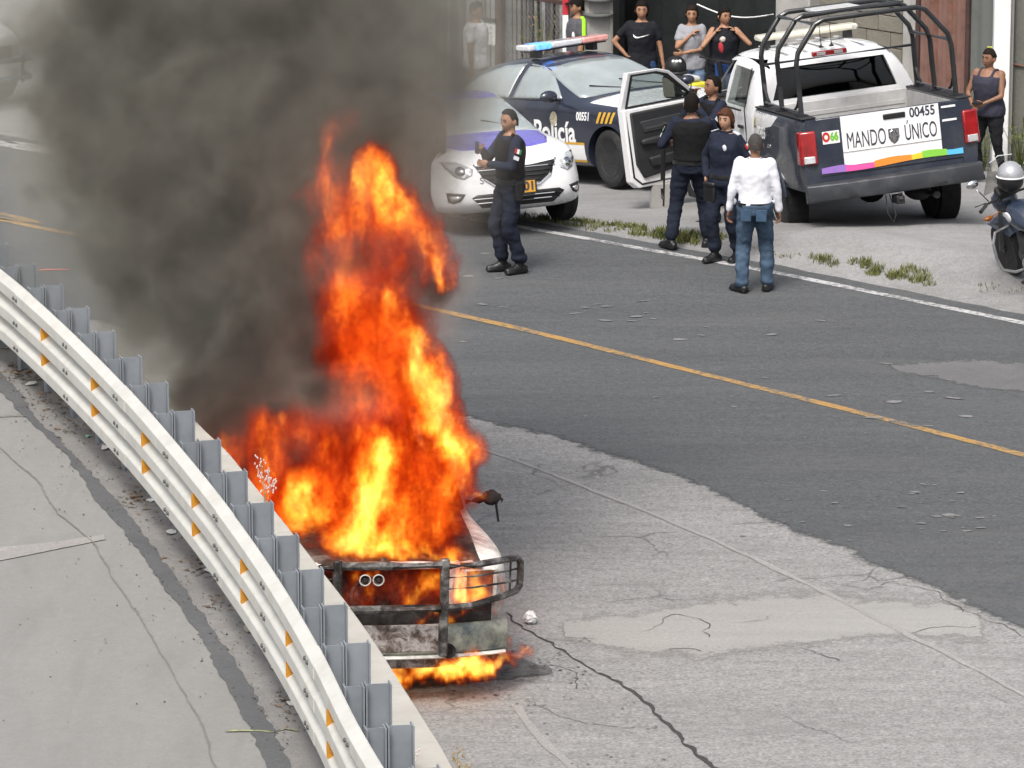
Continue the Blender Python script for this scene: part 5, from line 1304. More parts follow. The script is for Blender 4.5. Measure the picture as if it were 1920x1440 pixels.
mb = MB(); mb.patch((-0.20, -0.10, 0.98), (0.20, -0.10, 0.98), (0.13, -0.26, 1.38), (-0.13, -0.26, 1.38), (0, 0.10, 0.0), 8, 8, 0.004); mb.build('windscreen', pane_mat('scratched screen', (0.80, 0.80, 0.78), 1.6), mc)
mb = MB(); mb.tube([(-0.13, -0.26, 1.38), (0.0, -0.21, 1.395), (0.13, -0.26, 1.38)], 0.006); mb.build('windscreen_edge', m_lamp, mc)
mb = MB(); mb.loft([[Vector((x * w_, y, z0 + (z1 - z0) * q)) for x, q in ((-0.5, 0.15), (-0.55, 0.55), (-0.32, 0.92), (0, 1.0), (0.32, 0.92), (0.55, 0.55), (0.5, 0.15), (0, 0))] for y, w_, z0, z1 in ((-0.32, 0.16, 0.78, 0.92), (-0.42, 0.32, 0.72, 0.99), (-0.60, 0.36, 0.70, 1.0), (-0.80, 0.24, 0.72, 0.88), (-0.88, 0.14, 0.74, 0.84))]); tk = mb.build('fuel_tank', m_mcb, mc, sub=1)
for s in (-1, 1):
    mb = MB(); mb.ell((s * 0.178, -0.55, 0.88), (0.012, 0.07, 0.05)); mb.build('tank_emblem', m_letw, tk)
mb = MB(); mb.box((0, -1.1, 0.84), (0.26, 0.60, 0.09)); mb.build('seat', m_rubber, mc, bevel=0.04)
mb = MB(); mb.box((0, -1.50, 0.80), (0.24, 0.32, 0.12)); mb.build('tail', m_mcb, mc, bevel=0.04)
mb = MB(); mb.ell((0, -0.62, 0.42), (0.15, 0.22, 0.16)); mb.box((0, -0.60, 0.57), (0.22, 0.22, 0.22)); mb.box((0, -0.75, 0.40), (0.34, 0.22, 0.18)); mb.build('engine', m_engine, mc, bevel=0.03)
for s in (-1, 1):
    mb = MB(); mb.lathe([(0.0, 0.02), (0.06, 0.02), (0.075, 0.0)], c=(s * 0.17, -0.75, 0.40), axis=(s, 0, 0), n=16); mb.build('engine_cover', m_steel, mc)
    mb = MB(); mb.tube([(s * 0.10, -0.36, 0.70), (s * 0.27, -0.36, 0.68), (s * 0.34, -0.42, 0.60), (s * 0.35, -0.46, 0.45), (s * 0.33, -0.50, 0.33), (s * 0.22, -0.55, 0.28), (s * 0.08, -0.58, 0.28)], 0.016, 8); mb.build('crash_bar', m_steel, mc)
    mb = MB(); mb.tube([(s * 0.10, -0.92, 0.33), (s * 0.34, -0.94, 0.33)], 0.018, 6); mb.build('foot_peg', m_rubber, mc)
    mb = MB(); mb.ell((s * 0.24, -0.20, 0.78), (0.055, 0.03, 0.025)); mb.tube([(s * 0.1, -0.2, 0.8), (s * 0.22, -0.2, 0.785)], 0.008); mb.build('indicator', M('amber lens', (0.28, 0.09, 0.015), 0.3), mc)
mb = MB(); mb.tube([(0.12, -0.5, 0.35), (0.16, -0.8, 0.27), (0.18, -1.2, 0.30), (0.2, -1.7, 0.38)], [0.02, 0.025, 0.045, 0.05], 10); mb.build('exhaust', m_steel, mc)
mb = MB(); mb.tube([(0, -0.3, 0.85), (0, -0.45, 0.70), (0, -0.8, 0.62), (0, -1.0, 0.62)], 0.03); mb.tube([(0, -1.0, 0.6), (0, -1.42, 0.30)], 0.03); mb.build('frame', m_trim, mc)
mb = MB(); mb.tube([(-0.1, -0.9, 0.3), (-0.28, -0.95, 0.01)], 0.012); mb.build('side_stand', m_trim, mc)
# helmet hung over the handlebar
hp_ = mc.matrix_world if False else (Matrix.Translation(pos) @ (R3 @ Matrix.Rotation(math.radians(-7), 3, 'Y')).to_4x4())
hc = hp_ @ Vector((0.02, -0.36, 1.20))
hl = empty('helmet', (hc.x, hc.y, hc.z)); tag(hl, 'silver and black helmet resting on the motorcycle handlebar', 'helmet')
mb = MB(); mb.ell((0, 0, 0.02), (0.135, 0.155, 0.14), nu=20, nv=12); mb.v = [Vector((v.x, v.y, max(v.z, -0.03))) for v in mb.v]; mb.build('helmet_shell', M('silver helmet', (0.40, 0.41, 0.43), 0.25, 0.3, var=0.1, coat=0.6), hl)
mb = MB(); mb.ell((0, 0, -0.035), (0.137, 0.157, 0.125), nu=20, nv=12); mb.v = [Vector((v.x, v.y, min(v.z, 0.0))) for v in mb.v]; mb.build('helmet_lower', m_black, hl)
mb = MB(); mb.tube([(0.137 * math.cos(t), 0.157 * math.sin(t), 0.0) for t in [2 * PI * k / 20 for k in range(21)]], 0.008); mb.build('helmet_trim', m_letw, hl)

# ---- far vehicle at the left edge, only its nose in view
pos, R3 = stand(-7.42, 66.6, LD.x, LD.y, 2.7, 1.5)
vn = empty('white_van', pos, R3); tag(vn, 'white van with blue bumper bars at the far left beyond the smoke', 'van')
st = [(0.62, S(0.42, 0.6, 0.70, 0.6, 0.62, 0.82, 0.4, 0.90)), (0.5, S(0.36, 0.7, 0.80, 0.6, 0.74, 0.92, 0.45, 1.04)), (0.2, S(0.34, 0.78, 0.87, 0.62, 0.8, 1.0, 0.5, 1.16)), (-0.3, S(0.34, 0.8, 0.88, 0.65, 0.82, 1.06, 0.52, 1.24)), (-0.7, S(0.34, 0.8, 0.88, 0.65, 0.83, 1.1, 0.6, 1.45)), (-1.3, S(0.34, 0.8, 0.88, 0.65, 0.83, 1.12, 0.66, 1.9)), (-2.2, S(0.34, 0.8, 0.88, 0.65, 0.83, 1.12, 0.66, 1.98)), (-3.4, S(0.34, 0.8, 0.88, 0.65, 0.83, 1.12, 0.66, 1.95)), (-3.6, S(0.4, 0.7, 0.8, 0.65, 0.75, 1.1, 0.6, 1.8))]
vb = shell('body', st, m_wpaint, vn)
cut(vb, arch(vb, 0.8, 0, 0.33, 0.38, 0.36)); liners(vn, 0.8, 0, 0.33, 0.38, 0.36)
for y in (0, -2.7):
    for s in (-1, 1): wheel(vn, (s * 0.76, y, 0.33), s, 0.33, 0.2, 0.2, m_rim, 5)
D = Drape(vb)
m_bluef = M('dull blue paint', (0.035, 0.085, 0.13), 0.6, var=0.2)
D.panel('grille', [(-0.5, 0.62), (0.5, 0.62), (0.52, 0.84), (-0.52, 0.84)], '+y', m_black, vn)
sym(lambda s: D.panel('headlight', [(s * 0.52, 0.70), (s * 0.66, 0.70), (s * 0.66, 0.84), (s * 0.54, 0.84)], '+y', m_lamp, vn, 0.006))
for z in (0.42, 0.66):
    mb = MB(); mb.tube([(-0.88, 0.45, z), (-0.70, 0.74, z), (0.70, 0.74, z), (0.88, 0.45, z)], 0.035, 8); mb.build('bumper_bar', m_bluef, vn)
for x in (-0.55, 0.55):
    mb = MB(); mb.tube([(x, 0.75, 0.36), (x, 0.75, 0.72)], 0.025, 8); mb.build('bumper_upright', m_bluef, vn)
D.panel('windscreen', [(-0.72, 1.28), (0.72, 1.28), (0.62, 1.78), (-0.62, 1.78)], '+y', m_glassl, vn)
sym(lambda s: D.panel('side_window', [(-0.95, 1.2), (-1.3, 1.70), (-2.1, 1.75), (-2.1, 1.2)], '+x' if s > 0 else '-x', m_glassd, vn))
# ================================================================== BACKDROP: sheds, fences, posts beyond the yard
BA = Vector((6.05, 60.75)); BB = Vector((-0.75, 67.75))          # foot of the property line, right to left
BD = (BB - BA).normalized(); BN = Vector((-BD.y, BD.x)); BN = BN if BN.y > 0 else -BN   # away from the camera
FWD, RGT = Vector((0, math.cos(PITCH), -math.sin(PITCH))), Vector((1, 0, 0))
def bl(px, off=0.0):
    """point of the property line standing under picture column px (photo pixels), moved back by off"""
    k = (px - 960) / 9519.0
    # (A + t*D).x = k * depth, with depth measured along the view
    A = BA + BN * off; z = -0.5
    dep = lambda p: (p.y * FWD.y + (z - CAM_H) * FWD.z)
    # linear solve
    a0 = A.x - k * dep(A); A1 = A + BD; a1 = A1.x - k * dep(A1)
    t = -a0 / (a1 - a0)
    return A + BD * t
def gz(p): return zg(p.x, p.y)
def wall_piece(name, px0, px1, h, th, mat, off=0.0, parent=None, label=None, cat=None, bump=0.0, z0=None):
    a, b = bl(px0, off), bl(px1, off); mid = (a + b) / 2; L = (b - a).length
    z = (gz(mid) - 0.3) if z0 is None else z0
    R = Matrix((Vector(((b - a).x / L, (b - a).y / L, 0)), Vector((BN.x, BN.y, 0)), Vector((0, 0, 1)))).transposed()
    if parent is None:
        root = empty(name, (mid.x, mid.y, z), R)
        if label: tag(root, label, cat)
        return root, L
    return None, L
m_blk = M('bare block wall', (0.185, 0.172, 0.14), 0.95, var=0.16, vscale=5, bump=0.02, bscale=18, dirt=(0.12, 0.115, 0.10), dirt_amt=0.4, dirt_scale=2)
m_mort = M('mortar', (0.135, 0.127, 0.108), 0.95)
m_cpost = M('rough concrete post', (0.27, 0.265, 0.25), 0.9, var=0.12, vscale=4, bump=0.01, bscale=30, dirt=(0.12, 0.115, 0.105), dirt_amt=0.4, dirt_scale=4)
m_rust = M('rusty corrugated iron', (0.16, 0.075, 0.055), 0.85, var=0.35, vscale=5, dirt=(0.20, 0.17, 0.15), dirt_amt=0.5, dirt_scale=6)
m_rustp = M('dark rusty pipe', (0.055, 0.030, 0.026), 0.8, var=0.3, vscale=8)
m_tin = M('weathered grey sheet', (0.145, 0.155, 0.145), 0.7, 0.2, var=0.2, vscale=3, dirt=(0.08, 0.075, 0.07), dirt_amt=0.45, dirt_scale=3)
m_tinl = M('pale grey sheet', (0.36, 0.35, 0.33), 0.75, 0.1, var=0.15, vscale=4, dirt=(0.18, 0.165, 0.15), dirt_amt=0.4, dirt_scale=5)
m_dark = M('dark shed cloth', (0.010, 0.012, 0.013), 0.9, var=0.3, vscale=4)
m_whp = M('white painted post', (0.74, 0.74, 0.74), 0.6, var=0.05, dirt=(0.45, 0.43, 0.40), dirt_amt=0.3, dirt_scale=4)
rb = random.Random(11)
def corrugated(mb, x0, x1, z0, z1, y=0.0, pitch=0.076, amp=0.012, th=0.003):
    n = max(4, int((x1 - x0) / pitch * 6)); F_ = []; 
    for i in range(n + 1):
        x = x0 + (x1 - x0) * i / n; F_.append((x, y + amp * math.sin(2 * PI * (x - x0) / pitch)))
    vs = [(x, yy, z0) for x, yy in F_] + [(x, yy, z1) for x, yy in F_] + [(x, yy + th, z0) for x, yy in F_] + [(x, yy + th, z1) for x, yy in F_]
    m = n + 1
    fs = [(i, i + 1, m + i + 1, m + i) for i in range(n)] + [(2 * m + i + 1, 2 * m + i, 3 * m + i, 3 * m + i + 1) for i in range(n)] + [(m + i, m + i + 1, 3 * m + i + 1, 3 * m + i) for i in range(n)]
    mb.add(vs, fs)
# bare block wall behind the truck: courses of blocks
root, L = wall_piece('block_wall', 1690, 1515, 2.6, 0.15, m_blk, 0.25, None, 'rough grey brown block wall standing behind the pickup truck', 'wall')
mb = MB(); mb.box((0, 0.10, 1.3), (L, 0.10, 2.7)); mb.build('wall_core', m_mort, root, smooth=False)
bw_, bh_ = 0.40, 0.20
base_blk = None
for r_i in range(13):
    x = -L / 2 + (0 if r_i % 2 else -bw_ / 2)
    while x < L / 2 - 0.02:
        x0 = max(x, -L / 2) + 0.004; x1 = min(x + bw_, L / 2) - 0.004
        if x1 - x0 > 0.05:
            mb = MB(); mb.box((0, 0, 0), (x1 - x0, 0.09, bh_ - 0.010)); o = mb.build('block', m_blk, root, smooth=False, bevel=0.006, seg=1)
            o.location = ((x0 + x1) / 2, 0.025 + rb.uniform(-0.007, 0.007), 0.1 + r_i * bh_ + bh_ / 2)
        x += bw_
# pale pier left of the block wall and pale sheets beyond it
root, L = wall_piece('concrete_pier', 1515, 1452, 2.6, 0.3, m_cpost, 0.05, None, 'pale concrete pier beside the dark shed opening', 'pillar')
mb = MB(); mb.box((0, 0.12, 1.4), (L, 0.26, 2.9)); mb.build('pier', m_tinl, root, bevel=0.02)
root, L = wall_piece('metal_sheet', 1722, 1690, 2.6, 0.02, m_tinl, 0.15, None, 'narrow pale grey metal sheet beside the rusty corrugated gate', 'panel')
mb = MB(); corrugated(mb, -L / 2, L / 2, 0, 2.8, 0.0, 0.15, 0.01); mb.build('sheet', m_tinl, root)
root, L = wall_piece('corrugated_gate', 1808, 1722, 2.6, 0.02, m_rust, 0.1, None, 'rusty brown corrugated iron gate behind the truck cage', 'gate')
n = 5
for i in range(n):
    a = -L / 2 + L * i / n; mb = MB(); corrugated(mb, a + 0.004, a + L / n - 0.004, 0.05 + rb.uniform(0, 0.05), 2.5 + rb.uniform(-0.03, 0.06), rb.uniform(-0.012, 0.012), 0.075, 0.016); mb.build('corrugated_panel', m_rust if i % 2 else M('dull red corrugated iron', (0.19, 0.105, 0.085), 0.85, var=0.3, vscale=5, dirt=(0.1, 0.06, 0.05), dirt_amt=0.5, dirt_scale=5), root)
for z in (0.5, 1.5, 2.4):
    mb = MB(); mb.box((0, 0.05, z), (L, 0.05, 0.06)); mb.build('gate_rail', m_rustp, root)
for s in (-1, 1):
    mb = MB(); mb.box((s * (L / 2 + 0.03), 0.0, 1.35), (0.06, 0.06, 2.7)); mb.build('gate_post', m_rustp, root)
root, L = wall_piece('sheet_fence', 1856, 1811, 2.6, 0.02, m_tin, 0.12, None, 'dark grey green metal sheet fence between the rusty gate and white post', 'fence')
mb = MB(); corrugated(mb, -L / 2, L / 2, 0, 2.9, 0.0, 0.2, 0.012); mb.build('sheet', m_tin, root)
# white post
p = bl(1873, -0.05); root = empty('white_post', (p.x, p.y, gz(p) - 0.1)); tag(root, 'tall white painted square post at the right edge of the yard', 'post')
mb = MB(); mb.box((0, 0, 1.6), (0.20, 0.16, 3.3)); mb.build('post', m_whp, root, bevel=0.01)
mb = MB(); mb.box((0.125, 0.03, 1.6), (0.045, 0.06, 3.3)); mb.build('post_edging', m_cpost, root, bevel=0.005)
# grey green wall right of the post
root, L = wall_piece('rendered_wall', 2010, 1888, 2.6, 0.2, m_tin, 0.15, None, 'grey green rendered wall right of the white post', 'wall')
mb = MB(); mb.box((0, 0.1, 1.4), (L, 0.2, 2.9)); mb.build('wall', M('grey green render', (0.15, 0.155, 0.135), 0.95, var=0.2, vscale=2.5, bump=0.015, bscale=15, dirt=(0.085, 0.08, 0.07), dirt_amt=0.5, dirt_scale=2.5), root)
mb = MB(); mb.tube([(-L / 2, -0.02, 1.62), (0, -0.02, 1.57), (L / 2, -0.02, 1.60)], 0.012); mb.build('rusty_wire', m_rust, root)
# dark shed opening with sagging cord
root, L = wall_piece('shed', 1452, 1148, 2.6, 1.0, m_dark, 1.0, None, 'dark open shed hung with black cloth behind the onlookers', 'shed')
mb = MB(); mb.box((0, 1.2, 1.4), (L, 0.1, 3.0)); mb.build('back_wall', m_dark, root)
for s in (-1, 1):
    mb = MB(); mb.box((s * L / 2, 0.65, 1.4), (0.06, 1.1, 3.0)); mb.build('side_wall', m_dark, root)
mb = MB(); rings = []
n = 26
for i in range(n + 1):
    x = -L / 2 + L * i / n
    rings.append([Vector((x, 0.18 + 0.05 * math.sin(i * 1.3) + 0.02 * math.sin(i * 2.9), z)) for z in (0.55, 1.3, 1.9, 2.6)] )
for i in range(n):
    b = len(mb.v); mb.v += rings[i] + rings[i + 1]; mb.f += [(b + j, b + 4 + j, b + 5 + j, b + 1 + j) for j in range(3)]
mb.build('cloth', m_dark, root, fix=False)
mb = MB(); P = []
for i in range(13):
    t = i / 12; x = -L / 2 + L * (0.02 + 0.46 * t); P.append((x, 0.02, 1.92 - 0.10 * math.sin(PI * min(1, t * 1.0)) - 0.02 * t))
mb.tube(P, 0.010, 6); mb.build('cord', m_letw, root)
# concrete utility pole
p = bl(1122, -0.35); root = empty('utility_pole', (p.x, p.y, gz(p) - 0.2)); tag(root, 'thick grey concrete utility pole behind the police car', 'pole')
mb = MB(); mb.tube([(0, 0, 0), (0, 0, 4), (0, 0, 8)], [0.195, 0.175, 0.15], 20); mb.build('pole', m_cpost, root)
for z in (1.75, 1.95):
    mb = MB(); mb.lathe([(0.190, -0.012), (0.193, 0), (0.190, 0.012)], c=(0, 0, z), n=20); mb.build('pole_band', m_tin, root)
# small striped marker post
p = bl(1060, -0.5); root = empty('marker_post', (p.x, p.y, gz(p) - 0.05)); tag(root, 'thin white marker post with a red top beside the man in the cap', 'post')
mb = MB(); mb.box((0, 0, 0.75), (0.075, 0.06, 1.6)); mb.build('post', m_whp, root, bevel=0.006)
mb = MB(); mb.box((0, 0, 1.72), (0.08, 0.064, 0.34)); mb.build('red_top', M('red paint', (0.50, 0.03, 0.045), 0.6), root, bevel=0.006)
# fence of weathered planks behind a rusty pipe frame
a, b = bl(1095, 0.15), bl(740, 0.15); L = (b - a).length; mid = (a + b) / 2
R = Matrix((Vector(((b - a).x / L, (b - a).y / L, 0)), Vector((BN.x, BN.y, 0)), Vector((0, 0, 1)))).transposed()
root = empty('plank_fence', (mid.x, mid.y, gz(mid) - 0.1), R); tag(root, 'fence of narrow weathered grey planks behind the police car', 'fence')
wood = [M('weathered plank ' + 'abcd'[i], c, 0.9, var=0.25, vscale=7, dirt=(0.06, 0.055, 0.05), dirt_amt=0.35, dirt_scale=5) for i, c in enumerate(((0.22, 0.215, 0.20), (0.13, 0.125, 0.125), (0.30, 0.30, 0.30), (0.075, 0.075, 0.08)))]
x = -L / 2
while x < L / 2:
    w_ = rb.uniform(0.035, 0.085); gap = rb.choice([0.004, 0.01, 0.03, 0.05])
    mb = MB(); mb.box((0, 0, 0), (w_, 0.018, 2.3 + rb.uniform(-0.15, 0.3))); o = mb.build('plank', rb.choice(wood), root, smooth=False)
    o.location = (x + w_ / 2, rb.uniform(-0.012, 0.012), 1.2); o.rotation_euler = (0, rb.uniform(-0.02, 0.02), 0); x += w_ + gap
for z in (0.6, 1.9):
    mb = MB(); mb.box((0, 0.035, z), (L, 0.03, 0.07)); mb.build('fence_rail', wood[1], root)
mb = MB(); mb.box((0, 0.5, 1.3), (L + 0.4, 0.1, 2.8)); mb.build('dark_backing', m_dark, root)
# chain link hung on a rusty frame in front of the planks
a, b = bl(1062, -0.12), bl(740, -0.12); L = (b - a).length; mid = (a + b) / 2
root = empty('pipe_fence', (mid.x, mid.y, gz(mid) - 0.1), R); tag(root, 'rusty pipe fence frame with chain link mesh behind the police car', 'fence')
qx = (bl(938, -0.12) - mid).dot(BD)
mb = MB(); mb.box((qx, 0, 1.35), (0.115, 0.10, 2.9)); mb.build('post', m_rustp, root, bevel=0.008)
mb = MB(); mb.box((-L / 2, 0, 1.35), (0.06, 0.06, 2.9)); mb.build('post', m_rustp, root, bevel=0.008)
mb = MB(); mb.box((0, 0.0, 1.68), (L, 0.045, 0.055)); mb.build('rail', m_rustp, root, bevel=0.005)
mb = MB(); mb.box((0, 0.0, 0.15), (L, 0.045, 0.05)); mb.build('rail', m_rustp, root, bevel=0.005)
mb = MB(); st_ = 0.075; n = int(L / st_)
for sgn in (-1, 1):
    for i in range(-34, n + 34):
        x0 = -L / 2 + i * st_; z0, z1 = 0.17, 2.6
        x1 = x0 + sgn * (z1 - z0) * 0.8
        t0, t1 = 0.0, 1.0
        for lim in (-L / 2, L / 2):
            if abs(x1 - x0) > 1e-6:
                t = (lim - x0) / (x1 - x0)
                if (x0 < lim) == (lim < 0): t0 = max(t0, t) if (x0 < -L / 2 or x0 > L / 2) else t0
        A_ = x0; B_ = x1
        ts = sorted([(-L / 2 - x0) / (x1 - x0), (L / 2 - x0) / (x1 - x0)]); t0, t1 = max(0, ts[0]), min(1, ts[1])
        if t1 - t0 > 0.02:
            mb.tube([(x0 + (x1 - x0) * t0, 0.006 * sgn, z0 + (z1 - z0) * t0), (x0 + (x1 - x0) * t1, 0.006 * sgn, z0 + (z1 - z0) * t1)], 0.0022, 3, cap=False)
o = mb.build('chain_link', M('dull wire', (0.20, 0.20, 0.20), 0.5, 0.6), root, smooth=False, fix=False); o['kind'] = 'stuff'
# notice board hung on the fence
p = bl(917, -0.20); root = empty('notice_board', (p.x, p.y, gz(p) + 1.02), R); tag(root, 'small pale notice board with faded red and grey scribbles on the fence', 'sign')
mb = MB(); mb.box((0, 0, 0), (0.24, 0.015, 0.28)); mb.build('board', M('pale board', (0.52, 0.55, 0.52), 0.7, var=0.06), root, bevel=0.003)
rq = random.Random(5)
for i in range(4):
    for j in range(3):
        mb = MB(); x0 = 0.09 - j * 0.065; z0 = 0.09 - i * 0.06
        mb.tube([(x0 + rq.uniform(-0.02, 0.02), -0.010, z0 + rq.uniform(-0.02, 0.02)) for _ in range(4)], 0.005, 4); mb.build('scribble', M('faded red ink', (0.35, 0.07, 0.06), 0.7) if (i + j) % 3 == 0 else M('grey ink', (0.12, 0.12, 0.12), 0.7), root)
mb = MB(); mb.box((0, -0.003, 0.19), (0.26, 0.03, 0.05)); mb.build('board_header', m_black, root)

# ---- plants
def leaf_mat(name, a, b):
    m, nt = new_mat(name); v = tex_co(nt)
    c = ramp(nt, noise(nt, v, 4, 4), [(0.3, a), (0.7, b)])
    finish(nt, c, 0.7); return m
m_grass = leaf_mat('yard grass', (0.075, 0.095, 0.022), (0.17, 0.17, 0.055))
m_dry = leaf_mat('dry stalk', (0.30, 0.22, 0.11), (0.42, 0.34, 0.20))
m_pinkw = leaf_mat('pale seed head', (0.55, 0.43, 0.40), (0.70, 0.60, 0.56))
m_leafy = leaf_mat('weed leaf', (0.06, 0.10, 0.02), (0.20, 0.20, 0.04))
def tuft(mb, x, y, z, n, h, spread, r):
    for _ in range(n):
        a = r.uniform(0, 2 * PI); q = spread * math.sqrt(r.random()); bx, by = x + q * math.cos(a), y + q * math.sin(a)
        b = r.uniform(0, 2 * PI); hh = h * r.uniform(0.4, 1.1); k = hh * r.uniform(0.2, 0.9); w_ = r.uniform(0.003, 0.007)
        dx, dy = math.cos(b), math.sin(b); zz = zg(bx, by) if z is None else z
        mb.add([(bx - dy * w_, by + dx * w_, zz - 0.01), (bx + dy * w_, by - dx * w_, zz - 0.01), (bx + dx * k * 0.45 + dy * w_ * 0.7, by + dy * k * 0.45 - dx * w_ * 0.7, zz + hh * 0.6), (bx + dx * k * 0.45 - dy * w_ * 0.7, by + dy * k * 0.45 + dx * w_ * 0.7, zz + hh * 0.6), (bx + dx * k, by + dy * k, zz + hh)], [(0, 1, 2, 3), (3, 2, 4)])
rg = random.Random(21); mb = MB()
def verge(t, d): return (LN.x * (LC + d) + LD.x * t, LN.y * (LC + d) + LD.y * t)
for (t0, t1, d0, d1, cnt, blades, h) in ((-36.3, -35.2, 0.35, 0.95, 34, 26, 0.07), (-35.1, -33.9, 0.42, 0.75, 34, 34, 0.09), (-34.6, -34.0, 0.45, 0.7, 14, 34, 0.11), (-32.6, -30.9, 0.38, 0.60, 34, 34, 0.085), (-38.5, -36.2, 0.35, 1.1, 40, 22, 0.08), (-33.9, -32.6, 0.4, 0.6, 10, 14, 0.05), (-30.8, -29, 0.4, 0.6, 8, 12, 0.05)):
    for _ in range(cnt):
        x, y = verge(rg.uniform(t0, t1), rg.uniform(d0, d1)); tuft(mb, x, y, None, blades, h, 0.07, rg)
o = mb.build('verge_grass', m_grass, smooth=False, fix=False); o['kind'] = 'stuff'; o['label'] = 'short weedy grass along the road edge'
# weeds near the white post
def leafy_plant(name, label, x, y, z, h, n, mat, seed, lw=0.035):
    r = random.Random(seed); root = empty(name, (x, y, z)); tag(root, label, 'plant')
    st_ = MB(); lf = MB()
    for i in range(n):
        a = r.uniform(0, 2 * PI); q = r.uniform(0.05, 0.35) * h; top = Vector((q * math.cos(a), q * math.sin(a), h * r.uniform(0.6, 1.0)))
        st_.tube([(0, 0, 0), top * 0.5 + Vector((0, 0, h * 0.08)), top], [0.007, 0.005, 0.003], 4)
        for k in range(9):
            t = r.uniform(0.25, 1.0); p = top * t; b = r.uniform(0, 2 * PI); d = Vector((math.cos(b), math.sin(b), r.uniform(-0.1, 0.6))).normalized(); l = lw * r.uniform(1.2, 2.6); sd_ = d.cross(Vector((0, 0, 1))).normalized() * lw * 0.4
            lf.add([p, p + d * l * 0.5 + sd_, p + d * l, p + d * l * 0.5 - sd_], [(0, 1, 2, 3)])
    st_.build('stem', M('green stem', (0.10, 0.12, 0.03), 0.7), root); o = lf.build('leaves', mat, root, smooth=False, fix=False); o['kind'] = 'stuff'
q = bl(1846, -0.25); leafy_plant('weed_clump', 'yellow green weeds growing at the foot of the white post', q.x, q.y, gz(q), 0.62, 12, m_leafy, 3)
q = bl(1912, -0.15); leafy_plant('weed_clump', 'leafy weeds against the grey green wall beyond the motorcycle', q.x, q.y, gz(q), 0.75, 14, m_leafy, 4)
q = bl(1016, -0.28); leafy_plant('dry_shrub', 'dry brown shrub standing before the plank fence', q.x, q.y, gz(q) + 0.6, 0.95, 16, leaf_mat('dry brown leaf', (0.13, 0.08, 0.05), (0.28, 0.19, 0.12)), 5)
def seed_plant(label, x, y, z, stalks, seed, mat_h):
    r = random.Random(seed); root = empty('seeding_grass', (x, y, z)); tag(root, label, 'plant', 'dry seeding grasses along the ramp wall')
    st_ = MB(); hd = MB()
    for (lx, ly, h) in stalks:
        st_.tube([(0, 0, 0), (lx * 0.4, ly * 0.4, h * 0.55), (lx, ly, h)], [0.004, 0.003, 0.0015], 4)
        for k in range(26):
            t = 0.55 + 0.45 * k / 26; p = Vector((lx * (0.4 + 0.6 * (t - 0.55) / 0.45), ly * (0.4 + 0.6 * (t - 0.55) / 0.45), h * t)); a = r.uniform(0, 2 * PI); d = Vector((math.cos(a), math.sin(a), 0.6)) * r.uniform(0.02, 0.05) * (1.2 - (t - 0.55))
            hd.ell(p + d, (0.006, 0.006, 0.010), None, 5, 4)
    st_.build('stalk', m_dry, root); o = hd.build('seeds', mat_h, root, smooth=False, fix=False); o['kind'] = 'stuff'
def on_wall(px, row):
    d = Vector(((px - 960) / 9519.0, 0, 0)) + FWD + Vector((0, -math.sin(PITCH), -math.cos(PITCH))) * ((row - 720) / 9519.0)
    t = (ZR - CAM_H) / d.z; return Vector((0, 0, CAM_H)) + d * t
q = on_wall(492, 948); seed_plant('pale feathery grass rising behind the wall before the flames', q.x + 0.02, q.y, ZR - 0.05, [(-0.03, 0, 0.40), (0.06, 0, 0.22), (0.0, 0.02, 0.30)], 2, m_pinkw)
q = on_wall(760, 1450); seed_plant('dry pinkish grass at the last posts, bottom of the picture', q.x, q.y, ZR - 0.05, [(-0.02, 0, 0.30), (0.05, 0.02, 0.18), (-0.09, 0, 0.16), (0.0, -0.05, 0.2)], 3, m_pinkw)
q = on_wall(858, 1465); seed_plant('thin dry grass beyond the outer edge of the wall at the bottom', q.x, q.y, ZR - 0.15, [(0.0, 0, 0.34), (0.06, 0.02, 0.24), (-0.04, 0, 0.2)], 4, m_dry)
# ---- litter along the ramp verge
m_paper = M('dirty paper', (0.55, 0.54, 0.51), 0.8, var=0.15, vscale=12)
def scrap(name, label, px, row, s, mat, seed, group='litter under the guardrail', zz=None, flat=0.35):
    r = random.Random(seed); q = on_wall(px, row); mb = MB(); n = 7
    P = [Vector((s * r.uniform(0.6, 1.1) * math.cos(2 * PI * i / n), s * 1.4 * r.uniform(0.6, 1.1) * math.sin(2 * PI * i / n), s * flat * r.uniform(0, 1))) for i in range(n)]
    c = Vector((0, 0, s * flat * 0.8))
    mb.add(P + [c] + [p - Vector((0, 0, 0.004)) for p in P], [(i, (i + 1) % n, n) for i in range(n)] + [(n + 1 + i, n + 1 + (i + 1) % n, (i + 1) % n, i) for i in range(n)])
    o = mb.build(name, mat, None, smooth=False); o.location = (q.x, q.y, ZR + 0.008); tag(o, label, 'litter', group); return o
for i, (px, row, s, lab) in enumerate(((60, 722, 0.05, 'torn white paper scraps near the top of the verge'), (322, 1001, 0.045, 'flat white wrapper under the rail beside a post'), (285, 940, 0.05, 'crumpled pale wrapper with twigs under the rail'), (395, 1072, 0.05, 'pale torn paper lying beyond the middle posts'), (548, 1322, 0.04, 'small pale leaf litter under the rail near the bottom'), (520, 1256, 0.045, 'pale paper shred below the rail reflectors'), (200, 842, 0.06, 'long pale cardboard strip lying under the rail'))):
    scrap('paper_scrap', lab, px, row, s, m_paper, 50 + i)
scrap('plastic_scrap', 'mint green plastic strip on the verge', 165, 820, 0.03, M('mint plastic', (0.25, 0.42, 0.33), 0.5), 70)
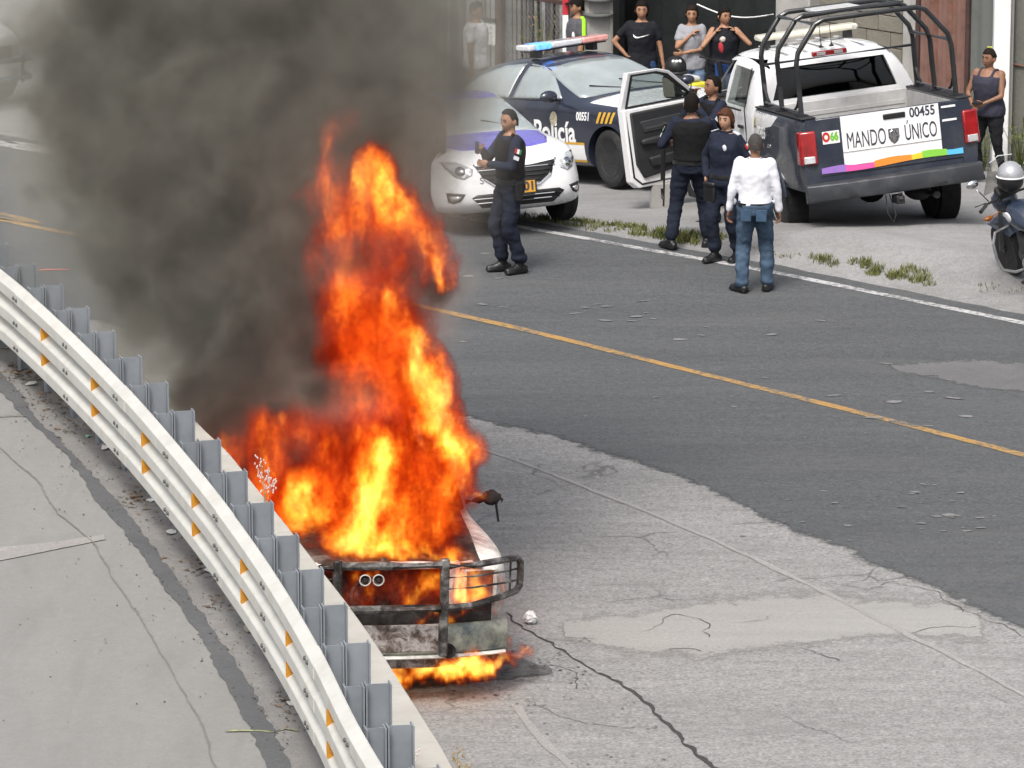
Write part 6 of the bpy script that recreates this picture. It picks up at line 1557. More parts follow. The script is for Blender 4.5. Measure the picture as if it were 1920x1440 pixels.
q = on_wall(478, 1186); mb = MB(); mb.tube([(-0.06, 0, 0.033), (0.06, 0.02, 0.033)], 0.033, 14); o = mb.build('drink_can', M('silver can', (0.62, 0.62, 0.60), 0.25, 0.9, var=0.15, vscale=25), None, bevel=0.004); o.location = (q.x, q.y, ZR + 0.003); o.rotation_euler = (0, 0, 0.5); tag(o, 'crushed silver drink can lying on the verge', 'can')
# dead leaves and dirt crumbs under the rail
def crumbs(name, pts, mat, seed, z):
    r = random.Random(seed); mb = MB()
    for (px, row, n, sx, sy, s) in pts:
        for _ in range(n):
            q = on_wall(px + r.gauss(0, sx), row + r.gauss(0, sy)); a = r.uniform(0, 6.3); l = s * r.uniform(0.3, 1.3); w_ = l * r.uniform(0.15, 0.5)
            d = Vector((math.cos(a), math.sin(a), 0)) * l; e = Vector((-math.sin(a), math.cos(a), 0)) * w_; c = Vector((q.x, q.y, z + 0.004)); up = Vector((0, 0, r.uniform(0.002, 0.014)))
            mb.add([c - d, c - e + up, c + d, c + e], [(0, 1, 2, 3)])
    o = mb.build(name, mat, None, smooth=False, fix=False); o['kind'] = 'stuff'
crumbs('dead_leaves', [(50, 700, 130, 30, 10, 0.03), (100, 745, 60, 25, 12, 0.025), (265, 935, 60, 20, 12, 0.03), (385, 1065, 70, 25, 12, 0.03), (430, 1130, 50, 25, 14, 0.025), (545, 1320, 50, 18, 14, 0.022), (600, 1385, 40, 20, 14, 0.02), (140, 800, 40, 25, 14, 0.025), (30, 650, 60, 20, 10, 0.03)], leaf_mat('dead leaf', (0.07, 0.05, 0.035), (0.22, 0.15, 0.09)), 1, ZR + 0.006)
crumbs('verge_grit', [(200, 860, 160, 70, 60, 0.012), (330, 1010, 160, 60, 60, 0.012), (450, 1170, 160, 50, 60, 0.011), (540, 1330, 140, 40, 50, 0.010), (90, 760, 120, 40, 30, 0.014)], M('grit', (0.11, 0.10, 0.09), 0.95, var=0.5), 2, ZR + 0.006)
crumbs('ramp_specks', [(250, 1200, 40, 120, 120, 0.010), (90, 1000, 20, 80, 140, 0.010)], M('dark speck', (0.07, 0.07, 0.065), 0.95), 4, ZR + 0.004)
# ---- loose things by the road
mb = MB(); r = random.Random(8); mb.ell((0, 0, 0.05), (0.055, 0.055, 0.05), None, 10, 8)
for v in mb.v: v += Vector((r.uniform(-1, 1), r.uniform(-1, 1), r.uniform(-1, 1))) * 0.012
o = mb.build('crumpled_bag', M('white plastic bag', (0.72, 0.72, 0.71), 0.5, var=0.05), None, ang=20)
o.location = (0.145, 38.28, 0.004); tag(o, 'crumpled white plastic ball on the pavement beside the burning vehicle', 'litter')
q = Vector((1.72, 56.85)); mb = MB(); mb.hexa([Vector(p) for p in ((-0.16, -0.12, 0), (0.15, -0.13, 0), (0.16, 0.13, 0), (-0.15, 0.12, 0), (-0.13, -0.10, 0.30), (0.12, -0.10, 0.31), (0.13, 0.10, 0.30), (-0.12, 0.10, 0.29))]); o = mb.build('concrete_block', m_cpost, None, bevel=0.02); o.location = (q.x, q.y, gz(q)); tag(o, 'grey concrete block standing on the dirt below the open truck door', 'block')
# parked scooter between the onlookers, with a helmet on its seat
q = Vector((2.42, 64.35)); sc = empty('scooter', (q.x, q.y, gz(q)), None, -0.9); tag(sc, 'small scooter with a yellow panel parked in front of the onlookers', 'motorcycle')
for y in (-0.55, 0.6):
    mb = MB(); mb.lathe([(0.13, -0.04), (0.20, -0.05), (0.23, 0), (0.20, 0.05), (0.13, 0.04), (0.12, 0)], axis=(1, 0, 0), n=24); t = mb.build('wheel', m_tyre, sc); t.location = (0, y, 0.23)
    mb = MB(); mb.lathe([(0.0, -0.03), (0.13, -0.03), (0.13, 0.03), (0.0, 0.03)], axis=(1, 0, 0), n=20); mb.build('rim', m_steel, t)
mb = MB(); mb.loft([[Vector((x * w_, y, z0 + (z1 - z0) * k)) for x, k in ((-1, 0), (-1, 0.6), (-0.6, 1), (0.6, 1), (1, 0.6), (1, 0))] for y, w_, z0, z1 in ((-0.85, 0.08, 0.5, 0.66), (-0.55, 0.15, 0.36, 0.72), (-0.15, 0.15, 0.30, 0.70), (0.0, 0.12, 0.28, 0.5))]); mb.build('body', M('brown panel', (0.10, 0.06, 0.045), 0.4), sc)
mb = MB(); mb.box((0.10, -0.25, 0.74), (0.16, 0.45, 0.10)); mb.box((-0.10, -0.25, 0.74), (0.16, 0.45, 0.10)); mb.build('side_panel', M('yellow panel', (0.62, 0.55, 0.05), 0.35), sc, bevel=0.03)
mb = MB(); mb.box((0, -0.40, 0.83), (0.24, 0.62, 0.07)); mb.build('seat', M('pale seat', (0.5, 0.5, 0.5), 0.6), sc, bevel=0.03)
mb = MB(); mb.tube([(0, 0.55, 0.25), (0, 0.38, 0.7), (0, 0.30, 1.0)], 0.035); mb.tube([(-0.32, 0.26, 1.02), (0, 0.32, 1.0), (0.32, 0.26, 1.02)], 0.016); mb.build('steering_column', m_trim, sc)
mb = MB(); mb.patch((-0.18, 0.42, 0.35), (0.18, 0.42, 0.35), (0.14, 0.36, 0.95), (-0.14, 0.36, 0.95), (0, 0.08, 0), 6, 6, 0.01); mb.build('front_shield', M('blue panel', (0.03, 0.10, 0.35), 0.4), sc)
hw = Matrix.Translation((q.x, q.y, gz(q))) @ Matrix.Rotation(-0.9, 4, 'Z') @ Vector((0, -0.42, 1.0))
hl = empty('helmet', hw); tag(hl, 'black helmet with pale marks on the seat of the scooter', 'helmet')
mb = MB(); mb.ell((0, 0, 0), (0.14, 0.16, 0.145), None, 18, 12); mb.build('helmet_shell', m_black, hl)
mb = MB(); mb.tube([(0.142 * math.cos(t) , 0.162 * math.sin(t), -0.06) for t in [2 * PI * k / 18 for k in range(19)]], 0.02); mb.build('helmet_rim', m_trim, hl)
for a in (-1.9, -1.5, -1.1):
    mb = MB(); mb.ell((0.11 * math.cos(a), 0.125 * math.sin(a), 0.09), (0.022, 0.012, 0.022)); mb.build('helmet_mark', m_letw, hl)
# ================================================================== PEOPLE
from mathutils import noise as mnoise
def skin_mat(name, col):
    return M(name, col, 0.55, var=0.10, vscale=18)
SK = {'tan': skin_mat('tan skin', (0.33, 0.175, 0.105)), 'brown': skin_mat('brown skin', (0.22, 0.11, 0.065)), 'light': skin_mat('light brown skin', (0.40, 0.225, 0.145))}
HAIR = {'black': M('black hair', (0.010, 0.008, 0.007), 0.85, var=0.3, vscale=60, spec=0.15), 'brown': M('brown hair', (0.070, 0.030, 0.017), 0.8, var=0.35, vscale=60, spec=0.15), 'dark': M('dark brown hair', (0.018, 0.012, 0.010), 0.85, var=0.3, vscale=60, spec=0.15), 'grey': M('greying hair', (0.045, 0.040, 0.038), 0.85, var=0.4, vscale=70)}
def cloth(name, col, var=0.16):
    m = M(name, col, 0.88, var=var, vscale=9, bump=0.006, bscale=28, spec=0.2); return m
CL = {'uniform': cloth('navy uniform cloth', (0.016, 0.020, 0.035)), 'trouser': cloth('dark navy trouser cloth', (0.014, 0.018, 0.030)), 'vest': cloth('black vest cloth', (0.010, 0.010, 0.011)), 'white': cloth('white shirt cloth', (0.74, 0.75, 0.80), 0.04), 'jeans': cloth('blue denim', (0.050, 0.080, 0.122), 0.4),
      'black': cloth('black cotton', (0.013, 0.014, 0.018)), 'grey': cloth('grey cotton', (0.27, 0.275, 0.30), 0.08), 'charcoal': cloth('charcoal cotton', (0.038, 0.038, 0.055)), 'dgrey': cloth('dark grey shirt', (0.085, 0.085, 0.095)), 'lblue': cloth('light denim', (0.14, 0.20, 0.30), 0.3), 'palew': cloth('pale grey shirt', (0.55, 0.55, 0.57), 0.06), 'legging': cloth('black leggings', (0.011, 0.011, 0.013)), 'blued': cloth('mid blue denim', (0.035, 0.07, 0.16), 0.4), 'blue': cloth('blue cotton', (0.05, 0.14, 0.40))}
m_boot = M('black boot leather', (0.010, 0.010, 0.011), 0.4, var=0.3, dirt=(0.06, 0.055, 0.05), dirt_amt=0.3, dirt_scale=12)
m_eye = M('eye', (0.02, 0.014, 0.012), 0.2); m_lip = M('lip', (0.22, 0.075, 0.06), 0.5); m_brow = M('brow hair', (0.015, 0.012, 0.010), 0.7)
m_patchw = M('silver patch', (0.55, 0.57, 0.60), 0.5, var=0.2, vscale=60, spec=0.15)

def remeshed(mb, name, mat, parent, vox, smooth=3, fold=0.0, fscale=(9, 9, 3), seed=0):
    me = mb.mesh(name, mat, False)
    o = bpy.data.objects.new(name, me); COL.objects.link(o); o.parent = parent
    r = o.modifiers.new('r', 'REMESH'); r.mode = 'VOXEL'; r.voxel_size = vox
    s = o.modifiers.new('s', 'SMOOTH'); s.iterations = smooth; s.factor = 0.5
    bpy.context.view_layer.update()
    freeze(o)
    me = o.data
    if not me.materials: me.materials.append(mat)
    if fold:
        sd = Vector((seed * 3.1, seed * 1.7, seed * 0.9))
        for v in me.vertices:
            q = Vector((v.co.x * fscale[0], v.co.y * fscale[1], v.co.z * fscale[2])) + sd
            v.co += v.normal * (fold * (mnoise.noise(q) + 0.6 * mnoise.noise(q * 2.3)))
    me.polygons.foreach_set('use_smooth', [True] * len(me.polygons)); me.update()
    return o

def ik(a, b, l1, l2, hint):
    a, b, hint = Vector(a), Vector(b), Vector(hint); d = b - a; L = min(d.length, (l1 + l2) * 0.999); u = d.normalized()
    b = a + u * L
    x = (l1 * l1 - l2 * l2 + L * L) / (2 * L); h = math.sqrt(max(0, l1 * l1 - x * x))
    n = hint - u * hint.dot(u); n = n.normalized() if n.length > 1e-6 else Vector((0, -1, 0))
    return a + u * x + n * h, b

def hand_mesh(mb, w, d, nrm, thumb, s, curl=0.5):
    """palm, four unequal bent fingers and a thumb; w wrist, d pointing direction, nrm back of the hand, thumb side"""
    d = Vector(d).normalized(); nrm = Vector(nrm); nrm = (nrm - d * nrm.dot(d)).normalized(); t = Vector(thumb); t = (t - d * t.dot(d) - nrm * t.dot(nrm)).normalized()
    R = Matrix((t, d, nrm)).transposed()
    mb.ell(w + d * (0.05 * s), (0.040 * s, 0.055 * s, 0.017 * s), R, 10, 6)
    for k, (o, L) in enumerate(((0.028, 0.072), (0.010, 0.080), (-0.009, 0.074), (-0.027, 0.058))):
        p = w + d * (0.092 * s) + t * (o * s); P = [p - d * 0.015 * s, p]; a = 0.0
        for seg in (0.42, 0.33, 0.25):
            a += curl * (0.9 if seg == 0.42 else 1.0); p = p + (d * math.cos(a) - nrm * math.sin(a)) * (L * seg * s); P.append(p)
        mb.tube(P, [0.0095 * s, 0.0095 * s, 0.009 * s, 0.008 * s, 0.006 * s], 6)
    p = w + d * (0.030 * s) + t * (0.030 * s); q = p + (d * 0.55 + t * 0.75 - nrm * 0.25).normalized() * (0.038 * s); e = q + (d * 0.9 + t * 0.15 - nrm * 0.35 * (1 + curl)).normalized() * (0.032 * s)
    mb.tube([p - t * 0.012 * s, p, q, e], [0.012 * s, 0.012 * s, 0.010 * s, 0.007 * s], 6)

def head_mesh(mb, c, R, s, wide=1.0):
    nu, nv = 22, 18; vs = []; fs = []
    for i in range(nv + 1):
        t = PI * i / nv
        for j in range(nu):
            u = 2 * PI * j / nu
            x, y, z = math.sin(t) * math.cos(u), math.sin(t) * math.sin(u), math.cos(t)
            jaw = 1.0 - 0.30 * max(0, -z) ** 1.2
            X = x * 0.076 * wide * jaw; Y = y * 0.096 * (1.0 if y < 0 else 0.94); Z = z * 0.122
            if z < 0: Y += 0.012 * (-z) * (1 if y > 0 else 0.2); Y *= 1 - 0.12 * max(0, -z - 0.3) * (1 if y > 0 else 0)
            if y < 0 and z < -0.2: Y *= 1 - 0.35 * (-z - 0.2)
            if y > 0:
                fx, fz = X / 0.076, Z / 0.122
                gz = lambda cx_, cz_, wx, wz: math.exp(-((fx - cx_) / wx) ** 2 - ((fz - cz_) / wz) ** 2)
                Y += 0.020 * gz(0, -0.22, 0.16, 0.16) + 0.009 * gz(0, 0.0, 0.12, 0.18) - 0.010 * (gz(0.40, 0.05, 0.2, 0.11) + gz(-0.40, 0.05, 0.2, 0.11)) + 0.005 * (gz(0.4, 0.22, 0.3, 0.08) + gz(-0.4, 0.22, 0.3, 0.08)) + 0.007 * gz(0, -0.50, 0.28, 0.08) + 0.009 * gz(0, -0.80, 0.3, 0.14) + 0.005 * (gz(0.55, -0.2, 0.22, 0.2) + gz(-0.55, -0.2, 0.22, 0.2))
            vs.append(c + R @ (Vector((X, Y, Z)) * s))
    for i in range(nv):
        for j in range(nu):
            k = (j + 1) % nu; fs.append((i * nu + j, (i + 1) * nu + j, (i + 1) * nu + k, i * nu + k))
    mb.add(vs, fs)
    for sd in (-1, 1):
        mb.ell(c + R @ (Vector((sd * 0.077 * wide, -0.008, -0.012)) * s), (0.012 * s, 0.024 * s, 0.034 * s), R @ Matrix.Rotation(sd * 0.35, 3, 'Z'), 8, 6)

def hair_mesh(mb, c, R, s, front=0.62, back=-0.45, side=-0.1, puff=1.09, long_=0.0, wide=1.0):
    """close cap of hair; limits are heights on the skull (1 top, -1 chin level)"""
    nu, nv = 24, 9; vs = []; fs = []
    for layer in (0, 1):
        for i in range(nv + 1):
            k = 1.0 + (puff - 1.0) * (max(0.02, 1 - (i / nv) ** 2.2) if not long_ and back > -0.5 else 1.0) if layer == 0 else 1.0
            for j in range(nu):
                u = 2 * PI * j / nu; y = math.sin(u)
                lim = front if y > 0.55 else (side + (front - side) * max(0, y / 0.55) ** 1.5 if y > 0 else side + (back - side) * min(1, -y * 1.3))
                lim -= long_ * (0 if y > 0.6 else 1) * (1.0 if y > -0.2 else 1.0)
                z = 1.0 - (1.0 - lim) * i / nv
                rr = math.sqrt(max(0.0, 1 - min(1, abs(z)) ** 2)) if z > -0.1 else 1.0 - 0.08 * min(1, (-0.1 - z))
                wob = 1 + (0.045 * math.sin(u * 9 + i * 0.8) + 0.03 * math.sin(u * 17 + i * 1.7) + 0.02 * math.sin(u * 5 - i)) * (1 if layer == 0 else 0)
                p = Vector((rr * math.cos(u) * 0.079 * wide * k * wob, rr * y * 0.098 * k * wob, z * 0.124 * (k if z > 0 else 1)))
                if layer == 1: p *= 0.97
                vs.append(c + R @ (p * s))
    m = (nv + 1) * nu
    for i in range(nv):
        for j in range(nu):
            k = (j + 1) % nu
            fs.append((i * nu + j, (i + 1) * nu + j, (i + 1) * nu + k, i * nu + k)); fs.append((m + i * nu + k, m + (i + 1) * nu + k, m + (i + 1) * nu + j, m + i * nu + j))
    for j in range(nu):
        k = (j + 1) % nu; fs.append((nv * nu + j, m + nv * nu + j, m + nv * nu + k, nv * nu + k))
    mb.add(vs, fs)

SEED = [0]
def person(label, x, y, face, h=1.72, z=None, skin='tan', hair='black', hairkw=None, head=(0, 0, 0), lhand=None, rhand=None, lhint=(-0.6, -0.8, -0.2), rhint=(0.6, -0.8, -0.2), lfoot=(-0.11, 0.0, 0), rfoot=(0.11, 0.0, 0), lturn=0.15, rturn=-0.15,
           top='uniform', sleeve='long', bottom='trouser', shoes='boot', female=False, fat=1.0, tuck=True, lean=(0, 0), group=None, hand_curl=0.5, build_legs=True, waist=0.98, neckline='crew', lkneehint=None, rkneehint=None, lh_n=None, rh_n=None):
    """face: direction (world) the body faces. Local axes: +y ahead, +x the person's right."""
    SEED[0] += 1; sd = SEED[0]
    s = h / 1.75
    fd = Vector((face[0], face[1])).normalized()
    R3_ = Matrix((Vector((fd.y, -fd.x, 0)), Vector((fd.x, fd.y, 0)), Vector((0, 0, 1)))).transposed()
    if z is None: z = zg(x, y) + 0.012
    root = empty('person', (x, y, z), R3_)
    tag(root, label, 'person', group)
    V = lambda a, b, c: Vector((a, b, c)) * s
    lx, ly = lean
    shz = 1.425
    C_ = lambda z_: Vector((lx, ly, 0)) * s * max(0, (z_ - 0.95) / 0.5)           # sideways / forward lean above the hips
    hip = {-1: V(-0.09, 0, 0.93), 1: V(0.09, 0, 0.93)}
    shw = (0.165 if female else 0.188) * (0.5 + 0.5 * fat)
    sh = {-1: V(-shw, 0, shz) + C_(shz), 1: V(shw, 0, shz) + C_(shz)}
    ft = {-1: Vector(lfoot) * s, 1: Vector(rfoot) * s}
    knee = {}; ank = {}
    for k in (-1, 1):
        kh = (lkneehint if k < 0 else rkneehint) or (k * 0.12, 1, 0)
        knee[k], ank[k] = ik(hip[k], ft[k] + V(0, -0.02, 0.085), 0.44 * s, 0.43 * s, kh)
    hd = {-1: Vector(lhand) * s if lhand else V(-shw - 0.07, 0.03, 0.86), 1: Vector(rhand) * s if rhand else V(shw + 0.07, 0.03, 0.86)}
    el = {}; wr = {}
    for k in (-1, 1): el[k], wr[k] = ik(sh[k], hd[k], 0.285 * s, 0.255 * s, lhint if k < 0 else rhint)
    # ---- torso rings
    def torso(mb, grow, z0, z1, fat_=fat):
        rows = [(0.84, 0.150, 0.110), (0.92, 0.168, 0.118), (0.99, 0.166, 0.115), (1.08, 0.148 if not female else 0.135, 0.104), (1.20, 0.156 if not female else 0.145, 0.112), (1.32, 0.172 if not female else 0.158, 0.118), (1.40, 0.165 if not female else 0.150, 0.105), (1.455, 0.105, 0.075), (1.49, 0.062, 0.060)]
        rings = []
        def at(zz):
            for (a, w1, d1), (b, w2, d2) in zip(rows[:-1], rows[1:]):
                if a <= zz <= b: q = (zz - a) / (b - a); return w1 + (w2 - w1) * q, d1 + (d2 - d1) * q
            return rows[0][1:] if zz < rows[0][0] else rows[-1][1:]
        zs = [z0] + [r[0] for r in rows if z0 + 0.01 < r[0] < z1 - 0.01] + [z1]
        for zz in zs:
            w_, d_ = at(zz); w_ = (w_ * (0.35 + 0.65 * fat_) + grow); d_ = (d_ * fat_ + grow)
            bust = 0.022 if female and 1.18 < zz < 1.34 else 0
            rings.append([(V(w_ * math.cos(t), (d_ + (bust if math.sin(t) > 0 else 0)) * math.sin(t), zz) + C_(zz)) for t in [2 * PI * k / 18 for k in range(18)]])
        mb.loft(rings)
    # ---- one continuous body
    mb = MB(); torso(mb, 0.0, 0.86, 1.49)
    hc = V(0, 0.012, 1.625) + C_(1.6) + V(0, head[0] * 0.03, 0)
    mb.capsule(V(0, -0.008, 1.44) + C_(1.44), hc + V(0, -0.012, -0.05), 0.056 * s, 0.052 * s)
    fw_ = 0.88 if female else 1.0
    for k in (-1, 1):
        mb.capsule(sh[k] + V(-k * 0.02, 0, 0), el[k], 0.052 * s * fat * fw_, 0.040 * s * fw_); mb.capsule(el[k], wr[k], 0.040 * s * fw_, 0.027 * s * fw_)
        if build_legs:
            mb.capsule(hip[k] + V(0, 0, 0.02), knee[k], 0.088 * s * fat, 0.058 * s); mb.capsule(knee[k], ank[k], 0.056 * s, 0.036 * s)
    body = remeshed(mb, 'body', SK[skin], root, 0.016 * s, 2)
    extra = MB()
    RH = Matrix.Rotation(head[2] if len(head) > 2 else 0, 3, 'Z') @ Matrix.Rotation(head[1] if len(head) > 1 else 0, 3, 'X')
    wide = 1.0 + 0.25 * (fat - 1)
    head_mesh(extra, hc, RH, s, wide)
    for k in (-1, 1):
        d = (wr[k] - el[k]).normalized()
        n_ = (lh_n if k < 0 else rh_n) or (k, 0.2, 0)
        tdir = Vector((0, 1, 0)) if abs(d.y) < 0.8 else Vector((0, 0, 1))
        hand_mesh(extra, wr[k] - d * 0.005 * s, d, n_, tdir, s * (0.92 if female else 1.0), hand_curl)
    em = extra.mesh('b', SK[skin])
    bm = bmesh.new(); bm.from_mesh(body.data); bm.from_mesh(em); bm.to_mesh(body.data); bm.free()
    body.data.polygons.foreach_set('use_smooth', [True] * len(body.data.polygons))
    # face details
    for k in (-1, 1):
        mb = MB(); mb.ell(hc + RH @ V(k * 0.031, 0.0795, 0.006), (0.011 * s, 0.006 * s, 0.006 * s), RH, 8, 5); mb.build('eye', m_eye, root)
        mb = MB(); mb.tube([hc + RH @ V(k * a, b, c) for a, b, c in ((0.012, 0.092, 0.028), (0.032, 0.089, 0.034), (0.048, 0.078, 0.028))], 0.0045 * s, 5); mb.build('eyebrow', m_brow, root)
    mb = MB(); mb.ell(hc + RH @ V(0, 0.093, -0.062), (0.021 * s, 0.008 * s, 0.0075 * s), RH, 8, 5); mb.build('mouth', m_lip, root)
    if hair:
        mb = MB(); hair_mesh(mb, hc, RH, s, **dict({'wide': wide}, **(hairkw or {}))); mb.build('hair', HAIR[hair], root, ang=80)
    # ---- clothes
    if build_legs and bottom:
        mb = MB(); torso(mb, 0.024, 0.86, waist, fat)
        for k in (-1, 1):
            lo = bottom != 'legging'; mb.capsule(hip[k] + V(0, 0, 0.03), knee[k], 0.104 * s * fat, (0.085 if lo else 0.068) * s); mb.capsule(knee[k], ank[k] + V(0, 0, 0.015 if shoes == 'shoe' else 0.075), (0.085 if lo else 0.066) * s, (0.072 if lo else 0.045) * s)
            if lo: mb.ell(ank[k].lerp(knee[k], 0.22 if shoes == 'boot' else 0.06) + V(0, -0.005, 0), (0.080 * s, 0.085 * s, 0.05 * s))
        remeshed(mb, 'trousers', CL[bottom], root, 0.016 * s, 3, 0.015 * s, (7, 7, 11), sd)
    mb = MB(); torso(mb, 0.016 if tuck else 0.034, 0.88 if not tuck else waist - 0.02, 1.475 if neckline == 'crew' else 1.40, fat)
    if sleeve != 'none':
        for k in (-1, 1):
            if sleeve == 'long':
                mb.capsule(sh[k] + V(-k * 0.03, 0, 0), el[k], 0.068 * s * (0.6 + 0.4 * fat), 0.055 * s); mb.capsule(el[k], wr[k] + (el[k] - wr[k]).normalized() * 0.015 * s, 0.054 * s, 0.040 * s)
            else:
                mb.capsule(sh[k] + V(-k * 0.03, 0, 0), sh[k].lerp(el[k], 0.55), 0.066 * s * (0.6 + 0.4 * fat), 0.060 * s)
    else:
        for k in (-1, 1): mb.tube([V(k * 0.085, 0.105 * fat + 0.012, 1.33) + C_(1.4), V(k * 0.090, 0.085 * fat + 0.01, 1.40) + C_(1.4), V(k * 0.098, 0.03, 1.475) + C_(1.45), V(k * 0.098, -0.03, 1.475) + C_(1.45), V(k * 0.090, -0.085 * fat - 0.01, 1.40) + C_(1.4), V(k * 0.08, -0.10 * fat, 1.34)], 0.024 * s)
    sht = remeshed(mb, 'shirt', CL[top], root, 0.014 * s, 3, 0.009 * s, (8, 8, 8), sd + 40)
    for k in (-1, 1):
        if not build_legs: break
        a = ank[k]; tr = lturn if k < 0 else rturn
        Rf = Matrix.Rotation(tr, 3, 'Z')
        mb = MB()
        base = Vector((a.x, a.y, ft[k].z))
        hl_ = base + Rf @ V(0, -0.05, 0.045); toe = base + Rf @ V(0, 0.155, 0.036)
        mb.capsule(hl_, base + Rf @ V(0, 0.06, 0.05), 0.045 * s, 0.048 * s); mb.capsule(base + Rf @ V(0, 0.06, 0.045), toe, 0.046 * s, 0.036 * s)
        mb.capsule(a, a + (knee[k] - a).normalized() * (0.17 if shoes == 'boot' else 0.03) * s, 0.048 * s, 0.054 * s)
        mb.box(base + Rf @ V(0, 0.05, 0.012), (0.085 * s, 0.27 * s, 0.022 * s), Rf)
        for v in mb.v: v.z = max(v.z, ft[k].z + 0.001)
        remeshed(mb, 'boot' if shoes == 'boot' else 'shoe', m_boot, root, 0.012 * s, 2)
    P = {'root': root, 's': s, 'V': V, 'sh': sh, 'el': el, 'wr': wr, 'hc': hc, 'RH': RH, 'hip': hip, 'knee': knee, 'ank': ank, 'C': C_, 'torso': torso, 'shirt': sht, 'fat': fat}
    return P
def bpart(P, name, mat, f, bevel=0.0, parent=None):
    mb = MB(); f(mb, P['V']); return mb.build(name, mat, parent or P['root'], bevel=bevel)
def vest(P, z0=1.02, z1=1.44, grow=0.036):
    mb = MB(); P['torso'](mb, grow, z0, z1); o = remeshed(mb, 'vest', CL['vest'], P['root'], 0.014, 2, 0.005, (8, 8, 8), 3)
    for k in (-1, 1):
        mb = MB(); V = P['V']; mb.tube([V(k * 0.10, 0.12, 1.36) + P['C'](1.4), V(k * 0.115, 0.02, 1.50) + P['C'](1.5), V(k * 0.10, -0.11, 1.36) + P['C'](1.4)], 0.030 * P['s'], 8, flat=0.5); mb.build('vest_strap', CL['vest'], P['root'])
    return o
def belt(P, z=0.985, grow=0.030, mat=None):
    mb = MB(); P['torso'](mb, grow, z - 0.022, z + 0.022); return mb.build('belt', mat or m_boot, P['root'])
def arm_patch(P, k, name='flag_patch', d=0.10):
    """small three colour flag and a pale badge on the upper arm, k = -1 left, 1 right"""
    V = P['V']; a, b = P['sh'][k], P['el'][k]; u = (b - a).normalized(); out = Vector((k, 0.0, 0.15)); out = (out - u * out.dot(u)).normalized(); side = u.cross(out)
    c = a.lerp(b, 0.40) + out * 0.062 * P['s']
    R = Matrix((side, u, out)).transposed()
    for i, col in enumerate(((0.02, 0.16, 0.05), (0.7, 0.7, 0.7), (0.42, 0.02, 0.02))):
        mb = MB(); mb.box(c + side * ((i - 1) * 0.026) * (-k), (0.0255, 0.05, 0.006), R); mb.build(name, M('flag ' + 'gwr'[i], col, 0.7), P['root'], smooth=False)
    mb = MB(); mb.box(a.lerp(b, 0.66) + out * 0.058 * P['s'], (0.06, 0.04, 0.006), R); mb.build('arm_badge', m_patchw, P['root'], smooth=False)

# officer standing in the road, turned towards the fire, left hand raised to the chest
P = person('officer in dark uniform and vest standing alone on the road beside the smoke', -0.02, 51.72, (-0.88, -0.42), 1.72, hairkw=dict(front=0.70, back=-0.62, side=0.02, puff=1.07), head=(0, -0.12, 0.25), lhand=(-0.10, 0.30, 1.20), rhand=(0.05, 0.30, 1.33), lhint=(-0.7, -0.2, -0.8), rhint=(0.5, 0.1, -1), lfoot=(-0.10, -0.05, 0), rfoot=(0.09, 0.06, 0), fat=1.05)
vest(P); belt(P); arm_patch(P, -1)
bpart(P, 'phone', m_black, lambda mb, V: mb.box(V(0.03, 0.37, 1.36), (0.07, 0.02, 0.13)), 0.006)
bpart(P, 'holster', m_boot, lambda mb, V: (mb.box(V(-0.20, 0.0, 0.90), (0.05, 0.09, 0.20)), mb.box(V(-0.205, 0.05, 1.0), (0.035, 0.05, 0.06))), 0.012)
# officer seen from behind with a rifle
P = person('officer seen from behind in a black vest holding a rifle by the truck door', 1.90, 52.93, (0.05, 1.0), 1.67, skin='brown', hairkw=dict(front=0.70, back=-0.60, side=0.0, puff=1.06), head=(0, 0.05, -0.25), lhand=(-0.27, 0.24, 1.14), rhand=(0.14, 0.30, 1.15), lhint=(-0.5, -0.7, -0.6), rhint=(1, -0.3, -0.4), lfoot=(-0.22, -0.02, 0), rfoot=(0.18, 0.10, 0), lturn=0.7, rturn=-0.35, fat=1.16)
vest(P, 1.0, 1.45, 0.04); belt(P); arm_patch(P, -1)
def rifle(mb, V):
    mb.tube([V(-0.30, 0.30, 1.14), V(-0.31, 0.27, 0.42)], 0.011); mb.box(V(-0.32, 0.28, 0.90), (0.05, 0.055, 0.34)); mb.box(V(-0.30, 0.34, 1.22), (0.045, 0.06, 0.26)); mb.box(V(-0.31, 0.34, 0.98), (0.03, 0.14, 0.05)); mb.tube([V(-0.325, 0.29, 0.62), V(-0.315, 0.275, 0.50)], 0.02)
bpart(P, 'rifle', m_black, rifle, 0.004)
# officer in the doorway speaking into a radio
P = person('officer in the open truck doorway speaking into a hand radio', 2.20, 54.75, (-0.80, -0.55), 1.70, z=-0.13, skin='brown', hairkw=dict(front=0.70, back=-0.60, side=0.02, puff=1.11), head=(0, 0.1, -0.15), lhand=(-0.06, 0.26, 1.42), rhand=(0.09, 0.22, 1.52), lhint=(-0.6, 0, -1), rhint=(0.5, 0.1, -1), fat=1.0, lfoot=(-0.16, 0.10, 0))
vest(P); arm_patch(P, -1)
bpart(P, 'hand_radio', m_black, lambda mb, V: (mb.box(V(0.06, 0.26, 1.56), (0.05, 0.035, 0.11)), mb.tube([V(0.075, 0.26, 1.6), V(0.08, 0.25, 1.72)], 0.007)), 0.006)
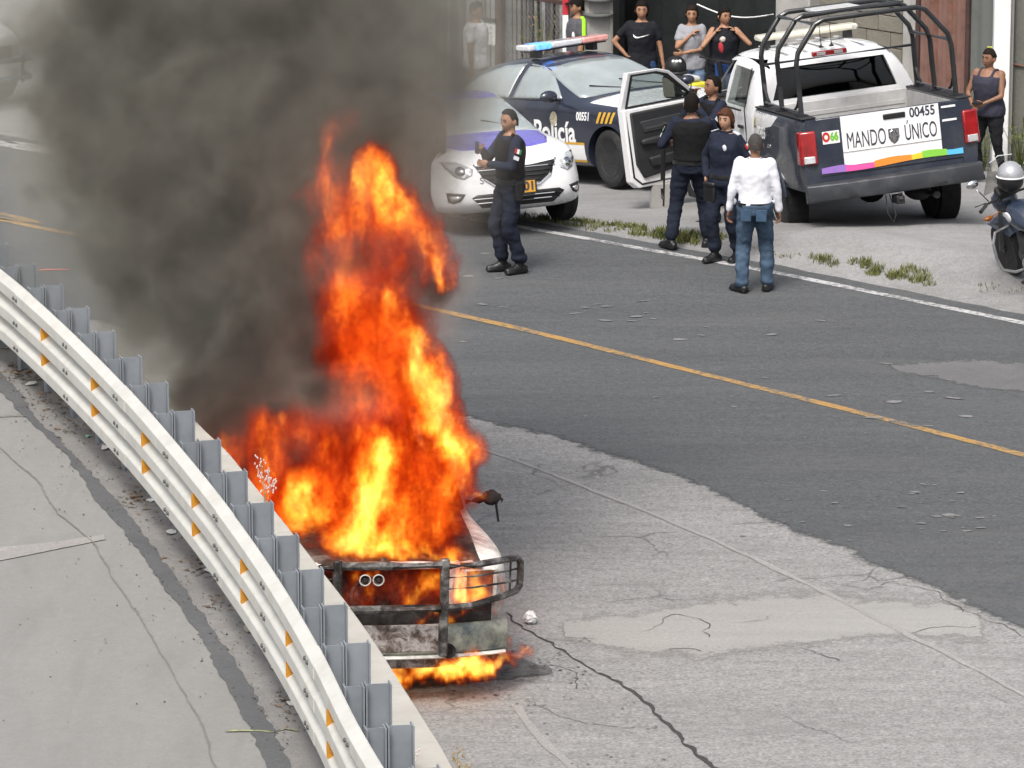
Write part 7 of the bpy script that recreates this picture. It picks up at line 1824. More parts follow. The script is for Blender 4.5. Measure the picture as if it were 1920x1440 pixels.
# woman officer
P = person('woman officer with short brown hair, navy jacket and a thigh pouch', 2.24, 52.25, (-0.62, -0.78), 1.63, skin='light', hair='brown', hairkw=dict(front=0.50, back=-0.95, side=-0.55, puff=1.16), head=(0, 0.0, 0.15), lhand=(-0.24, -0.06, 0.93), rhand=(0.22, 0.08, 0.96), lhint=(-0.8, -0.7, 0), rhint=(0.9, -0.6, 0), lfoot=(-0.08, -0.10, 0), rfoot=(0.10, 0.08, 0), female=True, fat=1.08, tuck=False)
belt(P, 0.99, 0.040); arm_patch(P, -1)
bpart(P, 'thigh_pouch', m_boot, lambda mb, V: (mb.box(V(0.12, 0.13, 0.80), (0.15, 0.07, 0.22)), mb.box(V(0.12, 0.15, 0.89), (0.155, 0.05, 0.06))), 0.02)
for k in (-1, 1):
    bpart(P, 'shoulder_mark', m_patchw, lambda mb, V: mb.box(V(k * 0.15, 0.01, 1.487), (0.075, 0.05, 0.012), Matrix.Rotation(k * 0.35, 3, 'Y')), 0.003)
bpart(P, 'chest_badge', m_patchw, lambda mb, V: mb.ell(V(-0.085, 0.155, 1.33), (0.028, 0.01, 0.036)))
bpart(P, 'chest_badge', M('blue badge', (0.05, 0.10, 0.45), 0.5), lambda mb, V: mb.box(V(0.03, 0.155, 1.34), (0.03, 0.012, 0.05)), 0.003)
bpart(P, 'collar', CL['uniform'], lambda mb, V: mb.lathe([(0.075, 0.0), (0.068, 0.05), (0.062, 0.05), (0.066, 0.0)], c=V(0, 0.0, 1.45), n=18))
bpart(P, 'trouser_badge', m_patchw, lambda mb, V: mb.ell(V(-0.17, 0.06, 0.72), (0.012, 0.03, 0.035)))
# man in white shirt
P = person('balding man in a white long sleeved shirt and blue jeans, seen from behind', 2.47, 50.76, (0.12, 1.0), 1.63, skin='brown', hair='grey', hairkw=dict(front=0.80, back=-0.40, side=-0.1, puff=1.035), head=(0, 0.0, 0.35), lhand=(-0.29, 0.03, 0.84), rhand=(0.27, 0.05, 0.86), lhint=(-0.35, -0.95, 0), rhint=(0.35, -0.95, 0), lfoot=(-0.13, -0.04, 0), rfoot=(0.14, 0.08, 0), lturn=0.75, rturn=-0.2, top='white', bottom='jeans', shoes='shoe', fat=1.10)
belt(P, 0.975, 0.019)
bpart(P, 'collar', CL['white'], lambda mb, V: mb.lathe([(0.072, 0.0), (0.066, 0.035), (0.060, 0.035), (0.064, 0.0)], c=V(0, -0.002, 1.455), n=18))
for k in (-1, 1): bpart(P, 'back_pocket', cloth('denim pocket', (0.045, 0.08, 0.13), 0.3), lambda mb, V: mb.box(V(k * 0.085, -0.150, 0.87), (0.11, 0.012, 0.12)), 0.004)
# officer almost hidden behind the smoke
P = person('officer half hidden by the edge of the smoke, only dark trousers showing', -0.93, 54.0, (-0.6, -0.8), 1.72, hairkw=dict(front=0.70, back=-0.60, side=0.02, puff=1.12))
belt(P)
# woman in the tank top at the white post
P = person('woman in a charcoal tank top and black leggings by the white post', 5.66, 59.5, (-0.55, -0.83), 1.60, skin='brown', hair='dark', hairkw=dict(front=0.52, back=-0.3, side=0.0, puff=1.12), head=(0, 0, -0.2), lhand=(-0.06, 0.25, 1.07), rhand=(0.10, 0.25, 1.04), lhint=(-1, -0.5, -0.3), rhint=(1, -0.5, -0.3), lfoot=(-0.24, 0.0, 0), rfoot=(0.12, 0.0, 0), top='charcoal', sleeve='none', bottom='legging', shoes='shoe', female=True, fat=1.34, tuck=False, neckline='low')
bpart(P, 'hair_bow', M('yellow green bow', (0.33, 0.37, 0.06), 0.6), lambda mb, V: (mb.ell(V(0.02, -0.01, 1.765), (0.022, 0.016, 0.014)), mb.ell(V(-0.015, -0.01, 1.765), (0.022, 0.016, 0.014))))
bpart(P, 'phone', m_black, lambda mb, V: mb.box(V(0.0, 0.31, 1.08), (0.11, 0.07, 0.02)), 0.004)
# onlookers by the dark shed
P = person('woman in a black tee shirt with a white swoosh, hand on her hip', 1.68, 65.1, (-0.05, -1.0), 1.74, skin='tan', hair='black', hairkw=dict(front=0.55, back=-0.9, side=-0.4, puff=1.1), rhand=(0.19, 0.05, 1.03), rhint=(1, -0.15, 0.1), lhand=(-0.30, 0.06, 0.84), lhint=(-0.6, -0.7, 0), top='black', sleeve='short', bottom='blued', shoes='shoe', female=True, fat=1.12, tuck=False)
sw = [(-0.105, 0.030), (-0.10, -0.005), (-0.075, -0.024), (-0.045, -0.022), (0.11, 0.030), (-0.03, 0.002), (-0.065, 0.0), (-0.085, 0.012)]
D_ = Drape(P['shirt'])
D_.panel('shirt_mark', [(-a, 1.30 * P['s'] + b) for a, b in sw], '+y', m_letw, P['root'], 0.006, 0.003, fine=0.03)
P = person('woman in a grey tee shirt with one arm folded and a hand at her chest', 2.33, 65.1, (-0.1, -1.0), 1.67, skin='tan', hair='dark', hairkw=dict(front=0.55, back=-0.7, side=-0.4, puff=1.1), rhand=(0.00, 0.16, 1.37), rhint=(1, 0.1, -1), lhand=(0.10, 0.20, 1.12), lhint=(-1, -0.1, -0.8), top='grey', sleeve='short', bottom='lblue', shoes='shoe', female=True, fat=0.98, tuck=False)
P = person('woman in a black top with a red print, both hands at her shoulders', 2.74, 64.9, (0.02, -1.0), 1.66, skin='tan', hair='black', hairkw=dict(front=0.55, back=-0.6, side=-0.3, puff=1.12), head=(0, 0, 0.5), rhand=(0.13, 0.12, 1.42), rhint=(1, -0.1, -0.9), lhand=(-0.15, 0.12, 1.43), lhint=(-1, -0.1, -0.8), top='black', sleeve='none', bottom='black', shoes='shoe', female=True, fat=1.15, tuck=False)
mb = MB(); V = P['V']; P['torso'](mb, 0.045, 0.95, 1.36); remeshed(mb, 'shawl', CL['black'], P['root'], 0.016, 3, 0.02, (8, 8, 4), 9)
bpart(P, 'red_print', M('red print', (0.40, 0.03, 0.04), 0.7, var=0.4, vscale=30), lambda mb, V: mb.ell(V(0.03, 0.165, 1.24), (0.06, 0.03, 0.10)), 0)
bpart(P, 'pale_print', M('pale print', (0.5, 0.45, 0.4), 0.7, var=0.4, vscale=40), lambda mb, V: mb.ell(V(0.03, 0.18, 1.33), (0.04, 0.03, 0.04)), 0)
# man in cap with neon stripe, in profile
P = person('man in a dark cap and grey shirt with a neon green shoulder stripe', 0.86, 65.5, (-1.0, -0.25), 1.73, skin='tan', hair='black', hairkw=dict(front=0.35, back=-0.5, side=0.0, puff=1.12), lhand=(-0.24, 0.06, 0.86), top='dgrey', sleeve='short', bottom='black', shoes='shoe', fat=1.05, tuck=False)
bpart(P, 'cap_peak', HAIR['black'], lambda mb, V: mb.patch(V(-0.07, 0.09, 1.68), V(0.07, 0.09, 1.68), V(0.05, 0.17, 1.665), V(-0.05, 0.17, 1.665), (0, 0.01, 0.008), 6, 4, 0.006))
mb = MB(); a_, b_ = P['sh'][-1] + Vector((-0.01, -0.02, 0.065)), P['sh'][-1].lerp(P['el'][-1], 0.62) + Vector((-0.065, -0.02, 0.0)); mb.tube([P['sh'][-1] + Vector((0.06, -0.02, 0.075)), a_ + Vector((-0.02, 0, -0.01)), b_ + Vector((0.0, 0, 0.03)), b_], 0.026, 8, flat=0.5); mb.build('neon_stripe', M('neon green stripe', (0.35, 0.80, 0.03), 0.6, var=0.05), P['root'])
bpart(P, 'shirt_number', m_letw, lambda mb, V: mb.ell(V(-0.155, 0.10, 1.27), (0.02, 0.025, 0.045)))
# man in pale shirt at the smoke's edge
P = person('man in a pale tee shirt standing at the far edge of the smoke', -0.47, 65.0, (0.9, -0.3), 1.72, skin='brown', hair='black', hairkw=dict(front=0.55, back=-0.3, side=0.1), top='palew', sleeve='short', bottom='dgrey', shoes='shoe', fat=1.15, tuck=False)
# ================================================================== FIRE AND SMOKE (volumes sampled on 3D grids)
class F:
    """tiny field algebra over geometry nodes"""
    nt = None
    def __init__(s, sock): s.s = sock
    @staticmethod
    def op(kind, *a):
        n = F.nt.nodes.new('ShaderNodeMath'); n.operation = kind
        for i, x in enumerate(a):
            if isinstance(x, F): F.nt.links.new(x.s, n.inputs[i])
            else: n.inputs[i].default_value = x
        return F(n.outputs[0])
    def __add__(s, o): return F.op('ADD', s, o)
    __radd__ = __add__
    def __sub__(s, o): return F.op('SUBTRACT', s, o)
    def __rsub__(s, o): return F.op('SUBTRACT', o, s)
    def __mul__(s, o): return F.op('MULTIPLY', s, o)
    __rmul__ = __mul__
    def max(s, o): return F.op('MAXIMUM', s, o)
    def min(s, o): return F.op('MINIMUM', s, o)
    def exp(s): return F.op('EXPONENT', s)
    def pow(s, e): return F.op('POWER', s, e)
    def abs(s): return F.op('ABSOLUTE', s)
    def step(s, a, b):
        n = F.nt.nodes.new('ShaderNodeMapRange'); n.interpolation_type = 'SMOOTHSTEP'
        F.nt.links.new(s.s, n.inputs[0])
        n.inputs[1].default_value, n.inputs[2].default_value, n.inputs[3].default_value, n.inputs[4].default_value = a, b, 0, 1
        return F(n.outputs[0])
def vop(kind, a, b=None, out=0):
    n = F.nt.nodes.new('ShaderNodeVectorMath'); n.operation = kind
    for i, x in enumerate((a, b)):
        if x is None: continue
        if hasattr(x, 'links'): F.nt.links.new(x, n.inputs[i])
        elif kind == 'SCALE' and i == 1: n.inputs[3].default_value = x
        else: n.inputs[i].default_value = x
    return n.outputs[out]
def gnoise(vec, scale, detail=3, rough=0.55, color=False):
    n = F.nt.nodes.new('ShaderNodeTexNoise')
    n.inputs['Scale'].default_value = scale; n.inputs['Detail'].default_value = detail; n.inputs['Roughness'].default_value = rough
    F.nt.links.new(vec, n.inputs['Vector'])
    return n.outputs['Color'] if color else F(n.outputs['Fac'])
def blob(vec, c, r, wgt=1.0):
    """soft ball: wgt at the middle, 0 at the rim; r may be three radii"""
    r3 = (r, r, r) if not isinstance(r, tuple) else r
    d = vop('SUBTRACT', vec, c)
    d = vop('MULTIPLY', d, tuple(1 / x for x in r3))
    n = F.nt.nodes.new('ShaderNodeVectorMath'); n.operation = 'LENGTH'; F.nt.links.new(d, n.inputs[0])
    return (1.0 - F(n.outputs['Value'])) * wgt
def limb(vec, a, b, ra, rb, wgt=1.0):
    """soft tapered column from a to b"""
    A = Vector(a); B = Vector(b); D = B - A; L2 = D.length_squared
    d = vop('SUBTRACT', vec, a)
    n = F.nt.nodes.new('ShaderNodeVectorMath'); n.operation = 'DOT_PRODUCT'; F.nt.links.new(d, n.inputs[0]); n.inputs[1].default_value = tuple(D / L2)
    t = F(n.outputs['Value']).max(0.0).min(1.0)
    sc = F.nt.nodes.new('ShaderNodeVectorMath'); sc.operation = 'SCALE'; sc.inputs[0].default_value = tuple(D); F.nt.links.new(t.s, sc.inputs[3])
    e = vop('SUBTRACT', d, sc.outputs[0])
    ln = F.nt.nodes.new('ShaderNodeVectorMath'); ln.operation = 'LENGTH'; F.nt.links.new(e, ln.inputs[0])
    return (1.0 - F.op('DIVIDE', F(ln.outputs['Value']), t * (rb - ra) + ra)) * wgt
def volume_object(name, lo, hi, vox, field, mat):
    nt = bpy.data.node_groups.new(name, 'GeometryNodeTree')
    nt.interface.new_socket('Geometry', in_out='OUTPUT', socket_type='NodeSocketGeometry')
    out = nt.nodes.new('NodeGroupOutput')
    F.nt = nt
    pos = nt.nodes.new('GeometryNodeInputPosition').outputs[0]
    d = field(pos)
    vc = nt.nodes.new('GeometryNodeVolumeCube')
    vc.inputs['Min'].default_value = lo; vc.inputs['Max'].default_value = hi
    for k, i in zip('XYZ', range(3)): vc.inputs['Resolution ' + k].default_value = max(4, int((hi[i] - lo[i]) / vox))
    nt.links.new(d.s, vc.inputs['Density'])
    sm = nt.nodes.new('GeometryNodeSetMaterial'); sm.inputs['Material'].default_value = mat
    nt.links.new(vc.outputs[0], sm.inputs['Geometry']); nt.links.new(sm.outputs[0], out.inputs[0])
    vd = bpy.data.volumes.new(name); vd.materials.append(mat)
    o = bpy.data.objects.new(name, vd); COL.objects.link(o)
    md = o.modifiers.new('field', 'NODES'); md.node_group = nt
    return o

# ---- smoke: brown-grey, dense in the heart, ragged and thin at the rim
def smoke_mat():
    m, nt = new_mat('smoke')
    at = nt.nodes.new('ShaderNodeAttribute'); at.attribute_name = 'density'
    mu = nt.nodes.new('ShaderNodeMath'); mu.operation = 'MULTIPLY'; mu.inputs[1].default_value = 1.0
    lk(nt, at.outputs['Fac'], mu.inputs[0])
    v = nt.nodes.new('ShaderNodeVolumePrincipled')
    # thin smoke is pale, the sooty heart dark
    nd = nt.nodes.new('ShaderNodeMath'); nd.operation = 'MULTIPLY'; nd.inputs[1].default_value = 0.1; lk(nt, at.outputs['Fac'], nd.inputs[0])
    lk(nt, ramp(nt, nd.outputs[0], [(0.0, (0.70, 0.69, 0.62)), (0.07, (0.49, 0.475, 0.415)), (0.22, (0.19, 0.178, 0.152)), (1.0, (0.075, 0.066, 0.060))]), v.inputs['Color'])
    v.inputs['Density Attribute'].default_value = ''
    lk(nt, mu.outputs[0], v.inputs['Density'])
    v.inputs['Anisotropy'].default_value = 0.1
    o = nt.nodes.new('ShaderNodeOutputMaterial'); lk(nt, v.outputs[0], o.inputs['Volume'])
    m.cycles.volume_sampling = 'DISTANCE' if False else 'MULTIPLE_IMPORTANCE'
    return m
SMOKE = [
  ((-2.054, 38.8, 1.464), (0.50, 1.00, 0.50), 0.90),
  ((-2.186, 39.0, 1.848), (0.50, 1.10, 0.50), 1.15),
  ((-1.671, 38.8, 2.066), (0.42, 1.10, 0.46), 1.10),
  ((-2.227, 39.1, 2.343), (0.54, 1.20, 0.54), 1.15),
  ((-1.67, 38.9, 2.642), (0.46, 1.20, 0.50), 1.15),
  ((-2.351, 39.2, 2.922), (0.71, 1.30, 0.62), 1.10),
  ((-1.798, 39.1, 3.198), (0.62, 1.30, 0.62), 1.15),
  ((-2.652, 39.4, 3.354), (0.79, 1.30, 0.67), 1.00),
  ((-1.422, 39.2, 3.562), (0.71, 1.20, 0.54), 1.05),
  ((-2.011, 39.3, 3.756), (0.83, 1.40, 0.67), 1.10),
  ((-2.995, 39.6, 3.788), (0.79, 1.30, 0.67), 0.85),
  ((-1.085, 39.2, 3.944), (0.67, 1.10, 0.54), 0.85),
  ((-0.664, 38.9, 3.702), (0.40, 0.80, 0.35), 0.50),
  ((-0.875, 39.2, 4.324), (0.50, 1.00, 0.54), 0.70),
  ((-1.507, 39.4, 4.333), (0.83, 1.40, 0.62), 1.05),
  ((-2.439, 39.6, 4.343), (0.92, 1.40, 0.71), 0.95),
  ((-3.254, 39.8, 4.353), (0.62, 1.10, 0.62), 0.65),
  ((-1.928, 39.6, 4.978), (1.08, 1.50, 0.71), 1.05),
  ((-0.876, 39.4, 4.924), (0.67, 1.20, 0.62), 0.65),
  ((-2.989, 39.8, 5.034), (0.83, 1.40, 0.71), 0.80),
  ((-2.138, 39.8, 5.751), (1.38, 1.60, 0.83), 1.00),
  ((-1.085, 39.6, 5.693), (0.92, 1.40, 0.79), 0.85),
  ((-2.99, 40.0, 5.853), (1.08, 1.50, 0.83), 0.80),
  ((-1.924, 39.9, 6.578), (1.46, 1.60, 0.83), 0.95),
  ((-0.777, 38.1, 2.768), (0.31, 0.50, 0.29), 0.75),
  ((-1.065, 38.2, 2.998), (0.33, 0.50, 0.29), 0.70),
  ((-0.981, 38.0, 2.455), (0.25, 0.45, 0.17), 0.50),
  ((-0.9, 38.2, 3.207), (0.21, 0.40, 0.25), 0.50),
  ((-1.654, 38.2, 1.268), (0.46, 0.70, 0.25), 0.65),
  ((-2.057, 38.8, 1.205), (0.42, 0.80, 0.29), 0.75),
  ((-1.311, 37.9, 1.554), (0.25, 0.40, 0.21), 0.55),
  ((-0.644, 37.1, 1.169), (0.25, 0.35, 0.17), 0.50),
  ((-1.998, 38.5, 1.451), (0.38, 0.70, 0.25), 0.90),
  ((-1.515, 37.8, 1.283), (0.29, 0.50, 0.17), 0.55),
  ((-1.11, 38.5, 3.65), (0.25, 0.40, 0.25), 0.65),
  ((-1.833, 38.7, 2.173), (0.71, 1.00, 0.62), 1.20),
  ((-2.091, 39.0, 2.792), (0.62, 1.10, 0.62), 1.20),
  ((-2.875, 39.4, 2.537), (0.46, 0.90, 0.54), 0.45),
  ((-2.659, 39.2, 2.019), (0.38, 0.80, 0.38), 0.40),
  ((-3.305, 39.6, 3.015), (0.50, 0.90, 0.50), 0.35),
  ((-2.257, 38.0, 1.741), (0.33, 0.45, 0.25), 0.60),
  ((-1.876, 37.8, 1.956), (0.38, 0.45, 0.21), 0.65),
  ((-1.498, 37.5, 1.902), (0.29, 0.40, 0.21), 0.60),
  ((-1.211, 37.4, 1.967), (0.21, 0.35, 0.19), 0.45),
  ((-0.662, 38.9, 4.331), (0.40, 0.80, 0.42), 0.55),
  ((-0.641, 38.8, 3.762), (0.33, 0.70, 0.33), 0.55),
  ((-0.54, 39.2, 4.702), (0.33, 0.80, 0.33), 0.50),
  ((-1.12, 39.1, 4.55), (0.62, 1.20, 0.62), 0.95),
  ((-0.704, 38.9, 4.038), (0.46, 0.90, 0.50), 0.62),
  ((-0.515, 38.8, 4.348), (0.25, 0.60, 0.50), 0.50),
  ((-3.825, 40.0, 4.192), (0.46, 0.90, 0.46), 0.38),
  ((-3.608, 39.8, 3.581), (0.38, 0.90, 0.46), 0.38),
  ((-2.372, 37.6, 2.107), (0.35, 0.50, 0.29), 0.75),
  ((-2.47, 37.5, 1.902), (0.25, 0.40, 0.19), 0.60),
  ((-2.083, 37.9, 2.143), (0.38, 0.60, 0.38), 1.00),
]
def smoke_field(pos):
    w1 = vop('SCALE', vop('SUBTRACT', gnoise(pos, 0.8, 2, 0.5, True), (0.5, 0.5, 0.5)), 1.1)
    w2 = vop('SCALE', vop('SUBTRACT', gnoise(pos, 2.6, 3, 0.55, True), (0.5, 0.5, 0.5)), 0.42)
    w3 = vop('SCALE', vop('SUBTRACT', gnoise(pos, 8.0, 2, 0.55, True), (0.5, 0.5, 0.5)), 0.10)
    p = vop('ADD', vop('ADD', pos, w1), vop('ADD', w2, w3))
    acc = None
    for c, r, wg in SMOKE:
        b = (blob(p, c, tuple(x * 1.06 for x in r), wg) * 8.0).exp()
        acc = b if acc is None else acc + b
    d = F.op('LOGARITHM', acc, math.e) * 0.125 - 0.07
    big = gnoise(pos, 0.55, 2, 0.5)
    fine = gnoise(p, 2.4, 6, 0.66)
    bil = (gnoise(p, 1.5, 3, 0.5) - 0.5).abs() * 3.2
    bil2 = (gnoise(p, 3.6, 3, 0.55) - 0.5).abs() * 3.2
    d = d + (fine - 0.5) * 0.7 + (big - 0.5) * 0.3 + (0.42 - bil) * 0.32 + (0.42 - bil2) * 0.18
    core = d.step(0.10, 0.80)
    rim_ = d.step(-0.30, 0.5)
    # the lee side (right, high up) has thinned out
    xyz = F.nt.nodes.new('ShaderNodeSeparateXYZ'); F.nt.links.new(pos, xyz.inputs[0])
    thin = 1.0 - F(xyz.outputs[0]).step(-1.35, -0.62) * F(xyz.outputs[2]).step(2.2, 3.0) * 0.88
    return core * core * 17.0 * thin + rim_ * rim_ * 1.5 + d.step(-0.45, 0.1) * 0.07
osm = volume_object('smoke', (-4.7, 36.4, 0.5), (0.35, 42.0, 8.2), 0.055, smoke_field, smoke_mat())
tag(osm, 'thick brown grey smoke rolling up from the burning vehicle', None, None, 'stuff')

# ---- flames
def fire_mat():
    m, nt = new_mat('flame')
    at = nt.nodes.new('ShaderNodeAttribute'); at.attribute_name = 'density'
    col = ramp(nt, at.outputs['Fac'], [(0.0, (0.80, 0.035, 0.006)), (0.22, (1.0, 0.075, 0.008)), (0.45, (1.0, 0.20, 0.012)), (0.7, (1.0, 0.42, 0.03)), (1.0, (1.0, 0.64, 0.12))])
    st = ramp(nt, at.outputs['Fac'], [(0.0, g(0)), (0.10, g(0.02)), (0.35, g(0.12)), (0.6, g(0.45)), (1.0, g(1.3))])
    mu = nt.nodes.new('ShaderNodeMath'); mu.operation = 'MULTIPLY'; mu.inputs[1].default_value = 14.0
    lk(nt, st, mu.inputs[0])
    e = nt.nodes.new('ShaderNodeEmission'); lk(nt, col, e.inputs[0]); lk(nt, mu.outputs[0], e.inputs[1])
    ab = nt.nodes.new('ShaderNodeVolumeAbsorption'); ab.inputs[0].default_value = (0.45, 0.10, 0.05, 1)
    ka = ramp(nt, at.outputs['Fac'], [(0.0, g(0)), (0.12, g(0.75)), (0.4, g(1.0)), (1.0, g(0.55))])
    mb_ = nt.nodes.new('ShaderNodeMath'); mb_.operation = 'MULTIPLY'; mb_.inputs[1].default_value = 6.0
    lk(nt, ka, mb_.inputs[0]); lk(nt, mb_.outputs[0], ab.inputs[1])
    ad = nt.nodes.new('ShaderNodeAddShader'); lk(nt, e.outputs[0], ad.inputs[0]); lk(nt, ab.outputs[0], ad.inputs[1])
    o = nt.nodes.new('ShaderNodeOutputMaterial'); lk(nt, ad.outputs[0], o.inputs['Volume'])
    return m
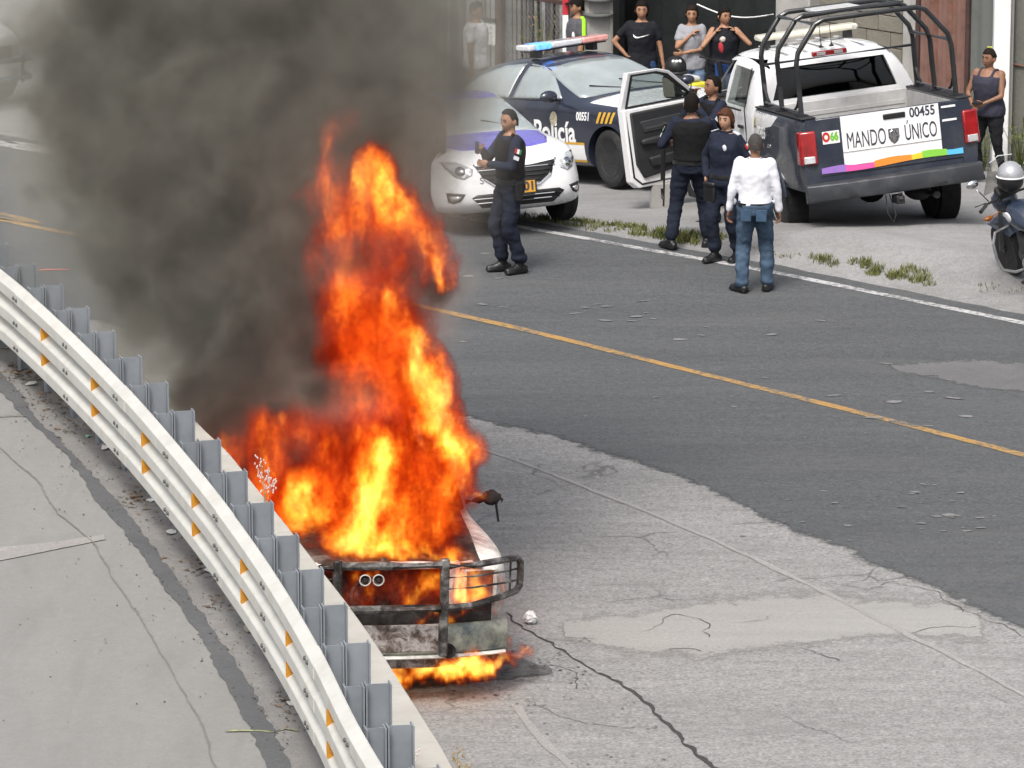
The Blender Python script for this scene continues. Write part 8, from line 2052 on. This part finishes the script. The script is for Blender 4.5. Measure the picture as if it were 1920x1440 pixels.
FIRE = [
  ((-1.17, 36.5, 1.038), (-1.034, 36.7, 1.56), 0.158, 0.125, 1.15),
  ((-1.032, 36.6, 1.422), (-0.976, 36.8, 1.699), 0.175, 0.150, 1.20),
  ((-0.976, 36.8, 1.617), (-1.04, 37.0, 1.856), 0.142, 0.100, 0.95),
  ((-1.266, 36.4, 1.065), (-1.069, 36.5, 1.366), 0.125, 0.142, 1.05),
  ((-1.031, 36.5, 1.038), (-0.714, 36.5, 1.079), 0.108, 0.108, 0.80),
  ((-0.714, 36.5, 1.079), (-0.436, 36.5, 1.059), 0.100, 0.067, 0.85),
  ((-0.795, 36.6, 1.176), (-0.637, 36.7, 1.273), 0.167, 0.167, 0.66),
  ((-0.893, 36.6, 1.381), (-0.526, 36.8, 1.535), 0.233, 0.175, 0.58),
  ((-0.395, 37.2, 1.455), (-0.526, 37.4, 1.697), 0.075, 0.117, 1.15),
  ((-0.465, 37.4, 1.593), (-0.587, 37.5, 1.86), 0.150, 0.125, 1.10),
  ((-0.587, 37.5, 1.818), (-0.648, 37.6, 2.17), 0.150, 0.125, 1.12),
  ((-0.649, 37.6, 2.086), (-0.831, 37.7, 2.479), 0.133, 0.108, 1.10),
  ((-0.812, 37.7, 2.396), (-0.914, 37.8, 2.665), 0.108, 0.075, 0.95),
  ((-0.974, 37.5, 1.526), (-0.894, 37.7, 2.063), 0.312, 0.229, 0.66),
  ((-1.1, 37.8, 2.124), (-0.975, 37.8, 2.541), 0.150, 0.167, 0.72),
  ((-1.06, 37.9, 2.435), (-1.267, 38.1, 2.893), 0.183, 0.125, 0.74),
  ((-1.227, 38.1, 2.726), (-1.308, 38.2, 3.29), 0.142, 0.125, 0.66),
  ((-1.268, 38.2, 3.207), (-1.432, 38.3, 3.562), 0.167, 0.125, 0.60),
  ((-1.436, 38.4, 3.543), (-1.474, 38.4, 3.814), 0.117, 0.067, 0.66),
  ((-1.396, 38.5, 3.858), (-1.272, 38.5, 3.962), 0.092, 0.092, 0.42),
  ((-0.994, 38.0, 3.639), (-0.895, 38.0, 3.329), 0.142, 0.150, 0.88),
  ((-0.833, 38.0, 3.536), (-0.753, 38.0, 3.246), 0.083, 0.150, 0.90),
  ((-0.771, 37.9, 3.266), (-0.569, 37.9, 2.976), 0.150, 0.108, 0.86),
  ((-0.569, 37.9, 3.018), (-0.497, 37.9, 2.748), 0.083, 0.046, 0.76),
  ((-0.978, 38.1, 3.31), (-1.062, 38.1, 2.977), 0.208, 0.167, 0.52),
  ((-1.102, 38.2, 3.581), (-1.474, 38.3, 3.437), 0.167, 0.125, 0.42),
  ((-1.522, 36.9, 1.097), (-1.588, 37.1, 1.335), 0.150, 0.125, 0.85),
  ((-1.441, 36.9, 1.262), (-1.484, 37.0, 1.402), 0.142, 0.125, 0.85),
  ((-1.605, 37.0, 1.237), (-1.436, 36.7, 0.985), 0.167, 0.167, 0.66),
  ((-1.747, 37.5, 1.359), (-1.84, 37.8, 1.494), 0.133, 0.108, 0.55),
  ((-1.825, 37.9, 1.385), (-1.786, 38.0, 1.699), 0.108, 0.050, 0.62),
  ((-2.121, 38.4, 1.132), (-2.149, 38.6, 1.383), 0.117, 0.058, 0.45),
  ((-2.299, 39.0, 1.199), (-2.437, 39.2, 1.237), 0.108, 0.108, 0.42),
  ((-1.38, 37.5, 1.485), (-1.549, 37.7, 1.645), 0.250, 0.208, 0.42),
  ((-1.209, 37.2, 1.435), (-1.365, 37.0, 1.237), 0.250, 0.250, 0.56),
  ((-0.522, 37.0, 1.278), (-0.441, 36.9, 1.159), 0.100, 0.067, 0.50),
  ((-0.666, 37.3, 1.513), (-0.566, 37.4, 1.593), 0.175, 0.142, 0.72),
  ((-1.232, 36.6, 1.176), (-1.345, 36.4, 1.024), 0.167, 0.125, 0.70),
  ((-0.331, 37.3, 1.305), (-0.222, 37.2, 1.277), 0.025, 0.021, 0.90),
  ((-1.187, 36.35, 0.833), (-0.633, 36.35, 0.853), 0.108, 0.108, 0.55),
  ((-0.731, 36.3, 0.764), (-0.553, 36.3, 0.949), 0.067, 0.058, 0.90),
  ((-1.204, 36.3, 0.949), (-1.027, 36.3, 0.961), 0.042, 0.042, 0.70),
  ((-1.228, 36.35, 0.689), (-0.871, 36.35, 0.73), 0.050, 0.050, 0.50),
  ((-0.364, 36.32, 0.759), (-0.387, 36.32, 0.964), 0.046, 0.037, 1.05),
  ((-0.285, 36.32, 0.751), (-0.3, 36.32, 0.972), 0.050, 0.037, 1.05),
  ((-0.316, 36.35, 0.996), (-0.324, 36.4, 1.106), 0.037, 0.017, 0.80),
  ((-0.135, 36.45, 0.805), (-0.151, 36.45, 0.937), 0.033, 0.025, 0.95),
  ((-0.178, 36.4, 0.634), (-0.151, 36.45, 0.715), 0.042, 0.033, 0.95),
  ((-0.73, 36.2, 0.596), (-0.513, 36.2, 0.669), 0.037, 0.037, 1.10),
  ((-0.494, 36.22, 0.623), (-0.316, 36.25, 0.664), 0.033, 0.029, 0.90),
  ((-1.184, 36.2, 0.62), (-1.065, 36.2, 0.629), 0.025, 0.021, 0.85),
  ((-1.262, 36.2, 0.669), (-1.164, 36.2, 0.608), 0.033, 0.029, 0.80),
  ((-0.888, 36.1, 0.173), (-0.771, 36.2, 0.251), 0.054, 0.042, 1.50),
  ((-0.73, 36.1, 0.186), (-0.633, 36.2, 0.267), 0.046, 0.050, 1.35),
  ((-0.632, 36.15, 0.208), (-0.435, 36.2, 0.259), 0.058, 0.054, 1.60),
  ((-0.434, 36.1, 0.223), (-0.218, 36.22, 0.27), 0.046, 0.050, 1.45),
  ((-0.218, 36.2, 0.235), (-0.059, 36.3, 0.304), 0.054, 0.037, 1.50),
  ((-0.788, 36.02, 0.156), (-0.63, 36.02, 0.189), 0.025, 0.021, 1.20),
  ((-0.433, 36.05, 0.196), (-0.276, 36.1, 0.214), 0.021, 0.021, 1.10),
  ((-0.871, 36.2, 0.115), (-0.238, 36.25, 0.195), 0.033, 0.029, 0.90),
  ((-0.04, 36.45, 0.207), (-0.056, 36.45, 0.373), 0.029, 0.017, 0.90),
  ((-0.454, 36.15, 0.417), (-0.454, 36.15, 0.426), 0.033, 0.029, 1.10),
  ((-0.008, 36.58, 0.24), (0.14, 36.6, 0.259), 0.029, 0.029, 1.00),
  ((0.02, 36.58, 0.265), (0.072, 36.58, 0.306), 0.025, 0.017, 0.85),
  ((-1.385, 36.4, 0.983), (-1.426, 36.4, 0.819), 0.058, 0.042, 0.75),
  ((-1.486, 36.45, 1.052), (-1.327, 36.45, 1.019), 0.067, 0.058, 0.80),
  ((-1.775, 37.2, 1.185), (-1.599, 36.8, 1.082), 0.167, 0.142, 0.50),
  ((-2.027, 38.2, 1.183), (-1.885, 37.8, 1.157), 0.142, 0.125, 0.40),
  ((-1.719, 37.8, 1.368), (-1.802, 37.9, 1.681), 0.092, 0.042, 0.50),
  ((-2.226, 38.8, 1.118), (-2.246, 38.8, 1.248), 0.083, 0.058, 0.50),
  ((-2.169, 37.8, 1.326), (-2.007, 37.9, 1.681), 0.167, 0.108, 0.50),
  ((-1.87, 37.5, 1.233), (-1.91, 37.6, 1.669), 0.158, 0.108, 0.62),
  ((-1.053, 37.4, 1.468), (-0.994, 37.7, 2.396), 0.354, 0.292, 0.46),
  ((-1.061, 37.9, 2.352), (-1.102, 38.1, 3.185), 0.292, 0.292, 0.45),
  ((-0.815, 38.0, 3.039), (-1.104, 38.1, 2.81), 0.250, 0.208, 0.42),
  ((-1.492, 37.2, 1.268), (-1.375, 37.4, 1.634), 0.208, 0.150, 0.55),
  ((-1.324, 36.35, 1.07), (-0.87, 36.4, 1.081), 0.062, 0.071, 0.85),
  ((-0.87, 36.4, 1.081), (-0.435, 36.4, 1.065), 0.071, 0.050, 0.85),
]
def fire_field(pos):
    st = vop('MULTIPLY', pos, (1.0, 1.0, 0.45))
    w1 = vop('SCALE', vop('SUBTRACT', gnoise(st, 1.7, 2, 0.5, True), (0.5, 0.5, 0.5)), 0.30)
    w2 = vop('SCALE', vop('SUBTRACT', gnoise(st, 5.5, 3, 0.6, True), (0.5, 0.5, 0.5)), 0.34)
    w3 = vop('SCALE', vop('SUBTRACT', gnoise(st, 17.0, 2, 0.6, True), (0.5, 0.5, 0.5)), 0.07)
    p = vop('ADD', vop('ADD', pos, w1), vop('ADD', w2, w3))
    d = None
    for a, b, ra, rb, wg in FIRE:
        f = limb(p, a, b, ra * 1.9, rb * 1.9, wg)
        d = f if d is None else d.max(f)
    n1 = gnoise(vop('ADD', st, w2), 3.4, 5, 0.66)
    n2 = gnoise(vop('MULTIPLY', p, (1, 1, 0.36)), 8.0, 4, 0.65)
    n3 = gnoise(vop('MULTIPLY', p, (1, 1, 0.42)), 21.0, 3, 0.6)
    rid = 1.0 - (n2 - 0.5).abs() * 6.0
    rid3 = 1.0 - (n3 - 0.5).abs() * 6.0
    env = d.step(-0.02, 0.22)
    d = d + env * ((n1 - 0.5) * 1.5 + (rid - 0.50) * 0.42 + (rid3 - 0.5) * 0.27) - 0.14
    return d.max(0.0).min(1.0)
ofr = volume_object('flames', (-2.9, 35.75, 0.0), (0.4, 40.0, 4.8), 0.020, fire_field, fire_mat())
tag(ofr, 'orange and yellow flames engulfing the vehicle', None, None, 'stuff')
